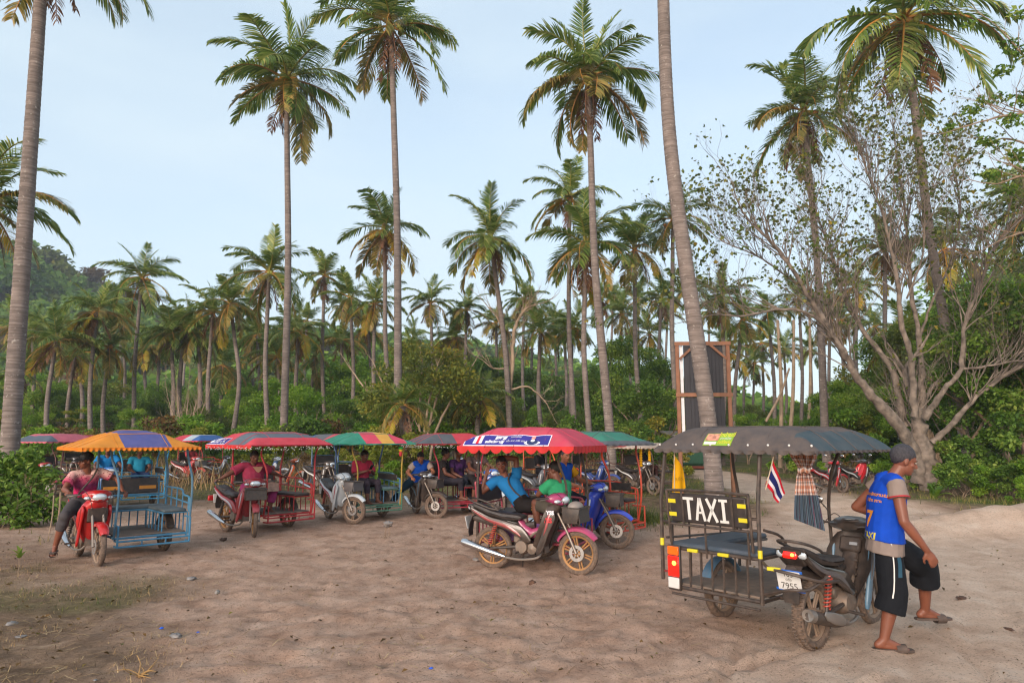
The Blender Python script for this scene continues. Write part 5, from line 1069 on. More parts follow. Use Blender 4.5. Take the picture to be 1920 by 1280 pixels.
mb = MB(); mb.box((-1.155, -.385, .57), (.145, .035, .42), bev=.008); lb = mb.build('tail_lamp_cluster', BLKP, T1)
for z0, z1, m in ((.69, .77, AMB), (.49, .68, TAIL_ON), (.38, .48, WHT)): mb = MB(); mb.box((-1.155, -.408, (z0 + z1) / 2), (.125, .016, z1 - z0), bev=.005); mb.build('lens', m, lb)
mb = MB(); mb.ell((-1.14, -.418, .615), (.024, .011, .022)); mb.build('bulb', TAIL_HOT, lb); mb = MB(); mb.ell((.03, -.3565, .827), (.016, .012, .014)); mb.build('bulb', TAIL_HOT, [c for c in T1.children if c.name.startswith('tail_light')][0])
mb = MB(); mb.tube([(-.25, -.36, .74), (-.10, -.50, .72), (.12, -.48, .69), (.24, -.34, .64), (.26, .0, .60)], .014, 7, k=4); mb.tube([(-.25, -.36, .46), (.08, -.53, .57), (.2, -.44, .58), (.25, -.2, .66)], .014, 7, k=4); rg_ = mb.build('guard_rail', BLK, T1)
mb = MB(); mb.box((-.06, -.505, .717), (.11, .032, .03), (0, 0, .2), bev=.004); mb.build('reflective_tape', YEL, rg_)
mb = MB(); mb.tube([(-1.32, -.38, .52), (-1.22, -.36, .52)], .012, 6); mb.build('stay', mat('stay_red', '#7a2a2a', .5), T1)
for z in (1.0, 1.1): mb = MB(); mb.tube([(-1.30, -.38, z), (-1.18, -.40, z)], .012, 6); mb.tube([(-.24, -.38, z), (-.32, -.40, z)], .012, 6); mb.build('stay', BLK, T1)
mb = MB(); mb.tube([(-.25, -.3, 1.0), (-.22, -.05, .92), (-.2, .1, .72), (-.12, .2, .66)], .013, 7, k=4); mb.build('arm_rail', BLK, T1)
GRN = cloth('poster_green', '#7fa03a', 0, .25); PY = mat('poster_yellow', '#e6d23a', .6); PP = mat('poster_food', '#c98a72', .6, var=.5, scale=30)
ls1 = [c for c in T1.children if c.name.startswith('leg_shield')][0]
mb = MB(); mb.box((0, .845, .80), (.20, .05, .15), (math.radians(-22), 0, 0), bev=.02); ip = mb.build('inner_panel', BLKP, ls1); mb = MB(); mb.box((.04, .815, .81), (.075, .012, .03), (math.radians(-22), 0, 0), bev=.003); mb.build('sticker', mat('sticker_grey', '#8c8f94', .5), ip)
for z_ in (.66, .60, .54): mb = MB(); mb.box((0, .79 - (.66 - z_) * .35, z_), (.17, .04, .035), (math.radians(-22), 0, 0), bev=.01); mb.build('inner_rib', BLKP, ls1)
mb = MB(); mb.tube([(.165, -.40, .367), (.171, -.345, .352)], [.050, .054], 16); mb.lathe([(.024, 0), (.05, .003), (.05, -.006), (.024, -.004)], 16, (.165, -.402, .367), 'y', close=True); mb.build('muffler_cap', STEEL, T1); mb = MB(); mb.pillow([(-.20, .375), (.10, .30), (.16, .23), (.08, .215), (-.18, .30)], .212, .226, .012, k=2); mb.build('heat_shield', mat('bright_steel', '#a8a6a2', .35, .8, dust=.2), T1)
po = C1.patch(S1['cloth'], 'poster', GRN, 'y0', -.80, -.50, .025, .135, .004)
C1.patch(S1['cloth'], 'poster_picture', PP, 'y0', -.79, -.65, .06, .128, .007); C1.patch(S1['cloth'], 'poster_picture', WHT, 'y0', -.79, -.66, .032, .052, .007)
C1.text(S1['cloth'], 'ไทบ้านดี', .055, PY, 'y0', -.575, .112, .009); C1.text(S1['cloth'], 'อาหารไทย', .03, WHT, 'y0', -.575, .078, .009); C1.text(S1['cloth'], 'ยินดีต้อนรับ', .03, PY, 'y0', -.575, .048, .009)
mb = MB(); [mb.ell(C1.on('y0', -1.3 + i * .195, .03, .004), (.011,) * 3, 8, 5) for i in range(9)]; mb.build('eyelets', WHT, S1['cloth'])['kind'] = 'stuff'
# --- 2 pink and black taxi in the middle
PINK = cloth('canvas_pink_red', '#c03a55', .16); REDV = cloth('canvas_red', '#c02a2c', .06)
C2 = Canopy(-1.46, .28, -.44, 1.26, 1.67, 1.93, .42, .50, .90, 1.75)
PKP = paint('bike_pink', '#a82668', .2)
S2 = dict(body=mat('bike_black', '#1d1c1f', .35, dust=.2, coat=.4), accent=paint('bike_red', '#8e1a2c', .2), rim='rim_gold', frame=metalp('frame_pink', '#a8304e'), posts=metalp('post_black', '#26201f'), canopy=C2, back=(.82, 1.14), cowl=PKP, fender=PKP, shield=mat('shield_black2', '#1d1c1f', .4, dust=.2), wing=mat('wing_black', '#1b1a1d', .35, dust=.15, coat=.4), spine=PKP, mirrors=False, shock=SHOCK, stand=True,
          roof=([PINK], (lambda fx, fy: 0), True, REDV, .17, .10), muffler=None, inner_bars=False, basket=BLKP, basket_load=mat('helmet_grey', '#8b8480', .5, dust=.3), steer=-6)
S2['muffler'] = None; S2.pop('muffler')
T2 = taxi('pink and black motorcycle taxi with a blue number 1 election banner, in the middle', 925, 1064, -22, S2, front=False)
PUR = mat('banner_purple', '#2f2a86', .55, var=.18, scale=3); BWH = mat('banner_white', '#e4e2ea', .55); BRED = mat('banner_red', '#cc1f2e', .5); SKINP = mat('print_skin', '#d8928a', .6); SUIT = mat('print_suit', '#23305c', .6)
def banner(C, cl, a0, a1, d0, d1):
    C.patch(cl, 'banner', BWH, 'x1', a0 - .012, a1 + .012, d0 - .012, d1 + .012, .004); C.patch(cl, 'banner', PUR, 'x1', a0, a1, d0, d1, .007)
    w_ = a1 - a0; h = d1 - d0; C.patch(cl, 'banner_panel', BWH, 'x1', a0 + w_ * .10, a0 + w_ * .21, d0 + .02, d1 - .005, .010)
    C.text(cl, '1', h * 1.0, BRED, 'x1', a0 + w_ * .157, d0 + h * .46, .014, bold=.014); C.text(cl, 'พชย', h * .62, BWH, 'x1', a0 + w_ * .42, d0 + h * .72, .012, .25, .005); C.text(cl, 'เมืองใหม่', h * .3, BWH, 'x1', a0 + w_ * .60, d0 + h * .78, .012, .25)
    C.text(cl, 'พลังประชารัฐ', h * .36, BWH, 'x1', a0 + w_ * .36, d0 + h * .28, .012, .25, .002); C.text(cl, 'เป็น ส.ส. ตรัง เขต 4', h * .26, BWH, 'x1', a0 + w_ * .62, d0 + h * .36, .012, .25)
    def blob(m, ca, cdd, ra, rd, lift):
        V = [C.on('x1', ca, cdd, lift)] + [C.on('x1', ca + ra * math.cos(q), cdd + rd * math.sin(q), lift) for q in np.linspace(0, 2 * PI, 17)[:-1]]
        link('printed_figure', npmesh('printed_figure', V, [(0, i + 1, (i + 1) % 16 + 1) for i in range(16)], m), cl)
    c = a0 + w_ * .81; blob(BWH, c, d0 + h * .22, w_ * .095, h * .20, .010); blob(SUIT, c, d0 + h * .28, w_ * .065, h * .27, .012); blob(BWH, c, d0 + h * .45, w_ * .025, h * .14, .014); blob(SKINP, c, d0 + h * .76, w_ * .026, h * .20, .016)
banner(C2, S2['cloth'], -.34, .90, .015, .165)
for sg in (1, -1):
    for tx, y, z, sz, m in (('YSS', .90, .80, .07, BWH), ('YSS', .86, .70, .085, BRED)):
        me = text_mesh(tx, sz, m, bold=.003); me.transform(Matrix.Translation((sg * .197, y, z)) @ (Matrix.Rotation(PI / 2, 4, 'Z') if sg > 0 else Matrix.Rotation(-PI / 2, 4, 'Z')) @ Matrix.Rotation(PI / 2, 4, 'X')); link('lettering', me, [c for c in T2.children if c.name.startswith('leg_shield')][0])
mb = MB(); mb.box((-.29, .3, .47), (.02, .9, .25), bev=.006); mb.build('side_panel', metalp('panel_purple', '#6a3f8c', .2), T2)
# --- 3 blue bike with orange frame and teal roof
TEAL = cloth('canvas_teal', '#2c7a68', .10); GREYC = cloth('canvas_grey', '#4a5560', .2)
S3 = dict(body=paint('bike_blue', '#1a45c2', .08), accent=paint('bike_white_stripe', '#c9d4e0', .05), rim='rim_dark', frame=metalp('frame_orange', '#c23a1c', .1), canopy=Canopy(-1.42, .26, -.42, 1.25, 1.67, 1.89, .5, .45), side_back=VINYL, basket=BLKP, roof=([GREYC, TEAL], (lambda fx, fy: 0 if fx > .93 or fy > .95 else 1), True, GREYC, .2, .03), steer=22, mirrors=False, shock=BLKP, bows=metalp('bow_orange', '#c8401f', .05), posts=metalp('post_dark', '#2a2a2c'))
T3 = taxi('blue motorcycle taxi with an orange-red frame and a teal roof, right behind the pink one', 1154, 1030, -40, S3)
# --- 4 white bike with the striped roof
GREEN = cloth('canvas_green', '#1f7f6a', .1); PINK4 = cloth('canvas_stripe_pink', '#c8405a', .1); YEL4 = cloth('canvas_stripe_yellow', '#cf9a45', .1)
S4 = dict(body=paint('bike_white', '#c4cdd4', .14), accent=paint('bike_crimson', '#9c1c3c', .1), rim='rim_dusty', frame=metalp('frame_green', '#236a58'), frame2=metalp('frame_blue4', '#2a6f96'), posts=metalp('post_blue4', '#2a5f96'), bows=metalp('bow_yellow', '#a88a2c'), canopy=Canopy(-1.5, .28, -.45, 1.30, 1.66, 1.91, .62, .55), side_back=VINYL, roof=([GREEN, PINK4, YEL4], (lambda fx, fy: (0, 1, 2, 1, 0)[sum(fx > q for q in (.14, .30, .46, .66))]), True, GREEN, .5, .03), spine=paint('bike_crimson2', '#9a1a3a', .1), basket=GREYM, steer=34, seatpad=mat('seat_teal', '#35606c', .5, dust=.2))
T4 = taxi('white and crimson motorcycle taxi under a green, pink and yellow striped roof', 654, 982, -56, S4)
# --- 5 maroon bike, red and grey roof
RED5 = cloth('canvas_red5', '#c4384a', .12); SL5 = cloth('canvas_slate', '#4c6070', .22); FR_M = metalp('frame_red', '#a81d28', .1)
S5 = dict(body=paint('bike_maroon', '#8e1226', .12), accent=paint('bike_silver', '#a8a6b0', .1), rim='rim_gold', frame=FR_M, canopy=Canopy(-1.5, .28, -.48, 1.32, 1.67, 1.92, .48, .60, .9, 1.6), roof=([RED5, SL5], (lambda fx, fy: 1 if .46 < fy < .86 else 0), True, REDV, .15, .075, 'x1y0', WHT), steer=-24, basket=BLKP, mirrors=False, inner_bars=True, shock=BLKP)
T5 = taxi('maroon motorcycle taxi with a red frame, red and slate roof and purple banner', 485, 1004, -41, S5)
banner(S5['canopy'], S5['cloth'], -.44, .26, .015, .17)
mb = MB(); mb.box((.0, -.50, .62), (.30, .05, .10), bev=.01); mb.build('rear_lamp_bar', mat('lamp_bar_red', '#b51a1e', .4), T5)
# --- 6 red bike facing the camera, blue frame, orange and purple roof
OR6 = cloth('canvas_orange', '#d0842a', .06); PU6 = cloth('canvas_violet', '#46508e', .14); OR6V = cloth('canvas_orange_deep', '#d0741c', .02)
S6 = dict(body=paint('bike_bright_red', '#b8141a', .06), accent=paint('bike_red_dark', '#8a1015', .05), rim='rim_dusty', frame=metalp('frame_sky_blue', '#2a7aa0', .15), canopy=Canopy(-1.30, .32, -.40, 1.28, 1.66, 1.92, .66, .60), roof=([OR6, PU6], (lambda fx, fy: 1 if .26 < fx < .66 else 0), True, OR6V, .07, .05, 'x1y1'), back_tape=mat('tape_orange', '#c88428', .5), mirrors=False, posts=metalp('post_blue_grey', '#35708c', .2), basket=None, shock=BLKP, seatpad=mat('seat_slate', '#37505a', .5, dust=.2), back=(.86, 1.16))
S6.pop('basket')
T6 = taxi('bright red motorcycle taxi facing the camera, sky blue frame, orange and violet roof', 183, 1060, -47, S6)
mb = MB(); mb.pillow([(1.0, .80), (1.045, .78), (1.02, .62), (.97, .60)], -.13, .13, .02); mb.build('front_grille', BLKP, T6)
# --- 7 dark bike with the rider in blue, red and grey roof
S7 = dict(body=paint('bike_black7', '#1c2026', .16), accent=paint('bike_teal7', '#2f5f78', .1), rim='rim_dark', frame=metalp('frame_crimson', '#9a1c34', .1), canopy=Canopy(-1.55, .28, -.5, 1.35, 1.67, 1.90, .5, .46), roof=([cloth('canvas_red7', '#bc3245', .12), cloth('canvas_dark7', '#45505a', .15)], (lambda fx, fy: 1 if fx > .52 else 0), True, cloth('canvas_maroon', '#7c1f28', .05), .2, .04, 'x1y1', WHT), steer=48, basket=BLKP, shock=BLKP, mirrors=False)
T7 = taxi('dark motorcycle taxi with a crimson frame, rider in a blue vest bending over it', 807, 971, -67, S7)
# --- taxis farther back
def far_style(body, frame, secs, section, **k):
    d = dict(body=body, accent=WHT, rim='rim_dark', frame=frame, canopy=Canopy(-1.5, .28, -.48, 1.32, 1.66, 1.90, .5, .46), lod=1, roof=(secs, section, True, k.pop('val', secs[0]), .2, .05), mirrors=False, shock=BLKP); d.update(k); return d
DKF = metalp('frame_dark_red', '#5a2428'); LBF = metalp('frame_light_blue', '#2f8fb8', .1)
S8 = far_style(paint('bike_red8', '#a82230'), DKF, [cloth('canvas_rose', '#b85a6c', .12), cloth('canvas_steel', '#46586a', .15)], lambda fx, fy: 1 if fx > .80 else 0, basket=BLKP, rim='rim_dusty')
T8 = taxi('red motorcycle taxi with a rose roof half hidden by the bush at the left edge', 92, 934, -24, S8)
S9 = far_style(paint('bike_sky9', '#2f78c0'), LBF, [cloth('canvas_blue9', '#2f68b0', .12), PU6], lambda fx, fy: 0, side_back=VINYL)
T9 = taxi('light blue motorcycle taxi with a plain blue roof behind the orange and violet one', 205, 955, -52, S9)
S10 = far_style(paint('bike_dark10', '#2a2c30'), DKF, [cloth('canvas_red10', '#b03a44', .1), GREYC, cloth('canvas_blue10', '#39607a', .1)], lambda fx, fy: 2 if fy < .2 else 0 if fy > .5 else 1)
T10 = taxi('motorcycle taxi with a red, grey and blue roof far left behind the others', 150, 906, -25, S10)
S11 = far_style(paint('bike_red11', '#b01828'), FR_M, [cloth('canvas_red11', '#c0364a', .1), cloth('canvas_white11', '#a9b4bc', .05), cloth('canvas_blue11', '#2f5f9a', .08)], bands(.5, .75), basket=GREYM, basket_load=mat('straw_bundle', '#a08a70', .8, var=.3))
T11 = taxi('red motorcycle taxi with a red, white and blue roof behind the maroon one', 375, 906, -24, S11)
S12 = far_style(paint('bike_dark12', '#34302e'), metalp('frame_blue12', '#2f6a9a'), [GREYC, cloth('canvas_rose12', '#b84a5a', .1), cloth('canvas_blue12', '#2a63a8', .08)], lambda fx, fy: 2 if fy < .25 else 0 if fy < .7 else 1)
T12 = taxi('dark motorcycle taxi behind the striped roof, only its grey and rose corner showing', 628, 928, -38, S12)
S13 = far_style(paint('bike_grey13', '#5a5f66'), metalp('frame_orange13', '#cf4416', .04), [cloth('canvas_red13', '#b02c3a', .1)], lambda fx, fy: 0, bows=metalp('bow_orange13', '#d24a18', .02))
T13 = taxi('motorcycle taxi with bright orange posts seen through the pink taxi', 1040, 942, -50, S13)
S14 = far_style(paint('bike_blue14', '#2450a0'), DKF, [cloth('canvas_sky14', '#2a78c0', .06)], lambda fx, fy: 0)
T14 = taxi('motorcycle taxi with a bright blue roof peeping out behind the teal roof', 1150, 925, -32, S14)
S15 = far_style(paint('bike_black15', '#202024'), mat('frame_brown15', '#4a3430', .6, dust=.2), [cloth('canvas_cream15', '#b9a698', .1), cloth('canvas_red15', '#b03a40', .08)], lambda fx, fy: 1 if fy < .4 else 0)
S15['canopy'] = Canopy(-1.4, .28, -.4, 1.1, 1.46, 1.60, .5, .46)
T15 = taxi('dark brown motorcycle taxi with a cream roof between the teal and black roofs', 1226, 929, -55, S15)
# --- motorcycles without sidecars
sc_red = dict(body=paint('scooter_red', '#a81428', .1), accent=paint('scooter_silver', '#b4b8bc', .05), rim='rim_dark', shield=paint('scooter_black', '#1a1c20', .1), mirrors=True, shock=BLKP)
bike('black and crimson motorcycle parked on the grass beside the plaid cloth', 1580, 924, 28, dict(sc_red), front=True)
bike('red motorcycle parked on the grass just left of the standing man', 1634, 920, 24, dict(sc_red, shield=paint('scooter_red2', '#b8182a', .1), body=paint('scooter_dark', '#1d2126', .1)))
bike('blue motorcycle far behind the dark taxi with the rider in blue', 874, 905, 10, dict(sc_red, body=paint('bike_navy', '#2c4a74', .15), shield=paint('bike_navy2', '#2f527c', .15)))
bike('dark grey motorcycle behind the red one under the red, white and blue roof', 326, 900, 195, dict(sc_red, body=paint('bike_slate', '#30343a', .15), shield=paint('bike_slate2', '#363a40', .15)))
bike('black motorcycle with a pale nose behind the heavy person in maroon', 436, 902, 20, dict(sc_red, body=paint('bike_black_b', '#22252a', .15), shield=paint('bike_pale', '#98a4ae', .15)))
bike('white and blue motorcycle between the maroon and striped taxis', 532, 908, 12, dict(sc_red, body=paint('bike_white_b', '#b4bcc4', .15), shield=paint('bike_blue_b', '#345f8c', .15)))
bike('orange motorcycle half hidden behind the maroon taxi frame', 566, 916, 18, dict(sc_red, body=paint('bike_orange_b', '#c0521c', .12), shield=paint('bike_dark_b', '#2a2a2e', .15)))
BK16 = bike('blue and white motorcycle behind the rear end of the pink taxi', 935, 968, -55, dict(sc_red, body=paint('bike_white16', '#b6c0ca', .15), shield=paint('bike_blue16', '#2a5a9c', .15), accent=paint('bike_blue16b', '#2258b0', .05), cowl=paint('bike_blue16c', '#2a62b8', .05)))
# ================================================================== people
def remesh(mb, name, m, vox, par, smooth=3, fold=0., seed=0):
    me = mb.mesh(name, m); o = bpy.data.objects.new(name, me); COL.objects.link(o)
    md = o.modifiers.new('r', 'REMESH'); md.mode = 'VOXEL'; md.voxel_size = vox
    sm = o.modifiers.new('s', 'SMOOTH'); sm.factor = .5; sm.iterations = smooth
    dg = bpy.context.evaluated_depsgraph_get(); e = bpy.data.meshes.new_from_object(o.evaluated_get(dg)); bpy.data.objects.remove(o); bpy.data.meshes.remove(me)
    e.name = name; e.materials.clear(); e.materials.append(m)
    n = len(e.vertices); co = np.empty(n * 3, np.float32); e.vertices.foreach_get('co', co); co = co.reshape(-1, 3)
    if fold:
        no = np.empty(n * 3, np.float32); e.vertices.foreach_get('normal', no); no = no.reshape(-1, 3)
        q = fbm(co[:, 0] * 9 + co[:, 2] * 6 + seed, co[:, 2] * 13 - co[:, 1] * 9, 3, seed) - .5; q2 = np.sin((co[:, 0] + co[:, 1]) * 34 + co[:, 2] * 16 + seed) * .3
        co += no * ((q * 1.6 + q2 * .35) * fold)[:, None]; e.vertices.foreach_set('co', co.ravel())
    e.polygons.foreach_set('use_smooth', np.ones(len(e.polygons), bool)); e.update()
    return link(name, e, par)
HAIR = mat('black_hair', '#14110f', .6, var=.3, scale=60, bump=.6, bscale=160); HAIRG = mat('greying_hair', '#38353a', .7, var=.5, scale=70, bump=.6, bscale=160)
SK = [mat('skin_brown', '#7c4a37', .5, var=.12, scale=9, subs=.08), mat('skin_dark_brown', '#6c4232', .5, var=.12, scale=9, subs=.06), mat('skin_tan', '#a1674a', .5, var=.12, scale=9, subs=.08)]
EYEW = mat('eye_white', '#b9b0a6', .3); EYED = mat('eye_dark', '#0c0807', .2); LIP = mat('lip', '#5f2f29', .5); SOLE = mat('sandal_dark', '#2a2526', .7, dust=.25)
V3 = lambda p: Vector(p)
def ring(c, ax, fr, hw, hd, n=14): return [c + ax * hw * math.copysign(abs(math.cos(a)) ** .85, math.cos(a)) + fr * hd * math.sin(a) for a in np.linspace(0, 2 * PI, n, endpoint=False)]
def person(label, J, loc, rz, shirt, trousers, skin=0, vox=.010, sleeve=.6, leg=.5, hair=HAIR, fat=1.0, group='drivers and passengers', look=(0, 1, 0), grow=.012, vest=None, hands=True, sandals=False, hem=.0, lsize=1.0, hat=None, scale=1.0, shirt_flare=1.0):
    """J: joints in the person's own frame (x right, y forward, z up). One remeshed body; clothes and hair are children."""
    J = {k: V3(p) for k, p in J.items()}; sk = SK[skin]; t = thing('person', label, 'person', loc, rz, group); t.scale = (scale,) * 3
    sl, sr, hl, hr = J['shl'], J['shr'], J['hipl'], J['hipr']; ch = (sl + sr) / 2; pe = (hl + hr) / 2; sp = ch - pe; up = sp.normalized(); ax = (sr - sl).normalized(); fr = up.cross(ax).normalized(); axp = (hr - hl).normalized(); frp = up.cross(axp).normalized()
    mid = pe + sp * .45 + (J['belly'] if 'belly' in J else Vector())
    def torso(mb, g, lo=-.06, hi=1.08):
        prof = [(-.10, .150, .105), (0., .168, .118), (.22, .150, .108), (.45, .142, .105), (.70, .158, .112), (.88, .165, .10), (1.0, .135, .075), (1.09, .07, .055)]; rg = []
        for f, hw, hd in prof:
            if f < lo or f > hi: continue
            c = pe + sp * f if f <= 0 or f >= 1 else (pe * (1 - f) ** 2 + mid * 2 * f * (1 - f) * 1.0 + ch * f * f) * 1.0
            k = min(1, max(0, f)); a = (axp * (1 - k) + ax * k).normalized(); q = (frp * (1 - k) + fr * k).normalized(); ff = fat if .0 <= f < .8 else 1 + (fat - 1) * .4
            rg.append(ring(c + q * (.0 if fat < 1.1 else (fat - 1) * .09 * math.sin(PI * k)), a, q, (hw + g) * (1 + (ff - 1) * .75), (hd + g) * ff))
        mb.loft(rg)
    mb = MB(); torso(mb, 0)
    hd = J['head']; f = V3(look).normalized(); hu = (hd - J['neck']).normalized(); hu = (hu * .5 + Vector((0, 0, .5))).normalized(); f = (f - hu * f.dot(hu)).normalized(); hx = f.cross(hu).normalized(); Hm = Matrix((hx, f, hu)).transposed()
    H = lambda x, y, z: hd + Hm @ Vector((x, y, z)); er = Hm.to_euler()
    mb.cap(ch + up * .0, hd - hu * .07 - f * .015, .058 * (1 + (fat - 1) * .3), .053, 12)
    mb.ell(H(0, -.012, .025), (.076, .096, .098), 16, 11, er); mb.ell(H(0, .022, -.045), (.062 * (1 + (fat - 1) * .35), .066, .072), 14, 9, er); mb.ell(H(0, .058, -.088), (.032, .03, .026), 10, 7, er)      # skull, jaw, chin
    mb.ell(H(0, .072, .022), (.055, .018, .012), 10, 7, er); mb.cap(H(0, .085, .012), H(0, .105, -.026), .009, .014, 8); mb.ell(H(0, .088, -.033), (.021, .013, .010), 8, 6, er); mb.ell(H(0, .080, -.062), (.025, .011, .008), 8, 6, er); mb.ell(H(0, .078, -.072), (.021, .011, .007), 8, 6, er)
    for s in (-1, 1): mb.ell(H(s * .078, -.01, -.012), (.010, .020, .031), 8, 7, er); mb.ell(H(s * .046, .052, -.022), (.026, .022, .018), 8, 6, er)
    for s in ('l', 'r'):
        sh, el, ha = J['sh' + s], J['el' + s], J['ha' + s]; k = 1 + (fat - 1) * .5
        mb.cap(ch + (sh - ch) * .55, sh, .062 * k, .058 * k); mb.cap(sh, el, .052 * k, .041 * k, 12); fo = ha - el; mb.cap(el, el + fo * .35, .041 * k, .042 * k, 12); mb.cap(el + fo * .35, ha, .042 * k, .026, 12)
        d = J.get('hd' + s, fo).normalized(); pn = J.get('pn' + s, Vector((0, 0, -1))); pn = (pn - d * pn.dot(d)); pn = pn.normalized() if pn.length > .1 else d.orthogonal().normalized(); sd = d.cross(pn).normalized() * (1 if s == 'l' else -1); curl = J.get('curl' + s, Vector((.45, 0, 0))).x
        mb.loft([ring(ha + d * q, sd, pn, w_, .014, 10) for q, w_ in ((-.01, .024), (.02, .031), (.06, .039), (.09, .038))])
        if hands:
            for i, (o, L) in enumerate(((.030, .070), (.0105, .080), (-.0095, .074), (-.029, .058))):
                p = ha + d * .082 + sd * o; dd = (d + sd * o * 1.2); q = [p]
                for z in range(3): dd = (dd.normalized() + pn * curl * (.7 + .3 * z)).normalized(); q.append(q[-1] + dd * L * (.42, .32, .26)[z])
                mb.tube(q, [.0100, .011, .0088, .0075], 7)
            p = ha + d * .03 + sd * .026; q = [p, p + (d * .6 + sd * .8 + pn * .2).normalized() * .034, p + (d * .8 + sd * .55 + pn * .35).normalized() * .062, p + (d * .95 + sd * .4 + pn * .5).normalized() * .082]; mb.tube(q, [.015, .0125, .011, .009], 7)
        hi, kn, an = J['hip' + s], J['kn' + s], J['an' + s]; kk = 1 + (fat - 1) * .6
        mb.cap(hi, kn, .088 * kk, .058 * kk, 14); cf = an - kn; mb.cap(kn, kn + cf * .3, .056 * kk, .060 * kk, 12); mb.cap(kn + cf * .3, an, .060 * kk, .036, 12)
        to = J.get('to' + s, an + Vector((0, .15, -.05))); td = (to - an); fd = Vector((td.x, td.y, 0)).normalized() if Vector((td.x, td.y, 0)).length > .02 else Vector((0, 1, 0)); hl_ = an - fd * .045 + Vector((0, 0, -.035)); mb.cap(hl_, an, .034, .036); mb.cap(hl_, to, .030, .026, 10); mb.cap(an, to, .034, .022, 10)
        sdv = fd.cross(Vector((0, 0, 1)))
        for i in range(5): b_ = to + sdv * (i - 2) * .0155 * (1 if s == 'r' else 1); mb.cap(b_ - fd * .02, b_ + fd * (.035 - .006 * abs(i - 1.5)) + Vector((0, 0, -.006)), .011, .011, 7)
        if sandals:
            sb = MB(); sb.loft([[hl_ + fd * q + sdv * w_ * sx + Vector((0, 0, z_ - .030)) for sx, z_ in ((-1, -.014), (1, -.014), (1, .004), (-1, .004))] for q, w_ in ((-.045, .025), (-.02, .038), (.08, .038), (.16, .048), (.22, .046), (.262, .028))], cap=True); so = sb.build('sandal', SOLE, t)
            sb = MB(); p0 = to - fd * .035; sb.loft([ring(p0 + fd * q + Vector((0, 0, -.002)), sdv, Vector((0, 0, 1)), .050, .037, 12) for q in (-.035, 0, .045)], cap=False); sb.build('strap', SOLE, so)
    body = remesh(mb, 'body', sk, vox, t, 2)
    # shirt, sleeves, trousers
    if shirt:
        mb = MB(); torso(mb, grow + hem, -.12, 1.05)
        if shirt_flare > 1: mb.loft([ring(pe - up * .10, axp, frp, .185 * shirt_flare * fat, .13 * shirt_flare * fat), ring(pe + sp * .35, axp, frp, .168 * fat, .124 * fat)])
        for s in ('l', 'r'):
            sh, el = J['sh' + s], J['el' + s]; k = 1 + (fat - 1) * .5; mb.cap(ch + (sh - ch) * .5 - up * .01, sh, .068 * k + grow, .06 * k + grow, 12)
            if sleeve > .05: d = el - sh; mb.tube([sh - d * .05, sh + d * sleeve * .5, sh + d * sleeve], [.058 * k + grow, (.058 + .006) * k + grow, (.058 + .012) * k + grow], 14)
        remesh(mb, 'shirt', shirt, vox * 1.05, t, 2, .005, 3)
    if vest:
        vm, extra = vest; mb = MB(); torso(mb, grow + .022, -.04, 1.04)
        for s in ('l', 'r'): mb.cap(ch + (J['sh' + s] - ch) * .4, ch + (J['sh' + s] - ch) * .93 + up * .005, .07 + grow + .012, .052 + grow + .012, 12)
        remesh(mb, 'vest', vm, vox * 1.05, t, 2, .006, 9)
    if trousers:
        mb = MB(); kk = 1 + (fat - 1) * .6; mb.loft([ring(pe + up * .12, axp, frp, .165 * fat, .122 * fat), ring(pe, axp, frp, .186 * fat, .135 * fat), ring(pe - up * .07, axp, frp, .17 * fat, .125 * fat)])
        for s in ('l', 'r'):
            hi, kn, an = J['hip' + s], J['kn' + s], J['an' + s]; P = [hi, hi + (kn - hi) * .5, kn]; R_ = [.098 * kk, (.09 + .012 * lsize) * kk, (.072 + .02 * (lsize - 1)) * kk]
            mb.ell(kn, (.084 * kk,) * 3) if leg > 1.0 else None
            if leg <= 1: P = [hi, hi + (kn - hi) * .5 * leg, hi + (kn - hi) * leg]; R_[2] = (.072 + .03 * lsize * (1.15 - .3 * leg)) * kk
            else: d = an - kn; R_[1:] = R_[1:] if lsize < 1.4 else [.108 * kk, .112 * kk]; P += [kn + d * (leg - 1) * .5, kn + d * (leg - 1)]; R_ += [.114 * kk, .116 * kk] if lsize >= 1.4 else [.070 * lsize * kk, (.062 if lsize < 1.4 else .092) * lsize * kk]
            mb.tube(P, R_, 16)
        remesh(mb, 'trousers', trousers, vox * 1.05, t, 2, .006, 5)
    if hair:
        mb = MB(); mb.ell(H(0, -.022, .036), (.082, .100, .098), 16, 11, er); hm = mb.mesh('hair', hair); Hi = Hm.inverted(); V = [v.co.copy() for v in hm.vertices]
        for v in hm.vertices:
            p = Hi @ (v.co - hd); lim = .045 if p.y > .02 else (-.005 if p.y > -.05 else -.055)
            if p.z < lim: q = Vector((p.x * .86, p.y * .86 - .004, max(p.z, lim - .02))); v.co = hd + Hm @ q
            else: v.co = v.co + (v.co - hd).normalized() * random.uniform(-.002, .006)
        link('hair', hm, t)
    for s in (-1, 1):
        mb = MB(); mb.ell(H(s * .032, .079, .004), (.013, .007, .006), 10, 7, er); e_ = mb.build('eye', EYEW, t); mb = MB(); mb.ell(H(s * .032, .084, .004), (.0055, .0035, .0055), 8, 6, er); mb.build('iris', EYED, e_)
        mb = MB(); mb.tube([H(s * .016, .088, .020), H(s * .034, .087, .026), H(s * .052, .074, .020)], [.003, .0035, .002], 6); mb.build('eyebrow', HAIR, t)
    mb = MB(); mb.ell(H(0, .0895, -.067), (.020, .005, .004), 10, 6, er); mb.build('mouth', LIP, t)
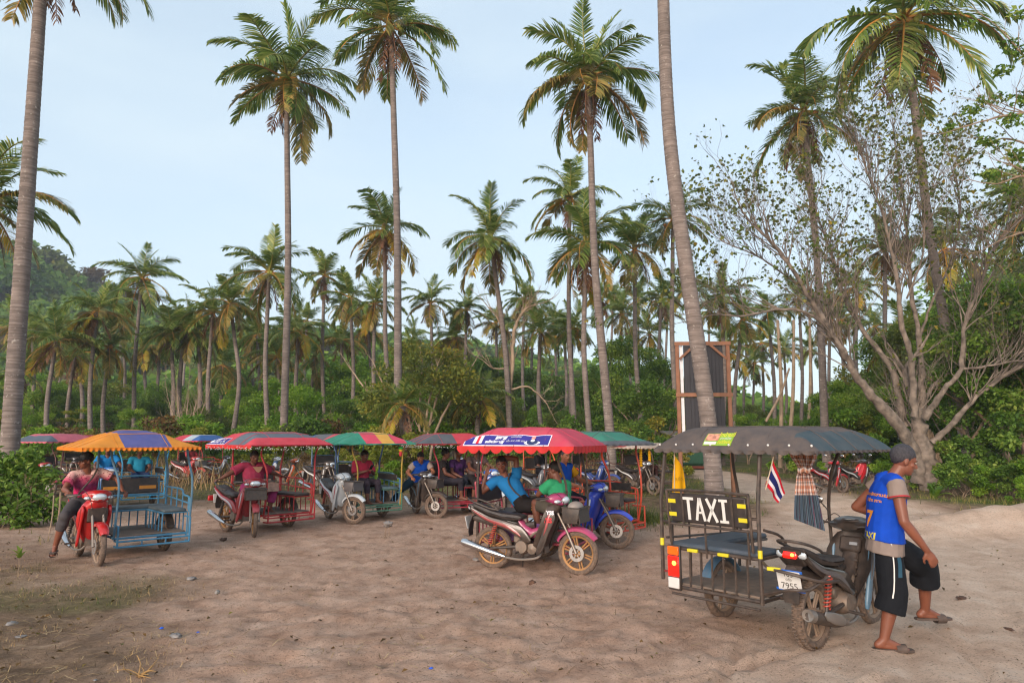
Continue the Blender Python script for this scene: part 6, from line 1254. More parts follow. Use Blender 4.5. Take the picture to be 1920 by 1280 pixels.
    if hat:
        kind, hm = hat; mb = MB()
        if kind == 'cap': mb.ell(H(0, -.015, .05), (.088, .106, .085), 16, 9, er)
        if kind in ('cap', 'visor'):
            mb.loft([ring(H(0, -.015, .045 + q), hx, f, .087, .106, 18) for q in (-.012, .022)]); V = []
            for sx in np.linspace(-1, 1, 9): V.append((sx, H(sx * .082, .075 * (1 - sx * sx * .35), .046), H(sx * .078, .165 - .075 * sx * sx, .030)))
            mb.add([q for v in V for q in (v[1], v[2])] + [q + hu * .006 for v in V for q in (v[1], v[2])], [(2 * i, 2 * i + 1, 2 * i + 3, 2 * i + 2) for i in range(8)] + [(18 + 2 * i, 18 + 2 * i + 1, 18 + 2 * i + 3, 18 + 2 * i + 2) for i in range(8)] + [(2 * i + 1, 2 * i + 3, 18 + 2 * i + 3, 18 + 2 * i + 1) for i in range(8)])
        mb.build('cap' if kind == 'cap' else 'sun_visor', hm, t)
    return t
def cl(n, c, **k): return mat(n, c, k.pop('rough', .85), var=k.pop('var', .12), scale=k.pop('scale', 8), bump=.25, bscale=k.pop('bscale', 70), spec=.2, **k)
def on_taxi(T, x, y, rz=0):
    p = world_matrix(T) @ Vector((x, y, 0)); return (p.x, p.y, T.location.z), T.rotation_euler.z + math.radians(rz)
# --- the standing man
g0 = gz(3.36, 6.2)
J1 = dict(hipl=(-.085, .02, .86), hipr=(.085, -.03, .86), shl=(-.185, .10, 1.335), shr=(.175, .03, 1.325), neck=(0, .10, 1.40), head=(.02, .19, 1.515), belly=(0, -.03, 0),
          knr=(.10, -.02, .46), anr=(.10, -.12, .095), tor=(.115, .03, .035), knl=(-.19, .40, .62), anl=(-.33, .45, .23), tol=(-.34, .60, .16),
          elr=(.255, .03, 1.04), har=(.235, .20, .82), hdr=(.02, .45, -.85), pnr=(-.9, .1, -.1), curlr=(.3, 0, 0), ell=(-.33, -.08, 1.10), hal=(-.30, .17, 1.02), hdl=(-.1, .9, -.3), pnl=(0, -.2, -1), curll=(.7, 0, 0))
VESTB = cl('vest_blue', '#1246b4', bscale=30)
P1 = person('man in a blue vest, black shorts and sandals standing beside the black taxi, head bent', J1, (3.33, 6.36, g0 - .0), math.radians(-92), cl('tee_beige', '#877870'), cl('shorts_black', '#181a1f'), 0, .0085, sleeve=.38, leg=1.40, hair=HAIRG, vest=(VESTB, 1), look=(.06, .75, -.62), sandals=True, lsize=1.55, scale=1.07, shirt_flare=1.12, group='people on foot')
dg = bpy.context.evaluated_depsgraph_get()
def print_on(par, child, body, size, m, origin, direction, right, up, off=.004, bold=.0):
    """flat print laid on cloth: every point of the lettering is dropped onto the garment"""
    o = [c for c in par.children if c.name.startswith(child)][0]; bvh = BVHTree.FromPolygons([v.co for v in o.data.vertices], [tuple(p.vertices) for p in o.data.polygons])
    me = text_mesh(body, size, m, bold=bold); bm = bmesh.new(); bm.from_mesh(me); bmesh.ops.triangulate(bm, faces=bm.faces); bmesh.ops.subdivide_edges(bm, edges=[e for e in bm.edges if e.calc_length() > size * .35], cuts=1); bm.to_mesh(me); bm.free()
    d = V3(direction).normalized(); r = V3(right).normalized(); u = V3(up).normalized(); og = V3(origin)
    miss = set()
    for v in me.vertices:
        p = og + r * v.co.x + u * v.co.y; h = bvh.ray_cast(p, d)
        if h[0] is not None: v.co = h[0] - d * off
        else: miss.add(v.index)
    bm = bmesh.new(); bm.from_mesh(me); bm.verts.ensure_lookup_table(); bmesh.ops.delete(bm, geom=[bm.verts[i] for i in miss], context='VERTS'); bm.to_mesh(me); bm.free()
    me.update(); return link('lettering', me, o)
VO = mat('print_orange', '#d88a2a', .7); bd = (.12, 1, -.1)
print_on(P1, 'vest', 'ชมรมรถจักรยานยนต์', .036, VO, (.0, -.6, 1.29), bd, (1, 0, 0), (0, .1, 1), bold=.001); print_on(P1, 'vest', 'รับจ้าง เกาะ', .036, VO, (.0, -.6, 1.24), bd, (1, 0, 0), (0, .1, 1), bold=.001)
print_on(P1, 'vest', '7', .19, VO, (-.03, -.6, 1.08), bd, (1, 0, 0), (0, .1, 1), bold=.004); print_on(P1, 'vest', 'TAXI', .075, mat('print_yellow', '#c9b93a', .7), (-.02, -.6, .95), bd, (1, 0, 0), (0, .1, 1), bold=.002)
tr = [c for c in P1.children if c.name.startswith('trousers')][0]
def side_strip(par, name, m, pts, w_, off=.004, d=(-1, 0, 0)):
    o = par; bvh = BVHTree.FromPolygons([v.co for v in o.data.vertices], [tuple(p.vertices) for p in o.data.polygons]); V = []; d = V3(d).normalized(); S = smooth_path(pts, 6)
    for i, p in enumerate(S):
        for s in (-1, 1):
            q = Vector(p) + Vector((0, s * w_ / 2, 0)) - d * .5; h = bvh.ray_cast(q, d); V.append(h[0] - d * off if h[0] is not None else Vector(p) - d * .1)
    return link(name, npmesh(name, V, [(2 * i, 2 * i + 1, 2 * i + 3, 2 * i + 2) for i in range(len(S) - 1)], m, smooth=True), o)
side_strip(tr, 'stripe', WHT, [(.1, -.05, .90), (.1, -.045, .70), (.1, -.06, .52), (.1, -.075, .44)], .009); side_strip(tr, 'side_print', mat('print_dark_teal', '#20485c', .7), [(.1, .0, .80), (.1, .005, .70), (.1, -.005, .60)], .035)
for o_, z0 in (('vest', 1.02), ('vest', .96)):
    pass
ts = [c for c in P1.children if c.name.startswith('shirt')][0]
mb = MB(); c0 = V3(J1['shr']); dd = V3(J1['elr']) - c0; mb.loft([ring(c0 + dd * q, dd.orthogonal().normalized(), dd.normalized().cross(dd.orthogonal().normalized()), .083, .083, 16) for q in (.335, .375)], cap=False); mb.build('sleeve_trim', mat('trim_red', '#a8242e', .8), ts)
# --- reclining man and the boy in the pink taxi
l, r = on_taxi(T2, -.66, .10)
J2 = dict(hipl=(-.09, .10, .80), hipr=(.09, .10, .80), shl=(-.11, -.05, 1.22), shr=(.09, -.33, 1.14), neck=(.0, -.22, 1.26), head=(.05, -.24, 1.39), knl=(-.12, .50, .86), knr=(.12, .52, .80), anl=(-.10, .88, .80), anr=(.14, .92, .76), tol=(-.10, .97, .88), tor=(.14, 1.0, .84),
          elr=(.19, -.50, .98), har=(.16, -.44, 1.23), hdr=(0, .25, 1), pnr=(-1, .3, 0), ell=(-.10, -.06, 1.47), hal=(.03, -.28, 1.50), hdl=(.5, -.8, .0), pnl=(0, .2, -1))
P2 = person('man in a bright blue T-shirt reclining on the pink taxi bench, arm over his head', J2, l, r, cl('tee_blue', '#1f6ea8'), cl('trousers_black', '#1e1a1a'), 0, .011, sleeve=.5, leg=1.85, look=(.95, .35, -.05), group='people sitting in the pink taxi')
mb = MB(); mb.tube([(.02, -.10, 1.27), (.12, -.10, 1.16), (.15, .0, 1.02), (.10, .14, .90)], .012, 6, k=5); mb.build('shoulder_strap', BLKP, P2)
tr2 = [c for c in P2.children if c.name.startswith('trousers')][0]; YST = mat('stripe_amber', '#c98a1e', .8)
for k in (-.035, 0, .035): mb = MB(); mb.tube([(.215, .30, .80 + k), (.215, .50, .80 + k), (.205, .64, .785 + k)], .006, 5, k=4); mb.build('stripe', YST, tr2)
l, r = on_taxi(T2, -.50, .72, 90)
J3 = dict(hipl=(-.08, .0, .76), hipr=(.08, 0, .76), shl=(-.16, .08, 1.14), shr=(.16, .08, 1.12), neck=(0, .11, 1.20), head=(0, .17, 1.32), knl=(-.20, .36, .86), knr=(.16, .38, .84), anl=(-.16, .34, .48), anr=(.12, .42, .46), ell=(-.19, .30, .98), hal=(-.04, .29, 1.17), hdl=(.4, -.1, .9), pnl=(.3, -.9, 0), elr=(.24, .20, .93), har=(.14, .42, .90), pnr=(0, 0, -1))
l = on_taxi(T2, -.46, .86)[0]
P3 = person('boy in a green T-shirt with a hand over his mouth, front of the pink taxi', J3, l, r + math.radians(60), cl('tee_green', '#2f8f62'), cl('shorts_grey_olive', '#4a443c'), 1, .011, sleeve=.6, leg=.85, look=(-.5, .95, .05), group='people sitting in the pink taxi', hem=.012)
# --- rider of the blue bike
RIDE = dict(hipl=(-.09, .10, .82), hipr=(.09, .10, .82), shl=(-.19, .20, 1.27), shr=(.19, .20, 1.27), neck=(0, .20, 1.34), head=(0, .24, 1.47), knl=(-.17, .48, .72), knr=(.17, .48, .72), anl=(-.20, .42, .34), anr=(.20, .42, .34), ell=(-.30, .42, 1.06), elr=(.30, .42, 1.06), hal=(-.30, .70, 1.0), har=(.30, .70, 1.0), pnl=(0, 0, -1), pnr=(0, 0, -1), curll=(.8, 0, 0), curlr=(.8, 0, 0))
def ride(**k): d = dict(RIDE); d.update(k); return d
def sit(**k):
    d = dict(hipl=(-.09, 0, .78), hipr=(.09, 0, .78), shl=(-.185, -.04, 1.22), shr=(.185, -.04, 1.22), neck=(0, -.03, 1.29), head=(0, .01, 1.42), knl=(-.14, .40, .80), knr=(.14, .40, .80), anl=(-.13, .42, .43), anr=(.13, .42, .43), ell=(-.26, .06, .98), elr=(.26, .06, .98), hal=(-.14, .28, .88), har=(.14, .28, .88), pnl=(0, 0, -1), pnr=(0, 0, -1)); d.update(k); return d
l, r = on_taxi(T3, 0, .02); YELT = cl('tee_yellow', '#cf9418')
P4 = person('older man in a blue vest over a yellow shirt on the blue motorcycle', ride(ell=(-.33, .30, 1.05), elr=(.34, .36, 1.06), hal=(-.28, .62, 1.0)), l, r, YELT, cl('trousers_navy', '#20242e'), 2, .014, sleeve=.62, leg=1.8, vest=(cl('vest_blue2', '#1a4fb0'), 1), look=(.25, .9, -.25), hair=HAIRG)
l, r = on_taxi(T5, -.45, .12)
P5 = person('heavy person in a maroon-pink top leaning back with arms spread in the maroon taxi', sit(ell=(-.44, -.10, 1.10), elr=(.44, -.08, 1.12), hal=(-.66, -.14, 1.03), har=(.62, -.10, 1.02), hdl=(-1, 0, -.2), hdr=(1, 0, -.2), knl=(-.22, .42, .80), knr=(.22, .42, .80), shl=(-.22, -.06, 1.24), shr=(.22, -.06, 1.24)), l, r, cl('top_maroon_pink', '#9a3550'), cl('trousers_magenta', '#8a2f5e'), 1, .011, sleeve=.8, leg=1.7, fat=1.42, look=(.1, 1, -.12))
mb = MB(); mb.loft([[Vector((x, y, z)) for x, y, z in q] for q in (((-.26, .19, .98), (.26, .19, .98), (.26, .2, .99), (-.26, .2, .99)), ((-.28, .30, .90), (.28, .30, .90), (.28, .31, .915), (-.28, .31, .915)), ((-.27, .48, .90), (.27, .48, .90), (.27, .485, .915), (-.27, .485, .915)), ((-.25, .55, .76), (.25, .55, .76), (.25, .565, .765), (-.25, .565, .765)))]); lap = mb.build('lap_cloth', mat('lap_cloth', '#93796c', .9, var=.3, scale=16, bump=.4), P5)
mb = MB(); mb.add([(-.11, .155, 1.235), (.11, .155, 1.235), (.04, .178, 1.14), (0, .183, 1.12), (-.04, .178, 1.14)], [(0, 1, 2, 3, 4)]); mb.build('collar_print', mat('collar_cream', '#b98f72', .9), P5)
# --- rider on the red bike at the left
l, r = on_taxi(T6, 0, .0)
def printed_tee():
    m = cl('tee_pink_white', '#c9a39c'); n = m.node_tree.nodes; k = m.node_tree.links; b = n['Principled BSDF']; t = n.new('ShaderNodeTexCoord'); s = n.new('ShaderNodeSeparateXYZ'); k.new(t.outputs['Object'], s.inputs[0]); z = n.new('ShaderNodeTexNoise'); z.inputs['Scale'].default_value = 9; k.new(t.outputs['Object'], z.inputs['Vector'])
    a = n.new('ShaderNodeMath'); a.operation = 'MULTIPLY_ADD'; a.inputs[1].default_value = .22; k.new(z.outputs['Fac'], a.inputs[0]); k.new(s.outputs['Z'], a.inputs[2]); r_ = n.new('ShaderNodeValToRGB'); e = r_.color_ramp.elements; st = ((0, '#d0145a'), (.40, '#c81e5c'), (.52, '#7a2f5a'), (.62, '#c0506a'), (.74, '#d8b0a6'))
    while len(e) < len(st): e.new(.5)
    for i, (p, c) in enumerate(st): e[i].position = p; e[i].color = lin(c) + (1,)
    mr = n.new('ShaderNodeMapRange'); mr.inputs[1].default_value = .72; mr.inputs[2].default_value = 1.62; k.new(a.outputs[0], mr.inputs[0]); k.new(mr.outputs[0], r_.inputs[0])
    v = n.new('ShaderNodeTexVoronoi'); v.inputs['Scale'].default_value = 34; k.new(t.outputs['Object'], v.inputs['Vector']); v2 = n.new('ShaderNodeMath'); v2.operation = 'LESS_THAN'; v2.inputs[1].default_value = .28; k.new(v.outputs['Distance'], v2.inputs[0]); mx = n.new('ShaderNodeMix'); mx.data_type = 'RGBA'; mx.inputs[7].default_value = lin('#7a2a3e') + (1,); k.new(v2.outputs[0], mx.inputs[0]); k.new(r_.outputs[0], mx.inputs[6]); k.new(mx.outputs[2], b.inputs['Base Color']); return m
P6 = person('rider in a pink patterned T-shirt and black sun visor on the bright red motorcycle', ride(shl=(-.185, .16, 1.27), shr=(.185, .19, 1.24), neck=(.01, .18, 1.34), head=(.05, .24, 1.46), elr=(.32, .36, 1.04), har=(.32, .68, 1.02), ell=(-.42, .22, 1.16), hal=(-.44, .44, 1.0), hdl=(-.3, .7, -.5), knr=(.30, .46, .66), anr=(.36, .30, .22), tor=(.40, .42, .12)), l, r, printed_tee(), cl('trousers_grey', '#4a4648'), 0, .011, sleeve=.62, leg=1.45, look=(.95, .35, .0), hat=('visor', mat('visor_black', '#16171b', .6)), sandals=True, lsize=1.15)
mb = MB(); mb.tube([(-.12, .24, 1.33), (-.05, .30, 1.2), (.06, .30, 1.05), (.14, .24, .9)], .013, 6, k=5); mb.build('bag_strap', BLKP, P6)
# --- rider in blue bending over the dark bike
l, r = on_taxi(T7, 0, .0)
P7 = person('rider in a blue vest bent over the dark motorcycle, one leg out', ride(shl=(-.17, .38, 1.20), shr=(.17, .38, 1.18), neck=(0, .44, 1.25), head=(.06, .52, 1.34), elr=(.32, .34, 1.00), har=(.26, .58, .90), ell=(-.28, .50, 1.0), hal=(-.1, .62, .90), knr=(.42, .22, .60), anr=(.72, .0, .12), tor=(.84, .06, .05)), l, r, cl('tee_pale', '#b8a49c'), cl('trousers_teal_navy', '#1c3444'), 2, .013, sleeve=.6, leg=1.85, vest=(cl('vest_blue3', '#1c56c0'), 1), look=(.5, .6, -.6))
l, r = on_taxi(T7, -.55, .55, 60)
P8 = person('person in dark clothes sitting inside the crimson-framed sidecar', sit(), l, r, cl('tee_black8', '#2a2526'), cl('trousers_dark8', '#2b2830'), 1, .017, sleeve=.5, leg=1.6, look=(-.3, 1, 0), hands=False)
l, r = on_taxi(T7, -.95, .35, 20)
P9 = person('person in a navy and hot pink shirt at the back of the crimson-framed sidecar', sit(head=(0, .01, 1.45), neck=(0, -.03, 1.31)), l, r, cl('tee_navy_pink', '#4a2a5c', var=.9, scale=5), cl('trousers_dark9', '#262a34'), 1, .017, sleeve=.6, leg=1.6, look=(.2, 1, 0), hands=False)
l, r = on_taxi(T4, -.62, .38, 10)
P10 = person('person in a red and pink top looking down at a phone under the striped roof', sit(head=(0, .06, 1.38), neck=(0, .0, 1.28), hal=(-.06, .26, 1.06), har=(.06, .26, 1.06), ell=(-.24, .06, .98), elr=(.24, .06, .98)), l, r, cl('top_red10', '#a82f48'), cl('trousers_dark10', '#38303a'), 1, .016, sleeve=.9, leg=1.6, look=(0, .7, -.65), hair=HAIR)
mb = MB(); mb.box((0, .34, 1.13), (.075, .01, .15), (math.radians(-35), 0, 0), bev=.004); o = mb.build('phone', mat('phone_black', '#101114', .2, coat=.6), None); o.location, rz_ = on_taxi(T4, -.62, .38, 10); o.rotation_euler.z = rz_; tag(o, 'phone in the hands of the person under the striped roof', 'phone')
l, r = on_taxi(T9, 0, .1)
P11 = person('person in a sky blue shirt on the light blue taxi behind the visored rider', ride(), l, r, cl('tee_sky', '#1f7ab8'), cl('trousers_dark11', '#2a2c34'), 1, .017, sleeve=.6, leg=1.7, look=(.3, .9, 0), hands=False, hat=('cap', mat('cap_blue11', '#2a5fc0', .8)))
l, r = on_taxi(T9, -.75, .35, 0)
P11b = person('person in a turquoise shirt and yellow cap sitting in the light blue sidecar', sit(), l, r, cl('tee_turq', '#2a8aa8'), cl('trousers_blue11', '#2a3a5c'), 1, .017, sleeve=.6, leg=1.7, look=(-.3, .9, 0), hands=False, hat=('cap', mat('cap_yellow', '#c9a21e', .8)))
l, r = on_taxi(T13, -.5, .1, 20)
P12 = person('long-haired person in black sitting behind the reclining man', sit(), l, r, cl('top_black12', '#17161a'), cl('trousers_black12', '#1c1a1e'), 1, .017, sleeve=.9, leg=1.7, look=(-.5, .9, 0), hands=False)
bx = world_matrix(BK16)
l, r = on_taxi(BK16, 0, .02)
P13 = person('person in a pale blue cap and grey shirt on the blue and white motorcycle', ride(), l, r, cl('tee_grey13', '#5a4a48'), cl('trousers_dark13', '#2a2628'), 1, .017, sleeve=.5, leg=1.4, look=(-.3, .9, 0), hands=False, hat=('cap', mat('cap_pale_blue', '#4fa0d0', .8)))
l, r = on_taxi(T15, -.6, .2, 15)
P14 = person('dark clothed person sitting in the brown taxi left of the black roof', sit(), l, r, cl('top_navy14', '#20222c'), cl('trousers_brown14', '#4a2c28'), 1, .018, sleeve=.7, leg=1.6, look=(-.2, 1, 0), hands=False)
l, r = on_taxi(T11, -.55, .1, 0)
P15 = person('person in red lying back in the taxi with the red, white and blue roof', sit(shl=(-.185, -.12, 1.18), shr=(.185, -.12, 1.18), neck=(0, -.13, 1.25), head=(0, -.12, 1.37)), l, r, cl('top_red15', '#9a3a40'), cl('trousers_dark15', '#2a262c'), 1, .02, sleeve=.7, leg=1.6, hands=False)
# ================================================================== cloth hung on the black taxi
def sheet(name, label, cat, corners, nu, nv, mats, sec, wave=.02, freq=3., thick=None, seed=0, cols=None, ext=1.4):
    """cloth between four corners A (top start), B (top end), C (bottom end), D (bottom start)"""
    A, B, C, D = [Vector(c) for c in corners]; n = (B - A).cross(D - A).normalized(); V = []; Fc = []; mi = []
    for j in range(nv + 1):
        v = j / nv
        for i in range(nu + 1):
            u = i / nu; p = (A * (1 - u) + B * u) * (1 - v) + (D * (1 - u) + C * u) * v
            p = p + n * wave * math.sin(freq * 2 * PI * u + seed + v * 1.2) * (.25 + .75 * v); V.append(p)
    o = V[0].copy(); V = [p - o for p in V]
    for j in range(nv):
        for i in range(nu): Fc.append((j * (nu + 1) + i, j * (nu + 1) + i + 1, (j + 1) * (nu + 1) + i + 1, (j + 1) * (nu + 1) + i)); mi.append(sec((i + .5) / nu, (j + .5) / nv))
    me = npmesh(name, [tuple(p) for p in V], Fc, mats, smooth=True, mi=mi); ob = link(name, me, None, o); return tag(ob, label, cat) if label else ob
FLR = cl('flag_red', '#b81f2e'); FLW = cl('flag_white', '#d2cdd2'); FLB = cl('flag_blue', '#20265e'); FLY = cl('flag_yellow', '#d29a12', var=.18, scale=5)
dpost = T1p(-.25, -.38, 1.2); cpx = lambda x, y, Y: at(1200 + x / 2.6667, 760 + y / 2.6667, Y); Yf = dpost.y - .05
th = sheet('national_flag', 'small Thai flag, red, white and blue, drooping from the near post of the black taxi', 'flag', (cpx(664, 268, Yf), cpx(727, 438, Yf + .12), cpx(688, 487, Yf + .1), cpx(632, 396, Yf)), 14, 18, [FLR, FLW, FLB], lambda u, v: 0 if v < .17 or v > .83 else 1 if v < .34 or v > .66 else 2, .012, 1.4)
mb = MB(); a = cpx(668, 255, Yf + .005) - th.location; b = cpx(628, 420, Yf + .005) - th.location; mb.tube([a, b], .005, 6); mb.build('flag_stick', mat('stick_pale', '#b8a58c', .7), th)
Yy = T1p(-1.3, -.38, 1.3).y - .04
yf = sheet('yellow_flag', 'yellow flag hanging limp from the far post of the black taxi', 'flag', (cpx(176, 252, Yy), cpx(214, 308, Yy + .05), cpx(230, 378, Yy + .03), cpx(158, 400, Yy)), 10, 16, [FLY], lambda u, v: 0, .012, 1.2)
V = [v.co.copy() for v in yf.data.vertices]
for v in yf.data.vertices:                                     # its lower corner droops to a point
    q = v.index // 11 / 16
    if q > .55: v.co.z -= (q - .55) * .36 * (1 - (v.index % 11) / 10 * .6)
mb = MB(); a = cpx(172, 238, Yy + .01) - yf.location; b = cpx(172, 470, Yy + .01) - yf.location; mb.tube([a, b], .006, 6); mb.build('flag_stick', mat('stick_pale', '#b8a58c', .7), yf)
yp = text_mesh('ภ.ป.ร.', .045, mat('print_gold_brown', '#8a6a1a', .8))
yp.transform(Matrix.Translation(cpx(196, 365, Yy - .02) - yf.location) @ Matrix.Rotation(math.radians(20), 4, 'Z') @ Matrix.Rotation(PI / 2, 4, 'X')); link('emblem', yp, yf)
# plaid loincloth knotted to the canopy edge: woven colours worked out thread by thread
def plaid_mat():
    m = bpy.data.materials.new('plaid_cotton'); m.use_nodes = True; n = m.node_tree.nodes; a = n.new('ShaderNodeAttribute'); a.attribute_name = 'weave'; m.node_tree.links.new(a.outputs['Color'], n['Principled BSDF'].inputs['Base Color']); n['Principled BSDF'].inputs['Roughness'].default_value = .9; n['Principled BSDF'].inputs['Specular IOR Level'].default_value = .15; return m
PLAID = plaid_mat()
def weave(u, v):
    """u across, v down in metres"""
    A = dict(o=lin('#c4886c'), w=lin('#ddd2cc'), n=lin('#2c2a44'), g=lin('#4c5a68'), m=lin('#5a2a3c'), t=lin('#5e6e78'))
    wp = [(.0, 'o'), (.022, 'w'), (.034, 'n'), (.046, 'w'), (.066, 'o'), (.096, 'n'), (.104, 'w'), (.122, 'o'), (.14, 'm'), (.152, 'w'), (.168, 'n'), (.178, 'o')]
    lp = [(.0, 'g'), (.035, 'm'), (.042, 't'), (.075, 'n'), (.08, 'g'), (.115, 'm'), (.125, 't'), (.16, 'g')]
    pick = lambda L, x: [c for p, c in L if p <= (x % .19)][-1]
    if v < .44: a, b = np.array(A[pick(wp, u)]), np.array(A[pick(wp, v * 1.2 + .02)]); return a * .5 + b * .5
    return np.array(A[pick(lp, u)])
def cloth_tube(rows, par, name, wid=None, off=0, voff=.0):
    V = []; Cc = []; Fc = []; n = len(rows[0])
    acc = 0
    for j, rw in enumerate(rows):
        if j: acc += (rows[j][n // 2] - rows[j - 1][n // 2]).length
        d = 0
        for i, p in enumerate(rw):
            if i: d += (rw[i] - rw[i - 1]).length
            V.append(tuple(p)); Cc.append(tuple(weave(d + off, acc + voff)) + (1,))
    for j in range(len(rows) - 1):
        for i in range(n - 1): Fc.append((j * n + i, j * n + i + 1, (j + 1) * n + i + 1, (j + 1) * n + i))
    me = npmesh(name, V, Fc, PLAID, smooth=True); at_ = me.attributes.new('weave', 'FLOAT_COLOR', 'POINT'); at_.data.foreach_set('color', np.array(Cc, np.float32).ravel()); return link(name, me, par)
Ys = T1p(.2, .28, 1.6).y + .02; so = cpx(815, 285, Ys)
sc = thing('plaid_loincloth', 'orange and grey plaid cotton loincloth knotted and hanging from the black canopy edge', 'cloth', so)
def S_(x, y, d=0.): return cpx(x, y, Ys + d) - so
def fold_rows(path, nu, amp, fr, ph=0):
    rows = []
    P = []
    for j in range(len(path) - 1):
        for k in range(14):
            t = k / 14; P.append([path[j][q] * (1 - t) + path[j + 1][q] * t for q in range(4)])
    P.append(list(path[-1]))
    for xl, xr, y0, y1 in P:
        rows.append([S_(xl + (xr - xl) * i / nu, y0 + (y1 - y0) * i / nu, amp * math.sin(fr * 2 * PI * i / nu + ph + y0 * .004) + .01 * math.sin(i * .9 + y0 * .01)) for i in range(nu + 1)])
    return rows
cloth_tube(fold_rows([(738, 890, 224, 232), (752, 884, 258, 264), (782, 862, 296, 300), (794, 846, 322, 324)], 60, .03, 4.0, .4), sc, 'gathered_top', off=.05)
cloth_tube(fold_rows([(794, 846, 322, 324), (782, 862, 352, 350), (774, 884, 430, 430), (770, 906, 520, 522), (770, 926, 568, 628)], 84, .026, 4.6, 1.2), sc, 'hanging_tail', voff=.22)
rows = []
for q in range(21):                                             # the cloth's own end wound round the gather
    x = 788 + 66 * q / 20; rows.append([S_(x, 322 + 5 * math.sin(q * .5) + 15 * math.sin(b), -.035 - .03 * math.cos(b)) for b in np.linspace(-PI * .7, PI * .7, 15)])
cloth_tube(rows, sc, 'knot')
# small pendants in other taxis
def hang(label, T, x, y, z, parts, cat):
    p = world_matrix(T) @ Vector((x, y, z)); t = thing('pendant', label, cat, p)
    for nm, m, dz, r in parts: mb = MB(); mb.ell((0, 0, dz), r, 10, 7); mb.build(nm, m, t)
    mb = MB(); mb.tube([(0, 0, .06), (0, 0, min(d for _, _, d, _ in parts))], .004, 5); mb.build('cord', BLKP, t)
hang('red, yellow and green tassel hanging under the front edge of the striped roof', T4, -1.2, 1.1, 1.58, (('tassel', mat('tassel_green', '#2f9a3a', .8), -.02, (.06, .06, .04)), ('tassel', mat('tassel_yellow', '#c9a52a', .8), -.07, (.045, .045, .04)), ('tassel', mat('tassel_red', '#b02a34', .8), -.14, (.04, .04, .07))), 'tassel')
hang('golden flower garland hanging inside the brown taxi', T15, -.2, .9, 1.40, tuple(('flower', FLY, -.05 * k, (.05, .05, .035)) for k in range(9)), 'garland')
hang('golden garland hanging inside the orange-framed taxi under the teal roof', T3, -1.2, 1.05, 1.56, tuple(('flower', FLY, -.045 * k, (.03, .03, .026)) for k in range(7)), 'garland')
# ================================================================== litter, sticks, straw, grass
PLAST = mat('plastic_bag', '#7d7774', .45, var=.2, scale=10, spec=.6); DARKL = mat('dead_leaf', '#4e3527', .8, var=.3, scale=14); HUSK = mat('coconut_husk', '#5e4232', .9, var=.35, scale=18, bump=.8); BLUEC = mat('blue_plastic', '#2a5fd0', .35)
def crumple(name, label, cat, u, v, size, m, seed, flat=.45, grp='litter on the sand'):
    R = random.Random(seed); p = gp(u, v); mb = MB(); mb.ell((0, 0, 0), (size, size * .75, size * flat), 14, 9, (0, 0, R.uniform(0, 3))); me = mb.mesh(name, m, 25)
    for w_ in me.vertices: w_.co *= R.uniform(.62, 1.22)
    tag(link(name, me, None, (p.x, p.y, p.z + size * flat * .45)), label, cat, grp)
for a in (('plastic_bag', 'pale crumpled plastic bag lying below the sky blue taxi', 'litter', 359, 1086, .06, PLAST, 1), ('plastic_bag', 'largest crumpled white plastic bag on the dirt, lower left of centre', 'litter', 328, 1197, .06, PLAST, 2), ('plastic_bag', 'white scrap at the left edge of the dirt, upper of two', 'litter', 22, 1168, .05, PLAST, 3),
          ('paper_scrap', 'flat white scrap at the left edge of the dirt, lower of two', 'litter', 41, 1192, .055, PLAST, 4, .12), ('paper_scrap', 'tiny white scrap near the lower left corner', 'litter', 178, 1275, .02, PLAST, 6, .3), ('bottle_cap', 'blue bottle cap alone at the bottom centre', 'litter', 808, 1253, .022, BLUEC, 7, .5), ('bottle_cap', 'small blue plastic bit left of the largest plastic bag', 'litter', 303, 1179, .022, BLUEC, 8, .4),
          ('bottle_cap', 'small blue plastic bit right of the largest plastic bag', 'litter', 371, 1185, .018, BLUEC, 9, .4), ('coconut_husk', 'brown coconut husk lying below the pink motorcycle', 'husk', 998, 1092, .06, HUSK, 10, .7), ('stone', 'grey stone on the dirt beside the pale plastic bag', 'stone', 408, 1109, .035, mat('grey_stone', '#8a857f', .85), 11, .7),
          ('dark_clod', 'dark clod lying in front of the maroon motorcycle wheel', 'clod', 418, 1011, .09, DARKL, 12, .35), ('dead_leaf', 'curled dead leaf on the pale sand right of the walking man', 'leaf', 1803, 1118, .075, DARKL, 13, .3), ('dark_clod', 'small dark husk between the dark taxi and the pink motorcycle', 'clod', 808, 990, .05, DARKL, 14, .4),
          ('plastic_bag', 'scrap of clear plastic beside the rear wheel of the pink motorcycle', 'litter', 893, 1050, .055, PLAST, 15), ('paper_scrap', 'white scrap on the path edge, far right', 'litter', 1720, 1036, .05, PLAST, 16, .1), ('plastic_bag', 'white litter below the green bush', 'litter', 28, 966, .06, PLAST, 17), ('plastic_bag', 'white litter right of the green bush, by the sticks', 'litter', 66, 977, .06, PLAST, 18),
          ('dead_leaf', 'dry leaf lying at the right edge of the pale sand', 'leaf', 1890, 1172, .05, DARKL, 19, .2)):
    crumple(*a)
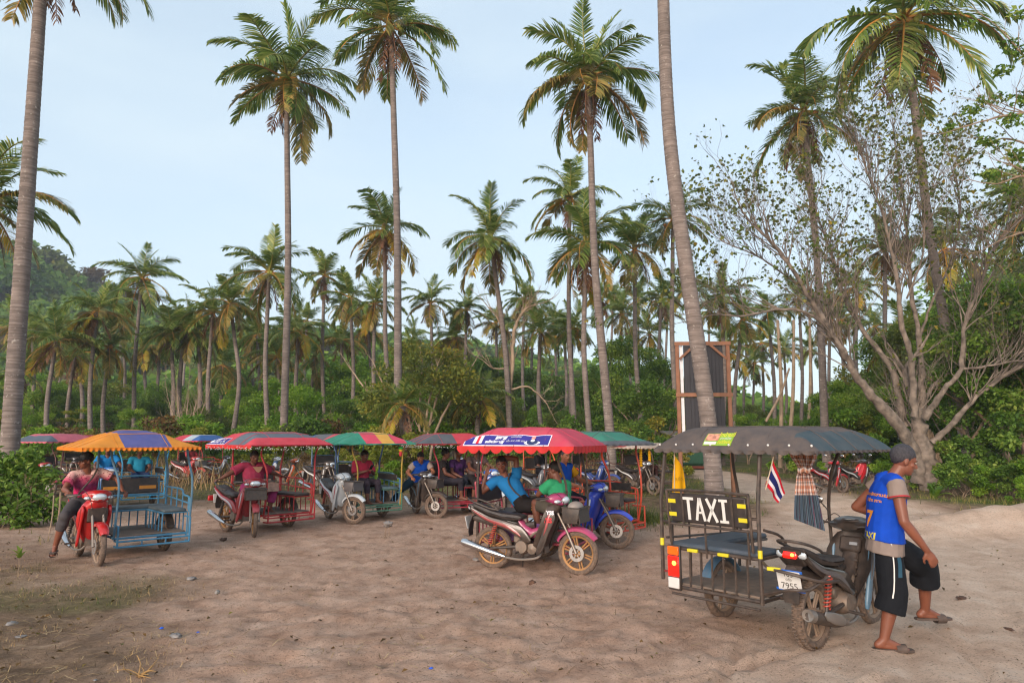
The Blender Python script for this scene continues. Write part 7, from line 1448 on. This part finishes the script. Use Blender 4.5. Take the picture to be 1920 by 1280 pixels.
# rag on sticks, leaning sticks, twig clump, tyre-side twigs
p = gp(724, 1005); t = thing('rag_on_sticks', 'white rag caught on two thin sticks stuck in the sand near the centre left', 'rag', p)
for x in (-.02, .05): mb = MB(); mb.tube([(x, 0, -.05), (x + .01, 0, .22)], .006, 5); mb.build('stick', BARK, t)
mb = MB(); mb.ell((.02, 0, .25), (.09, .06, .06), 14, 9); me = mb.mesh('rag', PLAST, 25)
for w_ in me.vertices: w_.co = Vector((.02, 0, .25)) + (w_.co - Vector((.02, 0, .25))) * random.uniform(.5, 1.25)
link('rag', me, t)
for i, (u0, v0, u1, v1, lab) in enumerate(((92, 1000, 101, 928, 'thin wooden stick standing left of the thicker one beside the bright red motorcycle'), (104, 1004, 114, 922, 'thicker dark stick standing in the ground beside the bright red motorcycle'))):
    a = gp(u0, v0); b = at(u1, v1, a.y); mb = MB(); mb.tube([(0, 0, -.05), (b - a) * .5 + Vector((.02, 0, 0)), b - a], .018 if i else .011, 7, k=3); tag(mb.build('wooden_stick', BARK if i else BARKP, None, a), lab, 'stick')
def twigs(label, u, v, n, L, seed, m):
    R = random.Random(seed); p = gp(u, v); t = thing('twig_clump', label, 'twigs', p)
    for i in range(n):
        a = R.uniform(0, 6.28); q = Vector((math.cos(a), math.sin(a), R.uniform(0, .7))) * L * R.uniform(.5, 1.1); mb = MB(); mb.tube([(R.uniform(-.03, .03), R.uniform(-.03, .03), .005), q * .5 + Vector((R.uniform(-.04, .04), R.uniform(-.04, .04), .02)), q], [.004, .003, .002], 5, k=3); mb.build('twig', m, t)
STRAW = mat('dry_straw', '#a5804f', .85, var=.25, scale=20)
twigs('clump of dry curled twigs at the bottom left of the dirt', 262, 1268, 14, .16, 2, STRAW); twigs('small heap of dry twigs under the white rag', 722, 1009, 10, .13, 3, BARK); twigs('bleached branch lying on the sand mound at the right', 1735, 968, 6, .55, 4, BARKP)
def strips(name, label, pts, L, wd, m, tint=None, upright=False, bend=.4):
    n = len(pts); a = RNG.uniform(0, 6.28, n); l = L * RNG.uniform(.4, 1.3, n)
    if upright: lean = RNG.uniform(.1, .75, n); d = np.stack([np.cos(a) * lean, np.sin(a) * lean, np.ones(n)], 1); d /= np.linalg.norm(d, axis=1)[:, None]
    else: d = np.stack([np.cos(a), np.sin(a), RNG.uniform(-.05, .16, n)], 1)
    s = np.stack([-np.sin(a), np.cos(a), np.zeros(n)], 1); s2 = s * RNG.uniform(-1, 1, n)[:, None] * bend; g = np.stack([np.cos(a), np.sin(a), -np.ones(n) * .6], 1) * (bend if upright else 0)
    rows = []
    for t in (0, .35, .7, 1.0): c = pts + d * (l * t)[:, None] + (s2 * (t * t) + g * t * t) * l[:, None] * .6; w_ = wd * (1 - .85 * t) if upright else wd; rows += [c - s * w_ / 2, c + s * w_ / 2]
    V = np.stack(rows, 1).reshape(-1, 3); b = (np.arange(n) * 8)[:, None]; Fc = np.concatenate([b + np.array([[2 * k, 2 * k + 1, 2 * k + 3, 2 * k + 2]]) for k in range(3)], 0)
    t_ = np.repeat(RNG.uniform(0, 1, n) if tint is None else tint, 8); return tag(link(name, npmesh(name, V, Fc, m, t_)), label, None, kind='stuff')
def rnd_ground(n, x0, x1, y0, y1, dens):
    X = RNG.uniform(x0, x1, n * 6); Y = y0 * (y1 / y0) ** RNG.uniform(0, 1, n * 6); k = RNG.uniform(0, 1, n * 6) < dens(X, Y); X, Y = X[k][:n], Y[k][:n]; Z = ground_h(X[None], Y[None])[0]; return np.stack([X, Y, Z], 1)
STW = leafmat('straw_bits', ((0., '#4a3826'), (.4, '#8f734f'), (.75, '#bd9b6c'), (1., '#d6bc8e')), .9, .05)
def dm(X, Y): g, gr, li, pa = ground_masks(X, Y); return g, gr, li, pa
strips('dry_straw', 'bits of dry straw and palm litter scattered over the sand', rnd_ground(11000, -9, 7, 2.3, 18, lambda X, Y: np.clip(.25 + .75 * dm(X, Y)[0] - .7 * dm(X, Y)[2], .02, 1) * (.3 + .7 * sstep(.45, .62, fbm(X * 1.3, Y * 1.3, 3, 61)))) + np.array([0, 0, .006]), .12, .0048, STW)
strips('dry_grass', 'short trampled dry grass on the bare dirt', rnd_ground(9000, -9, 2, 3.2, 16, lambda X, Y: dm(X, Y)[0] * sstep(.4, .6, fbm(X * .8, Y * .8, 4, 71))), .055, .0045, STW, upright=True)
GRS = leafmat('grass_blade', ((0., '#3a4a16'), (.4, '#55682a'), (.7, '#7d7d3a'), (1., '#a38d52')), .6, .3)
strips('green_grass', 'grass growing in patches on the left dirt', rnd_ground(11000, -10, 0, 3.4, 14, lambda X, Y: np.clip(dm(X, Y)[1] - .1, 0, 1)), .065, .006, GRS, upright=True)
strips('verge_grass', 'long grass along the edge of the clearing', rnd_ground(24000, -26, 26, 11, 40, lambda X, Y: np.clip(dm(X, Y)[1] * 1.2, 0, 1) * (1 - dm(X, Y)[3])), .2, .014, GRS, upright=True)
cl_ = RNG.normal(0, 1, (2600, 2)) * np.array([.42, .34]) + np.array([2.45, 14.6]); strips('grass_tuft', 'clump of longer grass between the teal and black taxis', np.stack([cl_[:, 0], cl_[:, 1], ground_h(cl_[None, :, 0], cl_[None, :, 1])[0]], 1), .26, .011, GRS, upright=True)
strips('reed_grass', 'tall dry straw-coloured grass behind the taxis', rnd_ground(5000, -20, 4, 24, 40, lambda X, Y: sstep(.45, .6, fbm(X * .22, Y * .22, 2, 83))), .95, .022, STW, upright=True, bend=.25)
pb = rnd_ground(1500, -9, 10, 2.4, 16, lambda X, Y: .3 + .7 * dm(X, Y)[0]); U = np.array([[1, 0, 0], [0, 1, 0], [-1, 0, 0], [0, -1, 0], [0, 0, .7], [0, 0, -.7]]); sz = RNG.uniform(.005, .017, (len(pb), 1, 1)) * RNG.uniform(.6, 1.3, (len(pb), 6, 1)); tf = np.array([[0, 1, 4], [1, 2, 4], [2, 3, 4], [3, 0, 4], [1, 0, 5], [2, 1, 5], [3, 2, 5], [0, 3, 5]])
tag(link('pebbles', npmesh('pebbles', (pb[:, None, :] + U[None] * sz).reshape(-1, 3), (np.arange(len(pb))[:, None, None] * 6 + tf[None]).reshape(-1, 3), mat('pebble_brown', '#7a6452', .9, var=.5, scale=3))), 'small pebbles and crumbs of husk on the ground', None, kind='stuff')
lf = rnd_ground(1500, -9, 9, 2.6, 22, lambda X, Y: .25 + .75 * dm(X, Y)[0]); V, Fq, ti = leaves_at(lf + np.array([0, 0, .012]), .05, .5, 2.5); tag(link('fallen_leaves', npmesh('fallen_leaves', V, Fq, G_DRY, ti)), 'dead leaves scattered on the ground', None, kind='stuff')
# ================================================================== evening air
hz = MB(); hz.box((0, 190, 33), (900, 480, 72), bev=0.0001)
hm = bpy.data.materials.new('evening_haze'); hm.use_nodes = True; hm.node_tree.nodes.clear(); ho = hm.node_tree.nodes.new('ShaderNodeOutputMaterial'); pv = hm.node_tree.nodes.new('ShaderNodeVolumePrincipled')
pv.inputs['Color'].default_value = (.80, .88, 1.0, 1); pv.inputs['Density'].default_value = .0005; pv.inputs['Anisotropy'].default_value = .0; hm.node_tree.links.new(pv.outputs[0], ho.inputs['Volume'])
tag(hz.build('haze', hm), 'faint blue evening haze over the far hill and palms', None, kind='stuff')
# ------------------------------------------------------------------ labels: where several alike share one, say which by its place in the row
ORD = ('leftmost', 'second from left', 'third from left', 'fourth from left', 'fifth from left', 'sixth from left', 'seventh from left', 'eighth from left', 'ninth from left', 'tenth from left', 'eleventh from left', 'twelfth from left')
NUM = ('zero', 'one', 'two', 'three', 'four', 'five', 'six', 'seven', 'eight', 'nine', 'ten', 'eleven', 'twelve')
same = {}
for o in COL.objects:
    if o.parent is None and o.get('category'): same.setdefault(o['label'], []).append(o)
for lab, os_ in same.items():
    if len(os_) > 1:
        os_.sort(key=lambda o: o.location.x / max(.1, o.location.y))
        for i, o in enumerate(os_): o['label'] = f"{lab}, {'rightmost' if i == len(os_) - 1 else ORD[min(i, 11)]} of {NUM[len(os_)] if len(os_) < 13 else len(os_)}"
for o in COL.objects:
    if o.get('label') and len(o['label'].split()) > 16: print('LONG', o['label'])
